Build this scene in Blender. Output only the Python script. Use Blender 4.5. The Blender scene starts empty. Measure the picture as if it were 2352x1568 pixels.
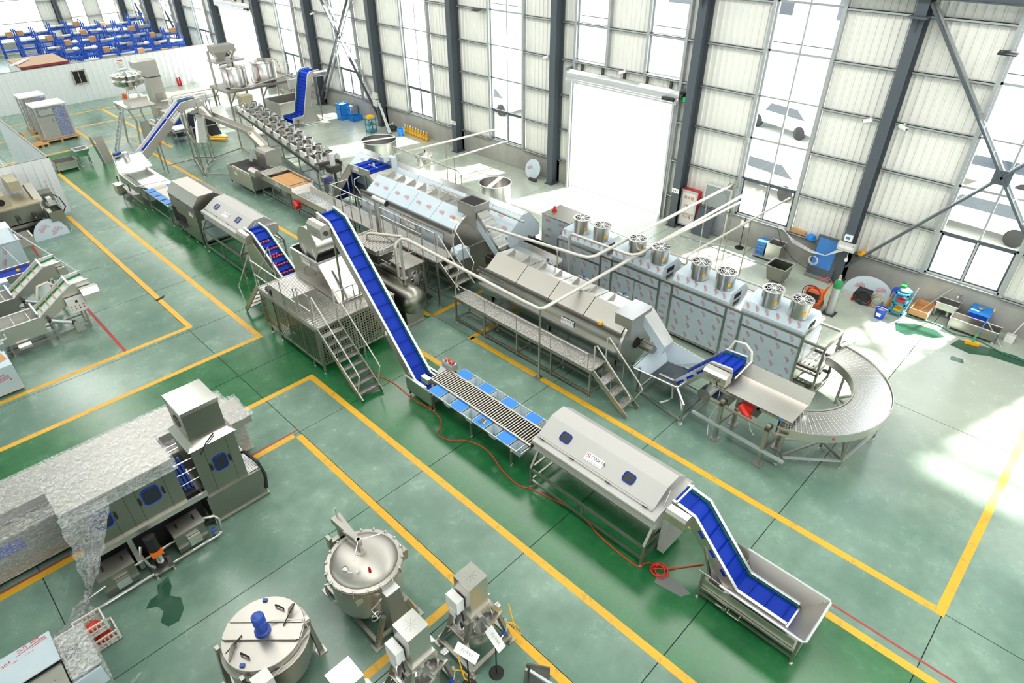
import bpy, bmesh, math, random
from math import sin, cos, pi, radians, sqrt, atan2
from mathutils import Vector, Matrix
random.seed(7)
SC = bpy.context.scene
COL = SC.collection
# ---------------------------------------------------------------- camera
CAM_H = 10.2
cam = bpy.data.cameras.new('camera'); cam_o = bpy.data.objects.new('camera', cam); COL.objects.link(cam_o)
pit, yaw, rol = radians(34.938), radians(45.184), radians(-0.4415)
fw = Vector((sin(yaw)*cos(pit), cos(yaw)*cos(pit), -sin(pit)))
rt0 = Vector((cos(yaw), -sin(yaw), 0)); up0 = rt0.cross(fw)
rt = cos(rol)*rt0 + sin(rol)*up0; up = -sin(rol)*rt0 + cos(rol)*up0
cam_o.matrix_world = Matrix(((rt.x, up.x, -fw.x, 0), (rt.y, up.y, -fw.y, 0), (rt.z, up.z, -fw.z, CAM_H), (0, 0, 0, 1)))
cam.sensor_fit = 'HORIZONTAL'; cam.sensor_width = 36; cam.lens = 36*1478.84/2352
cam.clip_start = .05; cam.clip_end = 500
SC.camera = cam_o
# ---------------------------------------------------------------- world, sun, skylights, exposure
w = bpy.data.worlds.new('world'); SC.world = w; w.use_nodes = True
bg = w.node_tree.nodes['Background']; bg.inputs[0].default_value = (.93, .97, 1, 1); bg.inputs[1].default_value = 3.2
sun = bpy.data.lights.new('sun', 'SUN'); sun.energy = 22.0; sun.angle = radians(3.5); sun.color = (1, .95, .86)
so = bpy.data.objects.new('sun', sun); COL.objects.link(so)
sd = Vector((-.967, .255, -1.38)); so.rotation_euler = sd.to_track_quat('-Z', 'Y').to_euler()
for sx in (-9.0, 3.5, 14.0):
    L = bpy.data.lights.new('skylight', 'AREA'); L.shape = 'RECTANGLE'; L.size = 2.6; L.size_y = 70
    L.energy = 3600; L.color = (1, .98, .955)
    lo = bpy.data.objects.new('skylight', L); COL.objects.link(lo); lo.location = (sx, 28, 12.6 if sx < -5 else 13.2 if sx < 10 else 11.6)
vs = SC.view_settings; vs.view_transform = 'Standard'; vs.look = 'None'; vs.exposure = 0.0; vs.gamma = 1; vs.use_curve_mapping = False
SC.display_settings.display_device = 'sRGB'
SC.cycles.max_bounces = 7; SC.cycles.transparent_max_bounces = 10; SC.cycles.adaptive_threshold = .015; SC.cycles.caustics_reflective = False; SC.cycles.caustics_refractive = False
SC.cycles.use_denoising = True; SC.cycles.sample_clamp_indirect = 6
# ---------------------------------------------------------------- materials
MATS = {}
def s2l(c):
    return tuple((x/12.92 if x <= .04045 else ((x+.055)/1.055)**2.4) for x in (v/255 for v in c))
class NT:
    def __init__(s, name):
        s.m = bpy.data.materials.new(name); s.m.use_nodes = True; s.t = s.m.node_tree
        s.b = s.t.nodes['Principled BSDF']; s.o = s.t.nodes['Material Output']
        MATS[name] = s.m
    def n(s, ty, ins=None, **kw):
        x = s.t.nodes.new(ty)
        for k, v in kw.items(): setattr(x, k, v)
        for k, v in (ins or {}).items():
            i = x.inputs[k]
            if isinstance(v, bpy.types.NodeSocket): s.t.links.new(v, i)
            else: i.default_value = v
        return x
    def math(s, op, a, b=0., c=0.):
        x = s.n('ShaderNodeMath', {0: a, 1: b, 2: c}, operation=op); return x.outputs[0]
    def mix(s, f, a, b, bt='MIX'):
        x = s.n('ShaderNodeMix', data_type='RGBA', blend_type=bt)
        for i, v in ((0, f), (6, a), (7, b)):
            if isinstance(v, bpy.types.NodeSocket): s.t.links.new(v, x.inputs[i])
            else: x.inputs[i].default_value = v if i == 0 else (tuple(v)+(1,))[:4]
        return x.outputs[2]
    def noise(s, scale, detail=3, vec=None, rough=.55, dist=0):
        x = s.n('ShaderNodeTexNoise', {'Scale': scale, 'Detail': detail, 'Roughness': rough, 'Distortion': dist})
        if vec is not None: s.t.links.new(vec, x.inputs['Vector'])
        return x.outputs[0]
    def ramp(s, f, stops):
        x = s.n('ShaderNodeValToRGB', {0: f}); e = x.color_ramp.elements
        while len(e) < len(stops): e.new(.5)
        for k, (p, c) in zip(e, stops): k.position = p; k.color = (tuple(c)+(1,))[:4] if not isinstance(c, (int, float)) else (c, c, c, 1)
        return x.outputs[0]
    def set(s, **kw):
        for k, v in kw.items():
            i = s.b.inputs[k.replace('_', ' ')]
            if isinstance(v, bpy.types.NodeSocket): s.t.links.new(v, i)
            else: i.default_value = (tuple(v)+(1,))[:4] if isinstance(v, (tuple, list)) else v
        return s
    def bump(s, h, strength=.2, dist=.01):
        x = s.n('ShaderNodeBump', {'Height': h, 'Strength': strength, 'Distance': dist}); s.t.links.new(x.outputs[0], s.b.inputs['Normal'])
def plain(name, rgb, rough=.5, metal=0., var=.12, scale=9., **kw):
    """painted / plastic / metal surface with a little procedural unevenness"""
    m = NT(name); c = s2l(rgb)
    tc = m.n('ShaderNodeTexCoord').outputs['Object']
    nz = m.noise(scale, 4, tc)
    a = tuple(x*(1-var) for x in c); b = tuple(min(1, x*(1+var)) for x in c)
    m.set(Base_Color=m.mix(nz, a, b), Roughness=m.math('MULTIPLY_ADD', nz, .16, rough-.08), Metallic=metal, **kw)
    return m.m
def steel(name, rgb, rough, sc=(1, 1, 1), var=.10, metal=1.0):
    m = NT(name); c = s2l(rgb)
    tc = m.n('ShaderNodeTexCoord').outputs['Object']
    mp = m.n('ShaderNodeMapping', {'Vector': tc, 'Scale': sc}).outputs[0]
    nz = m.noise(30, 3, mp); big = m.noise(1.6, 3, tc)
    f = m.math('MULTIPLY_ADD', nz, .4, m.math('MULTIPLY', big, .6))
    m.set(Base_Color=m.mix(f, tuple(x*(1-var) for x in c), tuple(min(1, x*(1+var)) for x in c)), Metallic=metal,
          Roughness=m.math('MULTIPLY_ADD', f, .22, rough-.11))
    return m.m
steel('steel', (206, 202, 196), .36, (1, 1, 12))
steel('steel_frame', (178, 174, 166), .40)
steel('steel_dull', (182, 178, 172), .42)
steel('steel_bright', (226, 224, 222), .24, (12, 1, 1))
steel('steel_olive', (150, 149, 140), .32)
steel('steel_blast', (190, 188, 186), .62, metal=.5)
steel('steel_dark', (98, 96, 92), .45)
plain('belt_blue', (12, 52, 168), .6, var=.10, scale=40, Specular_IOR_Level=.2)
plain('board_blue', (24, 128, 226), .42, var=.05)
plain('rack_blue', (28, 84, 190), .45)
plain('motor_blue', (38, 74, 165), .42)
plain('pad_green', (28, 132, 72), .5)
plain('motor_red', (214, 44, 34), .42)
plain('pump_orange', (238, 112, 26), .42)
plain('black', (24, 24, 26), .45)
plain('rubber', (40, 40, 42), .7)
plain('hole_black', (20, 20, 22), .8)
plain('white_plastic', (238, 238, 236), .45, var=.04)
plain('paper', (244, 244, 242), .7, var=.03)
plain('cast_grey', (120, 122, 120), .5)
plain('column_paint', (76, 84, 92), .5, var=.08)
plain('galv', (176, 180, 182), .42, .55, var=.16, scale=6)
plain('alu', (206, 210, 212), .38, .6, var=.06)
plain('crate_blue', (28, 128, 214), .5)
plain('bin_blue', (24, 72, 190), .45)
plain('cart_teal', (44, 140, 170), .5)
plain('wood', (196, 150, 98), .75, var=.2, scale=14)
plain('carton', (198, 152, 104), .8, var=.10)
plain('kraft', (178, 152, 128), .85, var=.14, scale=3)
plain('red_paint', (190, 24, 40), .45)
plain('yellow_tag', (244, 176, 28), .5)
plain('yellow_oil', (196, 160, 40), .25)
plain('orange_paint', (214, 96, 40), .5)
plain('beam_orange', (150, 78, 48), .7)
plain('hose_red', (222, 52, 36), .45)
plain('hose_green', (32, 110, 84), .5)
plain('hose_white', (214, 210, 200), .5)
plain('pipe_white', (204, 200, 192), .4, .4)
plain('apple', (214, 82, 66), .35, var=.25, scale=14)
plain('print_red', (196, 60, 66), .6)
plain('print_grey', (70, 66, 64), .6)
plain('print_faint', (140, 136, 132), .6)
plain('print_blue', (60, 120, 190), .6)
plain('cable_white', (214, 216, 218), .5)
plain('bag_white', (226, 224, 216), .7)
plain('khaki', (176, 166, 140), .55)
plain('door_grey', (150, 156, 160), .5)
plain('screen_dark', (34, 42, 52), .2)
plain('panel_grey', (214, 214, 210), .4, .15)
plain('bright_green', (40, 160, 90), .5)
plain('lime', (170, 200, 60), .5)
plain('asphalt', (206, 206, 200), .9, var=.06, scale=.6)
plain('car_paint', (196, 200, 206), .3)
plain('car_glass', (70, 80, 92), .15)
m = NT('film')                                                     # steel under pale blue protective film
tc = m.n('ShaderNodeTexCoord').outputs['Object']; nz = m.noise(3.5, 4, tc)
m.set(Base_Color=m.mix(nz, s2l((188, 204, 216)), s2l((206, 218, 226))), Roughness=.3, Metallic=.1)
m.bump(m.noise(2.2, 2, tc), .12, .02)
m = NT('film_clear')                                               # stretch wrap
tc = m.n('ShaderNodeTexCoord').outputs['Object']
mp = m.n('ShaderNodeMapping', {'Vector': tc, 'Scale': (3, 3, 10)}).outputs[0]
nz = m.noise(5, 5, mp, .65, 1.2)
m.set(Base_Color=(.86, .87, .88), Roughness=.16, IOR=1.45)
m.bump(nz, .5, .02)
tr = m.n('ShaderNodeBsdfTransparent').outputs[0]
f = m.math('MULTIPLY_ADD', m.ramp(nz, [(.42, .0), (.68, 1.)]), .55, .12)
mx = m.n('ShaderNodeMixShader', {0: f, 1: tr, 2: m.b.outputs[0]}); m.t.links.new(mx.outputs[0], m.o.inputs[0])
m = NT('glass')
tr = m.n('ShaderNodeBsdfTransparent', {0: (.95, .97, .97, 1)}).outputs[0]; gl = m.n('ShaderNodeBsdfGlossy', {'Roughness': .03}).outputs[0]
fr = m.math('MULTIPLY_ADD', m.math('POWER', m.n('ShaderNodeLayerWeight', {0: .5}).outputs[1], 4.), .5, .03)
mx = m.n('ShaderNodeMixShader', {0: fr, 1: tr, 2: gl}); m.t.links.new(mx.outputs[0], m.o.inputs[0])
m = NT('glass_dark'); m.set(Base_Color=s2l((40, 44, 50)), Roughness=.22, Specular_IOR_Level=.25)
m = NT('water'); m.set(Base_Color=s2l((176, 190, 200)), Roughness=.05, Transmission_Weight=.85, IOR=1.33)
m = NT('oil'); m.set(Base_Color=s2l((190, 150, 40)), Roughness=.12, Coat_Weight=.5)
m = NT('concrete')
tc = m.n('ShaderNodeNewGeometry').outputs['Position']
nz = m.noise(1.1, 6, tc, .65); st = m.noise(1.0, 3, m.n('ShaderNodeMapping', {'Vector': tc, 'Scale': (3, 3, .3)}).outputs[0])
c = m.mix(nz, s2l((136, 136, 133)), s2l((192, 192, 187))); c = m.mix(m.math('MULTIPLY', st, .5), c, s2l((128, 122, 112)))
m.set(Base_Color=c, Roughness=.85); m.bump(m.noise(14, 5, tc), .25, .01)
m = NT('cladding')
tc = m.n('ShaderNodeNewGeometry').outputs['Position']; nz = m.noise(.8, 3, tc)
m.set(Base_Color=m.mix(nz, s2l((226, 226, 220)), s2l((238, 238, 232))), Roughness=.45)
m = NT('cladding_white')
tc = m.n('ShaderNodeNewGeometry').outputs['Position']; nz = m.noise(.8, 3, tc)
m.set(Base_Color=m.mix(nz, s2l((222, 228, 232)), s2l((238, 240, 242))), Roughness=.4)
m = NT('diamond_plate')
tc = m.n('ShaderNodeTexCoord').outputs['Object']
ck = m.n('ShaderNodeTexVoronoi', {'Vector': tc, 'Scale': 34}).outputs[0]
m.set(Base_Color=m.mix(ck, s2l((196, 194, 190)), s2l((128, 126, 122))), Metallic=.9, Roughness=.38); m.bump(ck, .6, .01)
# ---- floor: worn epoxy, bright green aisle, grey green elsewhere
m = NT('floor_epoxy')
pos = m.n('ShaderNodeNewGeometry').outputs['Position']; xyz = m.n('ShaderNodeSeparateXYZ', {0: pos}); X, Y = xyz.outputs[0], xyz.outputs[1]
def inside(a, lo, hi): return m.math('MULTIPLY', m.math('GREATER_THAN', a, lo), m.math('LESS_THAN', a, hi))
zone = m.math('MULTIPLY', inside(X, 5.64, 8.30), inside(Y, -20, 37))
zone = m.math('MAXIMUM', zone, m.math('MULTIPLY', inside(X, -30, 9.6), inside(Y, 12.9, 15.55)))
big = m.noise(.35, 4, pos, .6); mid = m.noise(1.7, 6, pos, .68); fine = m.noise(9, 5, pos, .7)
grey = m.mix(m.ramp(big, [(.32, 0.), (.68, 1.)]), s2l((86, 122, 106)), s2l((138, 166, 150)))
grey = m.mix(m.ramp(mid, [(.3, .55), (.62, 0.)]), grey, s2l((84, 110, 98)))
grey = m.mix(m.ramp(mid, [(.62, 0.), (.82, .5)]), grey, s2l((146, 164, 152)))
green = m.mix(m.ramp(mid, [(.3, 0.), (.7, 1.)]), s2l((24, 92, 52)), s2l((44, 118, 66)))
green = m.mix(m.ramp(m.noise(2.6, 8, pos, .75), [(.68, 0.), (.74, .8)]), green, s2l((108, 130, 108)))
far = m.n('ShaderNodeMapRange', {0: Y, 1: 24., 2: 44., 3: 0., 4: .35}).outputs[0]
sunlit_pale = m.n('ShaderNodeMapRange', {0: m.math('MULTIPLY_ADD', big, 4., X), 1: 13.2, 2: 17.5, 3: 0., 4: .55}).outputs[0]  # pales the floor colour towards the right wall to imitate its sunlit whiteness
grey = m.mix(sunlit_pale, grey, s2l((206, 206, 194)))
col = m.mix(zone, grey, green)
stain = m.ramp(m.noise(.9, 7, m.n('ShaderNodeMapping', {'Vector': pos, 'Location': (17, 4, 0)}).outputs[0], .7, .6), [(.62, 0.), (.74, .35)])
col = m.mix(stain, col, s2l((66, 84, 74)))
col = m.mix(m.ramp(fine, [(.66, 0.), (.85, .22)]), col, s2l((190, 200, 186)))
m.set(Base_Color=col, Roughness=m.math('MULTIPLY_ADD', mid, .26, .12), Specular_IOR_Level=.6, Coat_Weight=.25, Coat_Roughness=.25)
m.bump(fine, .05, .01)
plain('joint_dark', (46, 52, 46), .9)
m = NT('line_yellow')
pos = m.n('ShaderNodeNewGeometry').outputs['Position']; nz = m.noise(5, 7, pos, .75); n2 = m.noise(.7, 3, pos)
c = m.mix(n2, s2l((214, 156, 36)), s2l((240, 184, 40))); c = m.mix(m.ramp(nz, [(.54, 0.), (.68, .75)]), c, s2l((150, 132, 72)))
m.set(Base_Color=c, Roughness=.42)
plain('dull_red', (140, 52, 60), .6)
plain('line_red', (170, 60, 56), .6, var=.3)
plain('puddle', (46, 88, 68), .14, var=.2, scale=2)
def M(k): return MATS[k]
# ---------------------------------------------------------------- geometry builder
class B:
    def __init__(s): s.v = []; s.f = []
    def add(s, vs, fs):
        o = len(s.v); s.v += [tuple(map(float, v)) for v in vs]; s.f += [tuple(i+o for i in f) for f in fs]; return s
    def box(s, x0, x1, y0, y1, z0, z1):
        vs = [(x, y, z) for z in (z0, z1) for y in (y0, y1) for x in (x0, x1)]
        return s.add(vs, [(0, 2, 3, 1), (4, 5, 7, 6), (0, 1, 5, 4), (2, 6, 7, 3), (0, 4, 6, 2), (1, 3, 7, 5)])
    def hexa(s, a, b):
        """two quads (4 points each) joined to a closed block"""
        return s.add(list(a)+list(b), [(3, 2, 1, 0), (4, 5, 6, 7), (0, 1, 5, 4), (1, 2, 6, 5), (2, 3, 7, 6), (3, 0, 4, 7)])
    def bar(s, p, q, w=.04, h=None, upv=(0, 0, 1)):
        p, q = Vector(p), Vector(q); d = (q-p)
        if d.length < 1e-6: return s
        d.normalize(); u = Vector(upv)
        if abs(d.dot(u)) > .95: u = Vector((1, 0, 0))
        a = d.cross(u).normalized()*(w/2); b = a.cross(d).normalized()*((h or w)/2)
        return s.hexa([p-a-b, p+a-b, p+a+b, p-a+b], [q-a-b, q+a-b, q+a+b, q-a+b])
    def tube(s, pts, r=.02, n=8, closed=False, caps=True):
        pts = [Vector(p) for p in pts]; k = len(pts); o = len(s.v); prev = None
        for i, p in enumerate(pts):
            if closed: d = (pts[(i+1) % k]-pts[i-1])
            else: d = (pts[min(i+1, k-1)]-pts[max(i-1, 0)])
            d.normalize()
            if prev is None:
                u = Vector((0, 0, 1)) if abs(d.z) < .9 else Vector((1, 0, 0)); a = d.cross(u).normalized()
            else:
                a = (prev-d*prev.dot(d)); a = a.normalized() if a.length > 1e-6 else d.orthogonal().normalized()
            prev = a; b = d.cross(a); rr = r[i] if isinstance(r, (list, tuple)) else r
            for j in range(n):
                t = 2*pi*j/n; s.v.append(tuple(p+a*(cos(t)*rr)+b*(sin(t)*rr)))
        m = k if closed else k-1
        for i in range(m):
            for j in range(n):
                i2 = (i+1) % k; s.f.append((o+i*n+j, o+i*n+(j+1) % n, o+i2*n+(j+1) % n, o+i2*n+j))
        if caps and not closed:
            s.f.append(tuple(o+j for j in reversed(range(n)))); s.f.append(tuple(o+(k-1)*n+j for j in range(n)))
        return s
    def cyl(s, p, q, r, n=20, r2=None): return s.tube([p, q], [r, r if r2 is None else r2], n)
    def lathe(s, prof, c=(0, 0, 0), n=28, axis='z', a0=0, a1=2*pi):
        """prof: (radius, height) pairs, revolved about an axis through c"""
        o = len(s.v); full = abs(a1-a0-2*pi) < 1e-6; m = n if full else n+1
        for (r, h) in prof:
            for j in range(m):
                t = a0+(a1-a0)*j/n; x, y = r*cos(t), r*sin(t)
                p = (x, y, h) if axis == 'z' else ((h, x, y) if axis == 'x' else (x, h, y))
                s.v.append((p[0]+c[0], p[1]+c[1], p[2]+c[2]))
        for i in range(len(prof)-1):
            for j in range(n):
                j2 = (j+1) % m; s.f.append((o+i*m+j, o+i*m+j2, o+(i+1)*m+j2, o+(i+1)*m+j))
        return s
    def prism(s, poly, a, b, axis='x'):
        """poly of 2-D points extruded from a to b along an axis; poly is (y,z) for x, (x,z) for y, (x,y) for z"""
        def P(p, t): return (t, p[0], p[1]) if axis == 'x' else ((p[0], t, p[1]) if axis == 'y' else (p[0], p[1], t))
        n = len(poly); vs = [P(p, a) for p in poly]+[P(p, b) for p in poly]
        return s.add(vs, [tuple(reversed(range(n))), tuple(range(n, 2*n))]+[(i, (i+1) % n, n+(i+1) % n, n+i) for i in range(n)])
    def sheet(s, pts, a, b, t=.004, axis='x'):
        """open polyline bent sheet of thickness t, extruded along an axis"""
        pts = [Vector(p) for p in pts]; off = []
        for i, p in enumerate(pts):
            d = (pts[min(i+1, len(pts)-1)]-pts[max(i-1, 0)]).normalized(); off.append(p+Vector((-d.y, d.x))*t)
        for i in range(len(pts)-1):
            s.prism([pts[i], pts[i+1], off[i+1], off[i]], a, b, axis)
        return s
    def ball(s, c, r, n=10, m=6, sc=(1, 1, 1)):
        prof = [(r*sin(pi*i/m)*1.0, -r*cos(pi*i/m)) for i in range(m+1)]
        o = len(s.v); s.lathe(prof, (0, 0, 0), n)
        for k in range(o, len(s.v)):
            x, y, z = s.v[k]; s.v[k] = (c[0]+x*sc[0], c[1]+y*sc[1], c[2]+z*sc[2])
        return s
    def xf(s, mat):
        s.v = [tuple(mat @ Vector(v)) for v in s.v]; return s
    def perf(s, o, u, v, nu, nv, rr=.32, t=None):
        """perforated sheet: o corner, u and v full edge vectors, nu x nv round (8-sided) holes in staggered rows"""
        o, u, v = Vector(o), Vector(u), Vector(v); du, dv = u/nu, v/nv
        r = rr*min(du.length, dv.length); eu, ev = du.normalized(), dv.normalized()
        for i in range(nu):
            for j in range(nv):
                c0 = o+du*i+dv*j; c = c0+du*.5+dv*.5
                P = [c0, c0+du*.5, c0+du, c0+du+dv*.5, c0+du+dv, c0+du*.5+dv, c0+dv, c0+dv*.5]
                Q = [c+eu*(r*cos(a))+ev*(r*sin(a)) for a in (-.75*pi, -.5*pi, -.25*pi, 0, .25*pi, .5*pi, .75*pi, pi)]
                s.add(P+Q, [(k, (k+1) % 8, 8+(k+1) % 8, 8+k) for k in range(8)])
        return s
def mesh(name, b, mat, ang=38):
    me = bpy.data.meshes.new(name); me.from_pydata(b.v, [], b.f)
    me.materials.append(M(mat) if isinstance(mat, str) else mat)
    bm = bmesh.new(); bm.from_mesh(me); bmesh.ops.recalc_face_normals(bm, faces=bm.faces); bm.to_mesh(me); bm.free()
    me.polygons.foreach_set('use_smooth', [True]*len(me.polygons)); me.set_sharp_from_angle(angle=radians(ang)); me.update()
    return me
ROOT = {}
def base(o):
    while o.parent: o = o.parent
    return o.location
def part(parent, name, mat, b, label=None, ang=38, kind=None):
    """b in world coordinates; becomes a child mesh of its thing"""
    if parent is not None:
        L = base(parent); b.v = [(x-L[0], y-L[1], z-L[2]) for x, y, z in b.v]
    o = bpy.data.objects.new(name, mesh(name, b, mat, ang)); COL.objects.link(o); o.parent = parent
    if label: o['label'] = label
    if kind: o['kind'] = kind
    return o
def piece(parent, name, me, loc=(0, 0, 0), rot=(0, 0, 0), scale=(1, 1, 1)):
    """a copy of shared mesh data, loc in the parent's frame"""
    o = bpy.data.objects.new(name, me); COL.objects.link(o); o.parent = parent
    o.location = loc; o.rotation_euler = rot; o.scale = scale; return o
def wpiece(parent, name, me, loc, rot=(0, 0, 0), scale=(1, 1, 1)):
    L = base(parent); return piece(parent, name, me, (loc[0]-L[0], loc[1]-L[1], loc[2]-L[2]), rot, scale)
def thing(name, label, cat, loc=(0, 0, 0), rz=0, group=None):
    o = bpy.data.objects.new(name, None); COL.objects.link(o); o.location = loc; o.rotation_euler = (0, 0, rz)
    o.empty_display_size = .1; o['label'] = label; o['category'] = cat
    if group: o['group'] = group
    return o
def single(name, label, cat, mat, b, group=None, ang=38, kind=None):
    """a thing that is one mesh"""
    xs = [v[0] for v in b.v]; ys = [v[1] for v in b.v]; zs = [v[2] for v in b.v]
    L = ((min(xs)+max(xs))/2, (min(ys)+max(ys))/2, min(zs)); b.v = [(x-L[0], y-L[1], z-L[2]) for x, y, z in b.v]
    o = bpy.data.objects.new(name, mesh(name, b, mat, ang)); COL.objects.link(o); o.location = L
    o['label'] = label; o['category'] = cat
    if group: o['group'] = group
    if kind: o['kind'] = kind
    return o
def struct(name, mat, b, ang=38):
    o = bpy.data.objects.new(name, mesh(name, b, mat, ang)); COL.objects.link(o); o['kind'] = 'structure'; return o
def copy_tree(o, parent=None, label=None, loc=None, rz=None):
    c = o.copy(); COL.objects.link(c); c.parent = parent
    if label: c['label'] = label
    if loc is not None: c.location = loc
    if rz is not None: c.rotation_euler = (0, 0, rz)
    for ch in list(o.children): copy_tree(ch, c)
    return c
def text_mesh(name, rows, mat, align='CENTER'):
    """flat lettering as one mesh: rows of (string, size, x, y); lies in the xy plane facing +z"""
    vs, fs = [], []
    for (tx, size, x, y) in rows:
        cu = bpy.data.curves.new(name, 'FONT'); cu.body = tx; cu.size = size; cu.align_x = align; cu.align_y = 'CENTER'; cu.resolution_u = 2
        ob = bpy.data.objects.new(name, cu); COL.objects.link(ob); dg = bpy.context.evaluated_depsgraph_get(); dg.update()
        me = ob.evaluated_get(dg).to_mesh(); o = len(vs)
        vs += [(v.co.x+x, v.co.y+y, 0) for v in me.vertices]; fs += [tuple(i+o for i in p.vertices) for p in me.polygons]
        ob.evaluated_get(dg).to_mesh_clear(); bpy.data.objects.remove(ob); bpy.data.curves.remove(cu)
    me = bpy.data.meshes.new(name); me.from_pydata(vs, [], fs); me.materials.append(M(mat)); return me
def frame_mat(o, u, v):
    """matrix of a plane at o whose local x runs along u and local y along v"""
    u = Vector(u).normalized(); v = Vector(v); n = u.cross(v).normalized(); v = n.cross(u)
    return Matrix(((u.x, v.x, n.x, o[0]), (u.y, v.y, n.y, o[1]), (u.z, v.z, n.z, o[2]), (0, 0, 0, 1)))
def place(parent, name, me, o, u, v, scale=1.0, lift=.004):
    m4 = frame_mat(o, u, v); nn = m4.to_3x3() @ Vector((0, 0, 1)); L = base(parent)
    ob = bpy.data.objects.new(name, me); COL.objects.link(ob); ob.parent = parent
    mm = m4.copy(); mm.translation = Vector(o)+nn*lift-Vector(L); ob.matrix_local = mm @ Matrix.Scale(scale, 4); return ob
# ================================================================ THE SETTING
XW = 20.3
GZ = [1.0, 2.3, 3.64, 4.95, 6.26, 7.58, 8.9, 10.3]
CYS = [-6.85, -.8, 5.25, 11.3, 17.35, 23.35, 29.4, 35.45, 41.5, 47.5, 53.5, 59.6, 65.7]
# floor: dark base with slabs laid on it, saw cut joints between
fl = struct('floor', 'joint_dark', B().box(-16, 20.3, -9.8, 66, -.2, -.012))
XJ = [-16, -11.6, -6.3, -.95, 4.35, 9.7, 14.95, 20.3]
YJ = [-9.8]+[-6.74+3.0*k for k in range(25)]
YJ = [y for y in YJ if y < 65]+[66]
smesh = {}
for i in range(len(XJ)-1):
    for j in range(len(YJ)-1):
        wx, wy = round(XJ[i+1]-XJ[i]-.016, 3), round(YJ[j+1]-YJ[j]-.016, 3)
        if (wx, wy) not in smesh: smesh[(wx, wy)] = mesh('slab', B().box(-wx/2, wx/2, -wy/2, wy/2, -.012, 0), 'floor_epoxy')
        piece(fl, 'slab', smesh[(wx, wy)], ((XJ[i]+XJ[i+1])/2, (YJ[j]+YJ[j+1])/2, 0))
def line(x0, x1, y0, y1, mat='line_yellow', n='marking_line', z=.002):
    part(fl, n, mat, B().box(x0, x1, y0, y1, 0, z))
W2 = .075
for a in ((5.64, -9, 5.64, 12.83), (9.7, -.62, 9.7, 11.24), (4.27, 2.2, 4.27, 11.16), (8.3, -9, 8.3, 12.83), (4.43, 17.53, 4.43, 28.6), (5.6, 15.63, 5.6, 34), (9.62, 12.97, 9.62, 36),
          (4.27, -6, 4.27, 2.2), (8.2, 34, 8.2, 45), (10.6, 34, 10.6, 44)):
    line(a[0]-W2, a[0]+W2, a[1], a[3])
for (y, x0, x1) in ((12.9, -12, 5.71), (-.7, 9.62, 16.5), (11.24, 9.62, 12.5), (11.24, -12, 4.19), (12.9, 9.7, 13), (17.46, -12, 4.5), (15.56, -12, 5.67), (5.45, -2, 4.19), (37.2, 2, 14), (41, 2, 15), (44, 3, 16)):
    line(x0, x1, y-W2, y+W2)
line(8.52, 8.56, -6, 10, 'line_red', 'red_line'); line(2.66, 2.74, 17.54, 27, 'line_red', 'red_line'); line(-4, 4.35, 11.33, 11.37, 'line_red', 'red_line')
def blob(c, pts, z=.003, mat='puddle', name='puddle'):
    """irregular wet patch on the floor"""
    b = B(); b.prism([(c[0]+x, c[1]+y) for x, y in pts], .0, z, 'z'); return part(fl, name, mat, b)
# ---- right hand wall
def corr(wd, ht, pitch=.2, d=.03):
    """corrugated sheet in the yz plane, ribs standing towards -x"""
    b = B(); n = max(1, round(wd/pitch)); p = wd/n; ys = []
    for k in range(n):
        y = -wd/2+k*p; ys += [(y, 0), (y+p*.62, 0), (y+p*.70, -d), (y+p*.88, -d), (y+p*.96, 0)]
    ys.append((wd/2, 0)); vs = [(x, y, 0) for y, x in ys]+[(x, y, ht) for y, x in ys]; m = len(ys)
    b.add(vs, [(i, i+1, m+i+1, m+i) for i in range(m-1)]); return b
def corr_solid(wd, ht, pitch=.2, d=.03):
    b = corr(wd, ht, pitch, d); b.box(.002, .06, -wd/2, wd/2, 0, ht); return b
wr = B()
segs = [(-9.8, 12.05), (16.6, 42.2), (46.8, 66)]
for a, c in segs: wr.box(20.22, 20.5, a, c, 0, 1.0)
wall_r = struct('wall_right', 'concrete', wr)
cmesh = {}
def panel(y0, y1, z0, z1):
    k = (round(y1-y0, 2), round(z1-z0, 2))
    if k not in cmesh: cmesh[k] = mesh('cladding_panel', corr_solid(k[0], k[1]), 'cladding')
    piece(wall_r, 'cladding_panel', cmesh[k], (XW, (y0+y1)/2, z0))
def girt(y0, y1, z):
    part(wall_r, 'girt', 'galv', B().box(20.14, 20.27, y0, y1, z-.012, z+.004).box(20.14, 20.152, y0, y1, z-.07, z+.004).box(20.14, 20.27, y0, y1, z-.07, z-.06))
def jamb(y, z0, z1, s=1):
    part(wall_r, 'jamb_post', 'galv', B().box(20.12, 20.28, y-.05, y+.05, z0, z1))
wn = [0]
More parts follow.
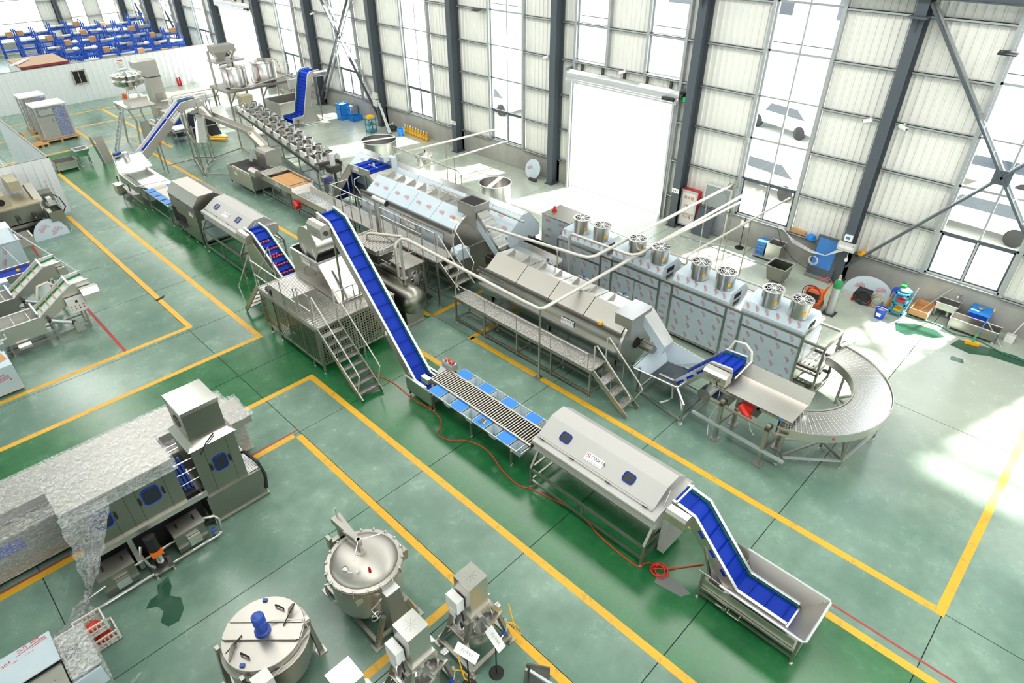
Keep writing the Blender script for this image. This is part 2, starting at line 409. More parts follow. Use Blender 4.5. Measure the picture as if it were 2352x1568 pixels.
def window(y0, y1, z0, zs, mull=True, sash=True, wall='r'):
    wn[0] += 1
    o = struct('window_%d' % wn[0], 'alu', B().box(20.24, 20.32, y0, y0+.05, z0, zs[-1]).box(20.24, 20.32, y1-.05, y1, z0, zs[-1]).box(20.24, 20.32, y0, y1, z0, z0+.05).box(20.24, 20.32, y0, y1, zs[-1]-.05, zs[-1]))
    ym = (y0+y1)/2; cols = [(y0+.05, ym), (ym, y1-.05)] if mull else [(y0+.05, y1-.05)]
    if mull: part(o, 'mullion', 'galv', B().box(20.245, 20.315, ym-.025, ym+.025, z0, zs[-1]))
    zz = [z0]+list(zs)
    for k, z in enumerate(zz[1:-1]): part(o, 'transom', 'column_paint' if (k == 0 and sash) else 'galv', B().box(20.24, 20.315, y0, y1, z-.03, z+.03))
    for k in range(len(zz)-1):
        for a, c in cols:
            p = part(o, 'pane', 'glass', B().box(20.276, 20.282, a, c, zz[k]+.02, zz[k+1]-.02))
            if k == 0 and sash:
                part(p, 'sash_frame', 'column_paint', B().box(20.25, 20.275, a, a+.05, zz[0]+.03, zz[1]-.03).box(20.25, 20.275, c-.05, c, zz[0]+.03, zz[1]-.03).box(20.25, 20.275, a, c, zz[0]+.03, zz[0]+.09).box(20.25, 20.275, a, c, zz[1]-.08, zz[1]-.03))
    return o
for k in range(len(CYS)-1):
    a, c = CYS[k], CYS[k+1]; ym = (a+c)/2-.07
    if k in (3, 8):                                                # roller door bays
        d0, d1 = ym-2.28, ym+2.28
        for z0, z1 in zip(GZ[:-1], GZ[1:]):
            panel(a, d0, z0, z1); panel(d1, c, z0, z1)
        panel(d0, d1, 4.35, 4.95)
        for z0, z1 in zip(GZ[3:-1], GZ[4:]): panel(d0+1.4, d1-1.42, z0, z1)
        for z in GZ: girt(a+.15, d0, z); girt(d1, c-.15, z)
        for z in GZ[3:]: girt(d0, d1, z)
        for y in (d0-.05, d1+.05): jamb(y, 0, 10.3)
        for y in (d0+1.43, d1-1.45): jamb(y, 4.95, 10.3)
        window(d0, d0+1.38, 4.98, GZ[4:], False, False); window(d1-1.4, d1, 4.98, GZ[4:], False, False)
        for t in range(5): part(wall_r, 'strut', 'steel_dark', B().box(20.16, 20.24, d0+.3+t*.98, d0+.38+t*.98, 4.62, 4.95))
        part(wall_r, 'door_surround', 'concrete', B().box(20.22, 20.5, a, d0-.1, 0, 1.0).box(20.22, 20.5, d1+.1, c, 0, 1.0)) if k == 8 else None
    elif k == 2 and False: pass
    else:
        y0, y1 = ym-.95, ym+.95
        if k == 0: y0, y1 = -3.9, -3.0
        if k == 0: y0, y1 = -3.2, -1.15
        for z0, z1 in zip(GZ[:-1], GZ[1:]):
            panel(a, y0-.1, z0, z1); panel(y1+.1, c, z0, z1)
        for z in GZ: girt(a+.15, y0-.1, z); girt(y1+.1, c-.15, z)
        jamb(y0-.05, 1.0, 10.3); jamb(y1+.05, 1.0, 10.3)
        window(y0, y1, 1.02, GZ[1:])
        part(wall_r, 'window_rail', 'galv', B().tube([(20.2, y0-.2, 4.97), (20.2, y1+.2, 4.97)], .02, 6))
    part(wall_r, 'sill_cap', 'galv', B().box(20.16, 20.3, (a if k not in (3, 8) else c-.4), c, .985, 1.005))
def column(y, h=10.6, x0=19.75, x1=20.24):
    part(wall_r, 'column', 'column_paint', B().box(x0, x0+.025, y-.14, y+.14, 0, h).box(x1-.02, x1, y-.14, y+.14, 0, h).box(x0+.02, x1-.02, y-.012, y+.012, 0, h)
         .box(x0-.06, x1, y-.2, y+.2, 0, .03).box(x0-.18, x0+.2, y-.22, y+.22, 7.55, 7.6).prism([(x0-.18, 7.55), (x0, 7.55), (x0, 7.2)], y-.012, y+.012, 'y'))
for y in CYS: column(y)
part(wall_r, 'eave_beam', 'column_paint', B().box(19.8, 20.2, -9.8, 66, 10.35, 10.8))
part(wall_r, 'crane_beam', 'column_paint', B().box(19.57, 19.74, -9.8, 66, 8.0, 8.03).box(19.64, 19.67, -9.8, 66, 8.03, 8.4).box(19.57, 19.74, -9.8, 66, 8.4, 8.43))
def brace(ya, za, yb, zb, x=20.0):
    """lattice brace: two chords with battens"""
    for xo in (-.16, .12):
        part(wall_r, 'brace_chord', 'column_paint' if xo < 0 else 'galv', B().bar((x+xo, ya, za), (x+xo, yb, zb), .12, .06))
    n = 14; me = B()
    for t in range(1, n):
        y, z = ya+(yb-ya)*t/n, za+(zb-za)*t/n
        part(wall_r, 'batten', 'galv', B().bar((x-.17, y, z), (x+.13, y, z), .06, .025, upv=(0, 0, 1)))
brace(5.1, 7.9, -.65, .5); brace(5.1, .6, -.65, 7.8)
part(wall_r, 'gusset_plate', 'column_paint', B().box(19.8, 19.83, 2.02, 2.42, 4.02, 4.38))
brace(35.3, 7.9, 29.55, .4); brace(29.55, 7.9, 35.3, .3); brace(59.4, 7.5, 53.7, .4); brace(65.5, 7.9, 59.8, .4)
# ---- roller doors
def roller(n, d0, d1):
    o = struct('door_%d' % n, 'alu', B().box(20.02, 20.16, d0-.06, d0+.02, 0, 4.4).box(20.02, 20.16, d1-.02, d1+.06, 0, 4.4))
    part(o, 'shutter_roll', 'alu', B().lathe([(.0, d0-.3), (.17, d0-.3)]+[(.17+.008*(k % 2), d0-.3+k*(d1-d0+.4)/2) for k in range(3)]+[(.17, d1+.1), (0, d1+.1)], (19.98, 0, 4.52), 16, 'y'))
    for t in range(5): part(o, 'slat', 'alu', B().box(19.80, 19.815, d0-.25, d1+.05, 4.25+t*.07, 4.31+t*.07))
    m_ = part(o, 'drive_motor', 'black', B().cyl((19.95, d0-.34, 4.5), (19.95, d0-.46, 4.5), .17, 14).cyl((19.72, d0+.25, 4.42), (19.72, d0-.2, 4.42), .07, 10))
    part(m_, 'control_unit', 'bright_green', B().box(19.78, 19.9, d0-.62, d0-.5, 4.4, 4.56))
    part(o, 'shutter_bracket', 'galv', B().box(19.8, 20.2, d1+.1, d1+.12, 4.3, 4.75).box(19.8, 20.2, d0-.33, d0-.31, 4.3, 4.75))
    return o
roller(1, 12.05, 16.6); roller(2, 42.15, 46.7)
# ---- far end wall, with storage behind the partition
wf = struct('wall_far', 'concrete', B().box(-16, 20.4, 66.1, 66.4, 0, .75))
def fpanel(x0, x1, z0, z1):
    k = ('f', round(x1-x0, 2), round(z1-z0, 2))
    if k not in cmesh: cmesh[k] = mesh('cladding_panel', corr_solid(k[1], k[2]), 'cladding')
    piece(wf, 'cladding_panel', cmesh[k], ((x0+x1)/2, 66.2, z0), (0, 0, pi/2))
for x0, x1 in ((-16, 2), (7.9, 9.6), (14.05, 16.1), (17.3, 18.35), (19.65, 20.3)):
    for z0, z1 in ((.75, 2.05), (2.05, 3.4), (3.4, 4.7), (4.7, 6.2), (6.2, 9)): fpanel(x0, x1, z0, z1)
    for z in (2.05, 3.4, 4.7): part(wf, 'girt', 'galv', B().box(x0, x1, 66.02, 66.16, z-.06, z))
for x0, x1 in ((2.0, 7.9), (9.6, 14.05), (16.1, 17.3), (18.35, 19.65)):
    wn[0] += 1; zz = (.75, 2.05, 3.6, 6, 9)
    o = struct('window_%d' % wn[0], 'alu', B().box(x0, x0+.06, 66.1, 66.2, .75, 9).box(x1-.06, x1, 66.1, 66.2, .75, 9).box(x0, x1, 66.1, 66.2, .75, .82))
    for k in range(4):
        if k: part(o, 'transom', 'galv', B().box(x0, x1, 66.1, 66.2, zz[k]-.03, zz[k]+.03))
        nn = 1 if x1-x0 < 2 else 3
        for q in range(nn): part(o, 'pane', 'glass', B().box(x0+(x1-x0)*q/nn+.03, x0+(x1-x0)*(q+1)/nn-.03, 66.145, 66.15, zz[k]+.03, zz[k+1]-.03))
for x in (15.2, 8.7, 1.5): part(wf, 'column', 'column_paint', B().box(x-.15, x+.15, 65.6, 65.63, 0, 9).box(x-.012, x+.012, 65.6, 66.1, 0, 9).box(x-.15, x+.15, 66.07, 66.1, 0, 9))
# ---- walls and roof the photograph does not show, needed for the light
wl = B().box(-16.3, -16, -9.8, 66, 0, 1.0).box(-16.3, -16, -9.8, 66, 7.6, 10.8)
for k in range(12): wl.box(-16.3, -16, -9.8+k*6.9-1.2, -9.8+k*6.9+1.2, 1.0, 7.6)
struct('wall_left', 'cladding', wl)
wl = B().box(-16, 20.4, -10.1, -9.8, 0, 1.0).box(-16, 20.4, -10.1, -9.8, 7.6, 13.8)
for k in range(6): wl.box(-16+k*6.9-1.2, -16+k*6.9+1.2, -10.1, -9.8, 1.0, 7.6)
struct('wall_near', 'cladding', wl)
rf = B()
rf.hexa([(20.6, -9.8, 10.8), (20.6, 66.3, 10.8), (20.6, 66.3, 10.9), (20.6, -9.8, 10.9)], [(2, -9.8, 13.6), (2, 66.3, 13.6), (2, 66.3, 13.7), (2, -9.8, 13.7)])
rf.hexa([(2, -9.8, 13.6), (2, 66.3, 13.6), (2, 66.3, 13.7), (2, -9.8, 13.7)], [(-16.4, -9.8, 10.8), (-16.4, 66.3, 10.8), (-16.4, 66.3, 10.9), (-16.4, -9.8, 10.9)])
struct('ceiling', 'cladding', rf)
struct('wall_gable', 'cladding', B().prism([(-16, 9), (20.3, 9), (20.3, 10.8), (2, 13.6), (-16, 10.8)], 66.2, 66.3, 'y'))
# ---- outside yard
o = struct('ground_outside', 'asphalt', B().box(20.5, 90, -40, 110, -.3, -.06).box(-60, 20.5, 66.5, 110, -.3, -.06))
# ================================================================ shared builders for the machines
T_SIGN = text_mesh('lettering', [('LONKIA', .25, .13, .06), ('www.lonkiamachinery.com', .075, .02, -.13)], 'print_grey')
T_LOGO = mesh('logo_ring', B().lathe([(.085, 0), (.105, 0)], (-.38, .06, 0), 20).lathe([(.0, 0), (.03, 0)], (-.38, .06, 0), 10).box(-.44, -.32, .052, .068, 0, .001).box(-.388, -.372, 0, .12, 0, .001), 'print_red')
P_SIGN = mesh('sign_plate', B().box(-.5, .5, -.2, .2, -.01, .002), 'paper')
T_SUS = text_mesh('film_print', [('SUS 304', .05, 0, .05)], 'print_red')
_b = B()
for k in range(3): _b.box(-.12+.015*k, .12, .012-.022*k, .020-.022*k, 0, .0005)
_b.add([(.09, -.075, 0), (.12, -.075, 0), (.105, -.05, 0)], [(0, 1, 2)])
T_LINES = mesh('print_lines', _b, 'print_red')
T_ETCH = text_mesh('etched_name', [('LONKIA', .25, 0, 0)], 'print_faint')
T_ETCH2 = text_mesh('etched_name', [('LONKIA', .25, 0, 0)], 'print_grey')
def sign(parent, o, u, v, s=.3):
    p = place(parent, 'sign_plate', P_SIGN, o, u, v, s, .006)
    for n, me in (('lettering', T_SIGN), ('logo_ring', T_LOGO)):
        q = bpy.data.objects.new(n, me); COL.objects.link(q); q.parent = p; q.location = (0, 0, .006)
    return p
def sus(parent, o, u, v, s=1.0, rot=0):
    u, v = Vector(u).normalized(), Vector(v).normalized(); u2 = u*cos(rot)+v*sin(rot); v2 = -u*sin(rot)+v*cos(rot)
    p = place(parent, 'film_print', T_SUS, o, u2, v2, s, .0025); q = bpy.data.objects.new('print_lines', T_LINES); COL.objects.link(q); q.parent = p
def sus_grid(parent, o, u, v, nu, nv, s=1.0, rot=0, jit=.25):
    """film print scattered in a grid over a panel: o corner, u and v full edges"""
    o, u, v = Vector(o), Vector(u), Vector(v)
    for i in range(nu):
        for j in range(nv):
            a = (i+.5+.2*((j % 2)-.5)+random.uniform(-jit, jit)*.3)/nu; b = (j+.5+random.uniform(-jit, jit)*.4)/nv
            sus(parent, o+u*a+v*b, u, v, s, rot)
def leg(parent, x, y, z1, w=.045, mat='steel_frame', foot=True, z0=.0):
    l = part(parent, 'leg', mat, B().box(x-w/2, x+w/2, y-w/2, y+w/2, z0+(.05 if foot else 0), z1))
    if foot: part(l, 'foot', 'steel_bright', B().lathe([(0, z0+.055), (.012, z0+.055), (.012, z0+.02), (.035, z0+.014), (.038, z0), (0, z0)], (x, y, 0), 10))
    return l
def leg_p(parent, p, q, w=.045, mat='steel_frame'): return part(parent, 'leg', mat, B().bar(p, q, w))
def rail(parent, p, q, w=.04, mat='steel_frame', name='rail', h=None): return part(parent, name, mat, B().bar(p, q, w, h))
def caster(parent, x, y, r=.05):
    c = part(parent, 'caster', 'white_plastic', B().cyl((x-.015, y, r), (x+.015, y, r), r, 12)); part(c, 'fork', 'steel_bright', B().box(x-.025, x+.025, y-.01, y+.01, r, r*2.2)); return c
def ring(parent, name, mat, c, R, r, axis='z', n=28, m=6):
    pts = []
    for k in range(n):
        t = 2*pi*k/n; a, b = R*cos(t), R*sin(t)
        pts.append((c[0]+a, c[1]+b, c[2]) if axis == 'z' else ((c[0], c[1]+a, c[2]+b) if axis == 'x' else (c[0]+a, c[1], c[2]+b)))
    return part(parent, name, mat, B().tube(pts, r, m, True))
def offs(path, d):
    out = []; n = len(path); P_ = [Vector(p) for p in path]
    for i in range(n):
        t = Vector((0, 0))
        if i > 0: t += (P_[i]-P_[i-1]).normalized()
        if i < n-1: t += (P_[i+1]-P_[i]).normalized()
        t.normalize(); nn = Vector((-t.y, t.x))
        e = (P_[i]-P_[i-1]).normalized() if i > 0 else (P_[1]-P_[0]).normalized()
        k = abs(Vector((-e.y, e.x)).dot(nn)); out.append(P_[i]+nn*(d/max(k, .5)))
    return out
def elevator(root, axis, path, c0, c1, side_up=.07, side_dn=.13, cleat=.32, cleat_h=.05, belt='belt_blue', guide='pad_green', frame='steel', back=True, cap=True, first=.12):
    """cleated belt conveyor: path of (s, z) along an axis, belt between c0 and c1 across it"""
    def W(s, c, z): return (c, s, z) if axis == 'y' else (s, c, z)
    ax = 'x' if axis == 'y' else 'y'
    if path[-1][0] < path[0][0]: path = path[::-1]
    up, dn, ret = offs(path, .0), offs(path, -.018), offs(path, -side_dn+.03)
    bb = B()
    for i in range(len(path)-1): bb.prism([up[i], up[i+1], dn[i+1], dn[i]], c0, c1, ax)
    belt_o = part(root, 'belt', belt, bb)
    if back:
        r2 = offs(path, -side_dn+.02); rb = B()
        for i in range(len(path)-1): rb.prism([ret[i], ret[i+1], r2[i+1], r2[i]], c0, c1, ax)
        part(root, 'return_belt', belt, rb)
    acc = first; L = 0
    for i in range(len(path)-1):
        p, q = Vector(path[i]), Vector(path[i+1]); d = (q-p); n = d.length; d.normalize(); nn = Vector((-d.y, d.x))
        while acc < L+n-.02:
            a = p+d*(acc-L)
            part(belt_o, 'cleat', belt, B().prism([a-d*.008, a+d*.008, a+d*.006+nn*cleat_h, a-d*.006+nn*cleat_h], c0+.015, c1-.015, ax)); acc += cleat
        L += n
    su, sd_ = offs(path, side_up), offs(path, -side_dn); gu = offs(path, .03); t = .035
    for a, b, g_ in ((c0-t, c0, c0), (c1, c1+t, c1)):
        sb = B()
        for i in range(len(path)-1): sb.prism([sd_[i], sd_[i+1], su[i+1], su[i]], a, b, ax)
        s_ = part(root, 'side_frame', frame, sb)
        if cap:
            cb = B(); s2 = offs(path, side_up+.006)
            for i in range(len(path)-1): cb.prism([su[i], su[i+1], s2[i+1], s2[i]], a-.012, b+.012, ax)
            part(s_, 'edge_trim', 'alu', cb)
        if guide:
            gb = B(); g0, g1 = (c0, c0+.012) if g_ == c0 else (c1-.012, c1); u2 = offs(path, .004)
            for i in range(len(path)-1): gb.prism([u2[i], u2[i+1], gu[i+1], gu[i]], g0, g1, ax)
            part(s_, 'guide_strip', guide, gb)
    return belt_o
def drive_box(root, x0, x1, y0, y1, z0, z1, ch=.06, axis='y', mat='steel', etch=None):
    """bent sheet motor cover with chamfered top edges"""
    if axis == 'y':
        b = B().prism([(x0, z0), (x1, z0), (x1, z1-ch), (x1-ch, z1), (x0+ch, z1), (x0, z1-ch)], y0, y1, 'y')
    else:
        b = B().prism([(y0, z0), (y1, z0), (y1, z1-ch), (y1-ch, z1), (y0+ch, z1), (y0, z1-ch)], x0, x1, 'x')
    return part(root, 'drive_cover', mat, b)
def roundrect(cx, cy, w, h, r, n=4):
    out = []
    for k, (sx, sy) in enumerate(((1, 1), (-1, 1), (-1, -1), (1, -1))):
        for j in range(n+1):
            t = pi/2*(k+j/n); out.append((cx+sx*(w/2-r)+r*cos(t), cy+sy*(h/2-r)+r*sin(t)))
    return out
def porthole(root, o, u, v, w=.2, h=.2, rim='belt_blue', n=4):
    """rounded window with a coloured gasket, lying on a plane"""
    m4 = frame_mat(o, u, v); a = roundrect(0, 0, w, h, min(w, h)*.3); b_ = roundrect(0, 0, w-.035, h-.035, min(w, h)*.25); k = len(a)
    g = B(); vs = [(x, y, -.002) for x, y in a]+[(x, y, .014) for x, y in a]+[(x, y, .014) for x, y in b_]+[(x, y, .004) for x, y in b_]
    g.add(vs, [(i, (i+1) % k, k+(i+1) % k, k+i) for i in range(k)]+[(k+i, k+(i+1) % k, 2*k+(i+1) % k, 2*k+i) for i in range(k)]+[(2*k+i, 2*k+(i+1) % k, 3*k+(i+1) % k, 3*k+i) for i in range(k)]); g.xf(m4)
    p = part(root, 'window_gasket', rim, g)
    q = B().prism([(x, y) for x, y in b_], .001, .005, 'z').xf(m4); part(p, 'window_glass', 'glass_dark', q); return p
def handle(root, p, q, out, r=.009, mat='black', h=.04):
    p, q, o = Vector(p), Vector(q), Vector(out).normalized()*h
    return part(root, 'handle', mat, B().tube([p, p+o, q+o, q], r, 6))
def stairs(root, x0, x1, ya, za, yb, zb, n, tread='diamond_plate', rails=True, rail_h=.9, td=.2, axis='y'):
    """flight from (ya, za) at the top to (yb, zb) at the foot; treads between x0 and x1"""
    def W(x, y, z): return (x, y, z) if axis == 'y' else (y, x, z)
    for x in (x0, x1): part(root, 'stringer', 'steel_frame', B().bar(W(x, ya, za-.05), W(x, yb, zb+.02), .03, .13))
    sgn = 1 if yb > ya else -1
    for k in range(1, n):
        f = k/n; y, z = ya+(yb-ya)*f, za+(zb-za)*f
        b = B(); a0, a1 = W(x0+.015, y-td/2, z-.025), W(x1-.015, y+td/2, z)
        b.box(min(a0[0], a1[0]), max(a0[0], a1[0]), min(a0[1], a1[1]), max(a0[1], a1[1]), a0[2], a1[2]); part(root, 'tread', tread, b)
    if rails:
        for x in (x0, x1):
            part(root, 'handrail', 'pipe_white', B().tube([W(x, ya, za), W(x, ya, za+rail_h-.05), W(x, ya+.05*sgn, za+rail_h), W(x, yb-.05*sgn, zb+rail_h), W(x, yb+.05*sgn, zb+rail_h-.12), W(x, yb-.12*sgn, zb+.25)], .017, 8))
            ym, zm = (ya+yb)/2, (za+zb)/2
            part(root, 'baluster', 'steel_frame', B().tube([W(x, ym, zm), W(x, ym, zm+rail_h)], .011, 6))
def railing(root, pts, h=.95, post_every=.9, mid=(.5,), r=.017, mat='steel', closed=False, drop=True):
    """pipe railing following points on a deck"""
    pts = [Vector(p) for p in pts]; upv = Vector((0, 0, 1))
    top = ([pts[0]] if drop else [])+[p+upv*h for p in pts]+([pts[-1]] if drop else [])
    part(root, 'top_rail', mat, B().tube(top, r, 8))
    for m_ in mid: part(root, 'mid_rail', mat, B().tube([p+upv*(h*m_) for p in pts], r*.7, 6))
    for i in range(len(pts)-1):
        n = max(1, round((pts[i+1]-pts[i]).length/post_every))
        for k in range(0 if i else 1, n):
            p = pts[i].lerp(pts[i+1], k/n); part(root, 'baluster', mat, B().tube([p, p+upv*h], r*.8, 6))
def apple(x, y, z, label, group, r=.035):
    global APPLE
    try: APPLE
    except NameError:
        APPLE = mesh('apple', B().lathe([(0, .042), (.010, .052), (.024, .058), (.034, .045), (.036, .03), (.028, .010), (.014, .002), (0, .004)], (0, 0, 0), 10), 'apple')
    o = bpy.data.objects.new('apple', APPLE); COL.objects.link(o); o.location = (x, y, z); o.rotation_euler = (0, 0, random.uniform(0, 6)); s = r/.035; o.scale = (s, s, s)
    o['label'] = label; o['category'] = 'apple'; o['group'] = group; return o
# ================================================================ LINE IN FRONT: hopper elevator, brush washer, sorting table, long elevator
def brush_washer(label, x0, y0, y1, dz, name='brush_washer'):
    """hooded roller brush machine on a splayed frame; x0 front feet, hood opens towards -x"""
    t = thing(name, label, 'food machine', ((x0+.7), (y0+y1)/2, 0))
    X = lambda v: x0+v
    prof = [(X(.18), .88+dz), (X(.42), .80+dz), (X(1.05), .80+dz), (X(1.38), .92+dz), (X(1.42), 1.15+dz), (X(1.30), 1.22+dz), (X(.36), 1.20+dz), (X(.14), 1.14+dz), (X(.14), 1.04+dz), (X(.22), 1.02+dz)]
    part(t, 'trough_body', 'steel_blast', B().prism(prof, y0, y1, 'y'), ang=15)
    hood = [(X(.30), 1.19+dz), (X(.30), 1.21+dz), (X(.70), 1.46+dz), (X(1.06), 1.48+dz), (X(1.36), 1.24+dz), (X(1.36), 1.19+dz)]
    h = part(t, 'hood', 'steel_blast', B().prism(hood, y0+.14, y1-.02, 'y'), ang=15)
    part(h, 'lid_lip', 'steel_blast', B().box(X(.262), X(.31), y0+.14, y1-.02, 1.165+dz, 1.20+dz))
    n = Vector((-.25, 0, .40)).normalized(); u = Vector((0, -1, 0)); v = Vector((.40, 0, .25)).normalized()
    L = y1-y0
    for f in (.18, .70): porthole(h, (X(.50)+n.x*.002, y1-.05-L*f, 1.337+dz+n.z*.002), u, v, .25, .21)
    sign(t, (X(.44), y1-.05-L*.44, 1.30+dz), u, v, .42)
    for f in (.06, .32, .62, .90): handle(h, (X(.29), y1-L*f+.05, 1.185+dz), (X(.29), y1-L*f-.05, 1.185+dz), (-1, 0, .3), .010)
    part(t, 'waste_tray', 'steel_dark', B().hexa([(X(.2), y0+.1, .84+dz), (X(.2), y1-.1, .84+dz), (X(.2), y1-.1, .86+dz), (X(.2), y0+.1, .86+dz)], [(X(1.2), y0+.1, .70+dz), (X(1.2), y1-.1, .70+dz), (X(1.2), y1-.1, .72+dz), (X(1.2), y0+.1, .72+dz)]))
    for y in (y0+.05, y1-.12):
        for s, xx in ((1, 0), (-1, 1.5)):
            z1 = .56+dz; xm = X(xx)
            leg(t, xm, y, z1, .05)
            part(t, 'splayed_leg', 'steel_frame', B().bar((xm, y, z1-.02), (xm+.2*s, y, .86+dz), .05))
        rail(t, (X(0), y, .2), (X(1.5), y, .2)); rail(t, (X(0), y, z1-.02), (X(1.5), y, z1-.02))
    for xx in (0, 1.5):
        rail(t, (X(xx), y0+.05, .2), (X(xx), y1-.12, .2)); rail(t, (X(xx), y0+.05, .5+dz), (X(xx), y1-.12, .5+dz), .05)
        part(t, 'strut', 'steel_frame', B().bar((X(xx), (y0+y1)/2, .2), (X(xx), (y0+y1)/2, .5+dz), .05))
    for f in (.3, .7): handle(t, (X(.17), y1-L*f+.06, .86+dz), (X(.17), y1-L*f-.06, .86+dz), (-1, 0, 1), .006, 'steel_bright', .03)
    part(t, 'drive_cover', 'steel_blast', B().box(X(.42), X(1.05), y0-.14, y0-.005, .12, .98+dz))
    part(t, 'gas_strut', 'steel_bright', B().tube([(X(.5), y0+.05, 1.22+dz), (X(.75), y0+.10, 1.40+dz)], .010, 6))
    part(t, 'edge_seam', 'steel_frame', B().box(X(.135), X(.15), y0-.002, y1+.002, 1.08+dz, 1.09+dz))
    return t
brush_washer('grey hooded brush washer with two blue rimmed windows between sorting table and front hopper elevator', 6.87, 3.48, 6.42, 0)
# ---- front hopper elevator
t = thing('hopper_elevator', 'blue cleated hopper elevator standing alone in the foreground beside the green aisle', 'conveyor', (7.5, 1.6, 0))
HX0, HX1 = 7.34, 7.80
elevator(t, 'y', [(1.04, .345), (1.95, .345), (2.95, 1.40), (3.38, 1.46)], HX0, HX1, .08, .16, .30, .045)
def hopper_wall(root, poly, name='hopper_panel', mat='steel', th=.006):
    """flat bent panel given by its four corners, with thickness"""
    p = [Vector(q) for q in poly]; n = (p[1]-p[0]).cross(p[2]-p[0]).normalized()*th
    return part(root, name, mat, B().hexa(p, [q+n for q in p]))
Zr = .70
hopper_wall(t, [(7.98, .68, Zr), (7.98, 2.08, Zr), (HX1+.03, 2.0, .37), (HX1+.03, 1.0, .37)], mat='steel_dull')
hopper_wall(t, [(7.02, .68, Zr), (7.02, 2.08, Zr), (HX0-.03, 2.0, .37), (HX0-.03, 1.0, .37)])
hopper_wall(t, [(7.02, .68, Zr), (7.98, .68, Zr), (HX1+.03, 1.0, .37), (HX0-.03, 1.0, .37)])
part(t, 'hopper_rim', 'alu', B().tube([(7.0, 2.12, Zr), (7.0, .70, Zr), (7.04, .66, Zr), (7.96, .66, Zr), (8.0, .70, Zr), (8.0, 2.12, Zr)], .022, 8))
part(t, 'hopper_base', 'steel', B().box(7.06, 7.94, .74, 2.45, .28, .33).box(7.06, 7.09, .8, 2.45, .28, .5).box(7.91, 7.94, .8, 2.45, .28, .5))
hopper_wall(t, [(7.02, 2.02, Zr), (7.02, 2.52, Zr+.02), (7.25, 2.4, .34), (7.25, 2.1, .34)])
hopper_wall(t, [(7.98, 2.02, Zr), (7.98, 2.45, Zr), (7.86, 2.4, .34), (7.86, 2.1, .34)])
for x in (7.04, 7.96):
    for y in (.74, 2.44): leg(t, x, y, .66)
    rail(t, (x, .74, .16), (x, 2.44, .16)); rail(t, (x, .74, .3), (x, 2.44, .3))
for y in (.74, 2.44): rail(t, (7.04, y, .16), (7.96, y, .16))
part(t, 'drain_valve', 'steel_bright', B().cyl((6.98, 1.95, .2), (7.12, 1.95, .2), .03, 10).box(6.96, 7.0, 1.97, 2.09, .22, .235)); part(t, 'drain_grid', 'steel_bright', B().tube([(7.0, 1.66, .3), (6.94, 1.66, .26), (6.94, 1.86, .26), (7.0, 1.86, .3)], .01, 6))
for k in range(3):
    y = 2.22+k*.26; z = .63+k*.274; dy, dz_ = .6877, .726
    part(t, 'frame_slot', 'belt_blue', B().prism([(y-.075*dy-.03*dz_, z-.075*dz_+.03*dy), (y-.075*dy+.03*dz_, z-.075*dz_-.03*dy), (y+.075*dy+.03*dz_, z+.075*dz_-.03*dy), (y+.075*dy-.03*dz_, z+.075*dz_+.03*dy)], HX0-.041, HX0-.03, 'x'))
d = drive_box(t, 7.06, 7.30, 2.95, 3.35, 1.28, 1.52, .05)
place(d, 'etched_name', T_ETCH, (7.06, 3.15, 1.39), (0, -1, 0), (0, 0, 1), .22)
rail(t, (7.30, 3.28, 1.56), (7.84, 3.28, 1.56), .03, 'alu', 'cross_bar'); rail(t, (7.32, 3.28, 1.5), (7.32, 3.28, 1.57), .03, 'alu', 'bracket')
for x in (7.30, 7.84):
    part(t, 'support_strut', 'steel_frame', B().bar((x, 2.40, .3), (x, 2.62, .95), .04))
# ---- roller sorting table with blue boards
t = thing('sorting_table', 'steel roller sorting table with blue cutting boards along both sides', 'sorting table', (7.47, 8.35, 0))
ZT = .72
for y in (7.02, 8.30, 9.62):
    for x, s in ((7.02, -1), (7.92, 1)):
        leg(t, x, y, .42, .045); part(t, 'bracket', 'steel_frame', B().bar((x, y, .40), (x+.10*s*-1, y+.12, .66), .045))
    rail(t, (7.02, y, .36), (7.92, y, .36))
for x in (7.165, 7.685): part(t, 'side_channel', 'steel_frame', B().box(x-.02, x+.02, 6.6, 9.9, ZT-.10, ZT+.045))
RM = mesh('roller', B().cyl((-.25, 0, 0), (.25, 0, 0), .019, 10), 'steel_frame')
for k in range(48): wpiece(t, 'roller', RM, (7.425, 6.66+k*.068, ZT+.02))
part(t, 'drip_pan', 'hole_black', B().box(7.19, 7.66, 6.62, 9.9, ZT-.09, ZT-.08))
BM = mesh('cutting_board', B().prism(roundrect(0, 0, .285, .36, .02, 3), -.012, .012, 'z'), 'board_blue')
GM = mesh('board_slot', B().box(-.004, .004, -.1, .1, 0, .001), 'print_blue')
CH = B()
for (xa, xb, ya, yb) in ((-.13, -.127, -.14, .14), (.127, .13, -.14, .14)): CH.hexa([(xa, ya, 0), (xb, ya, 0), (xb, yb, 0), (xa, yb, 0)], [(xa*.5, ya*.6, -.22), (xb*.5, ya*.6, -.22), (xb*.5, yb*.6, -.22), (xa*.5, yb*.6, -.22)])
for (ya, yb) in ((-.14, -.137), (.137, .14)): CH.hexa([(-.13, ya, 0), (.13, ya, 0), (.13, yb, 0), (-.13, yb, 0)], [(-.065, ya*.6, -.22), (.065, ya*.6, -.22), (.065, yb*.6, -.22), (-.065, yb*.6, -.22)])
CHM = mesh('scrap_chute', CH, 'film')
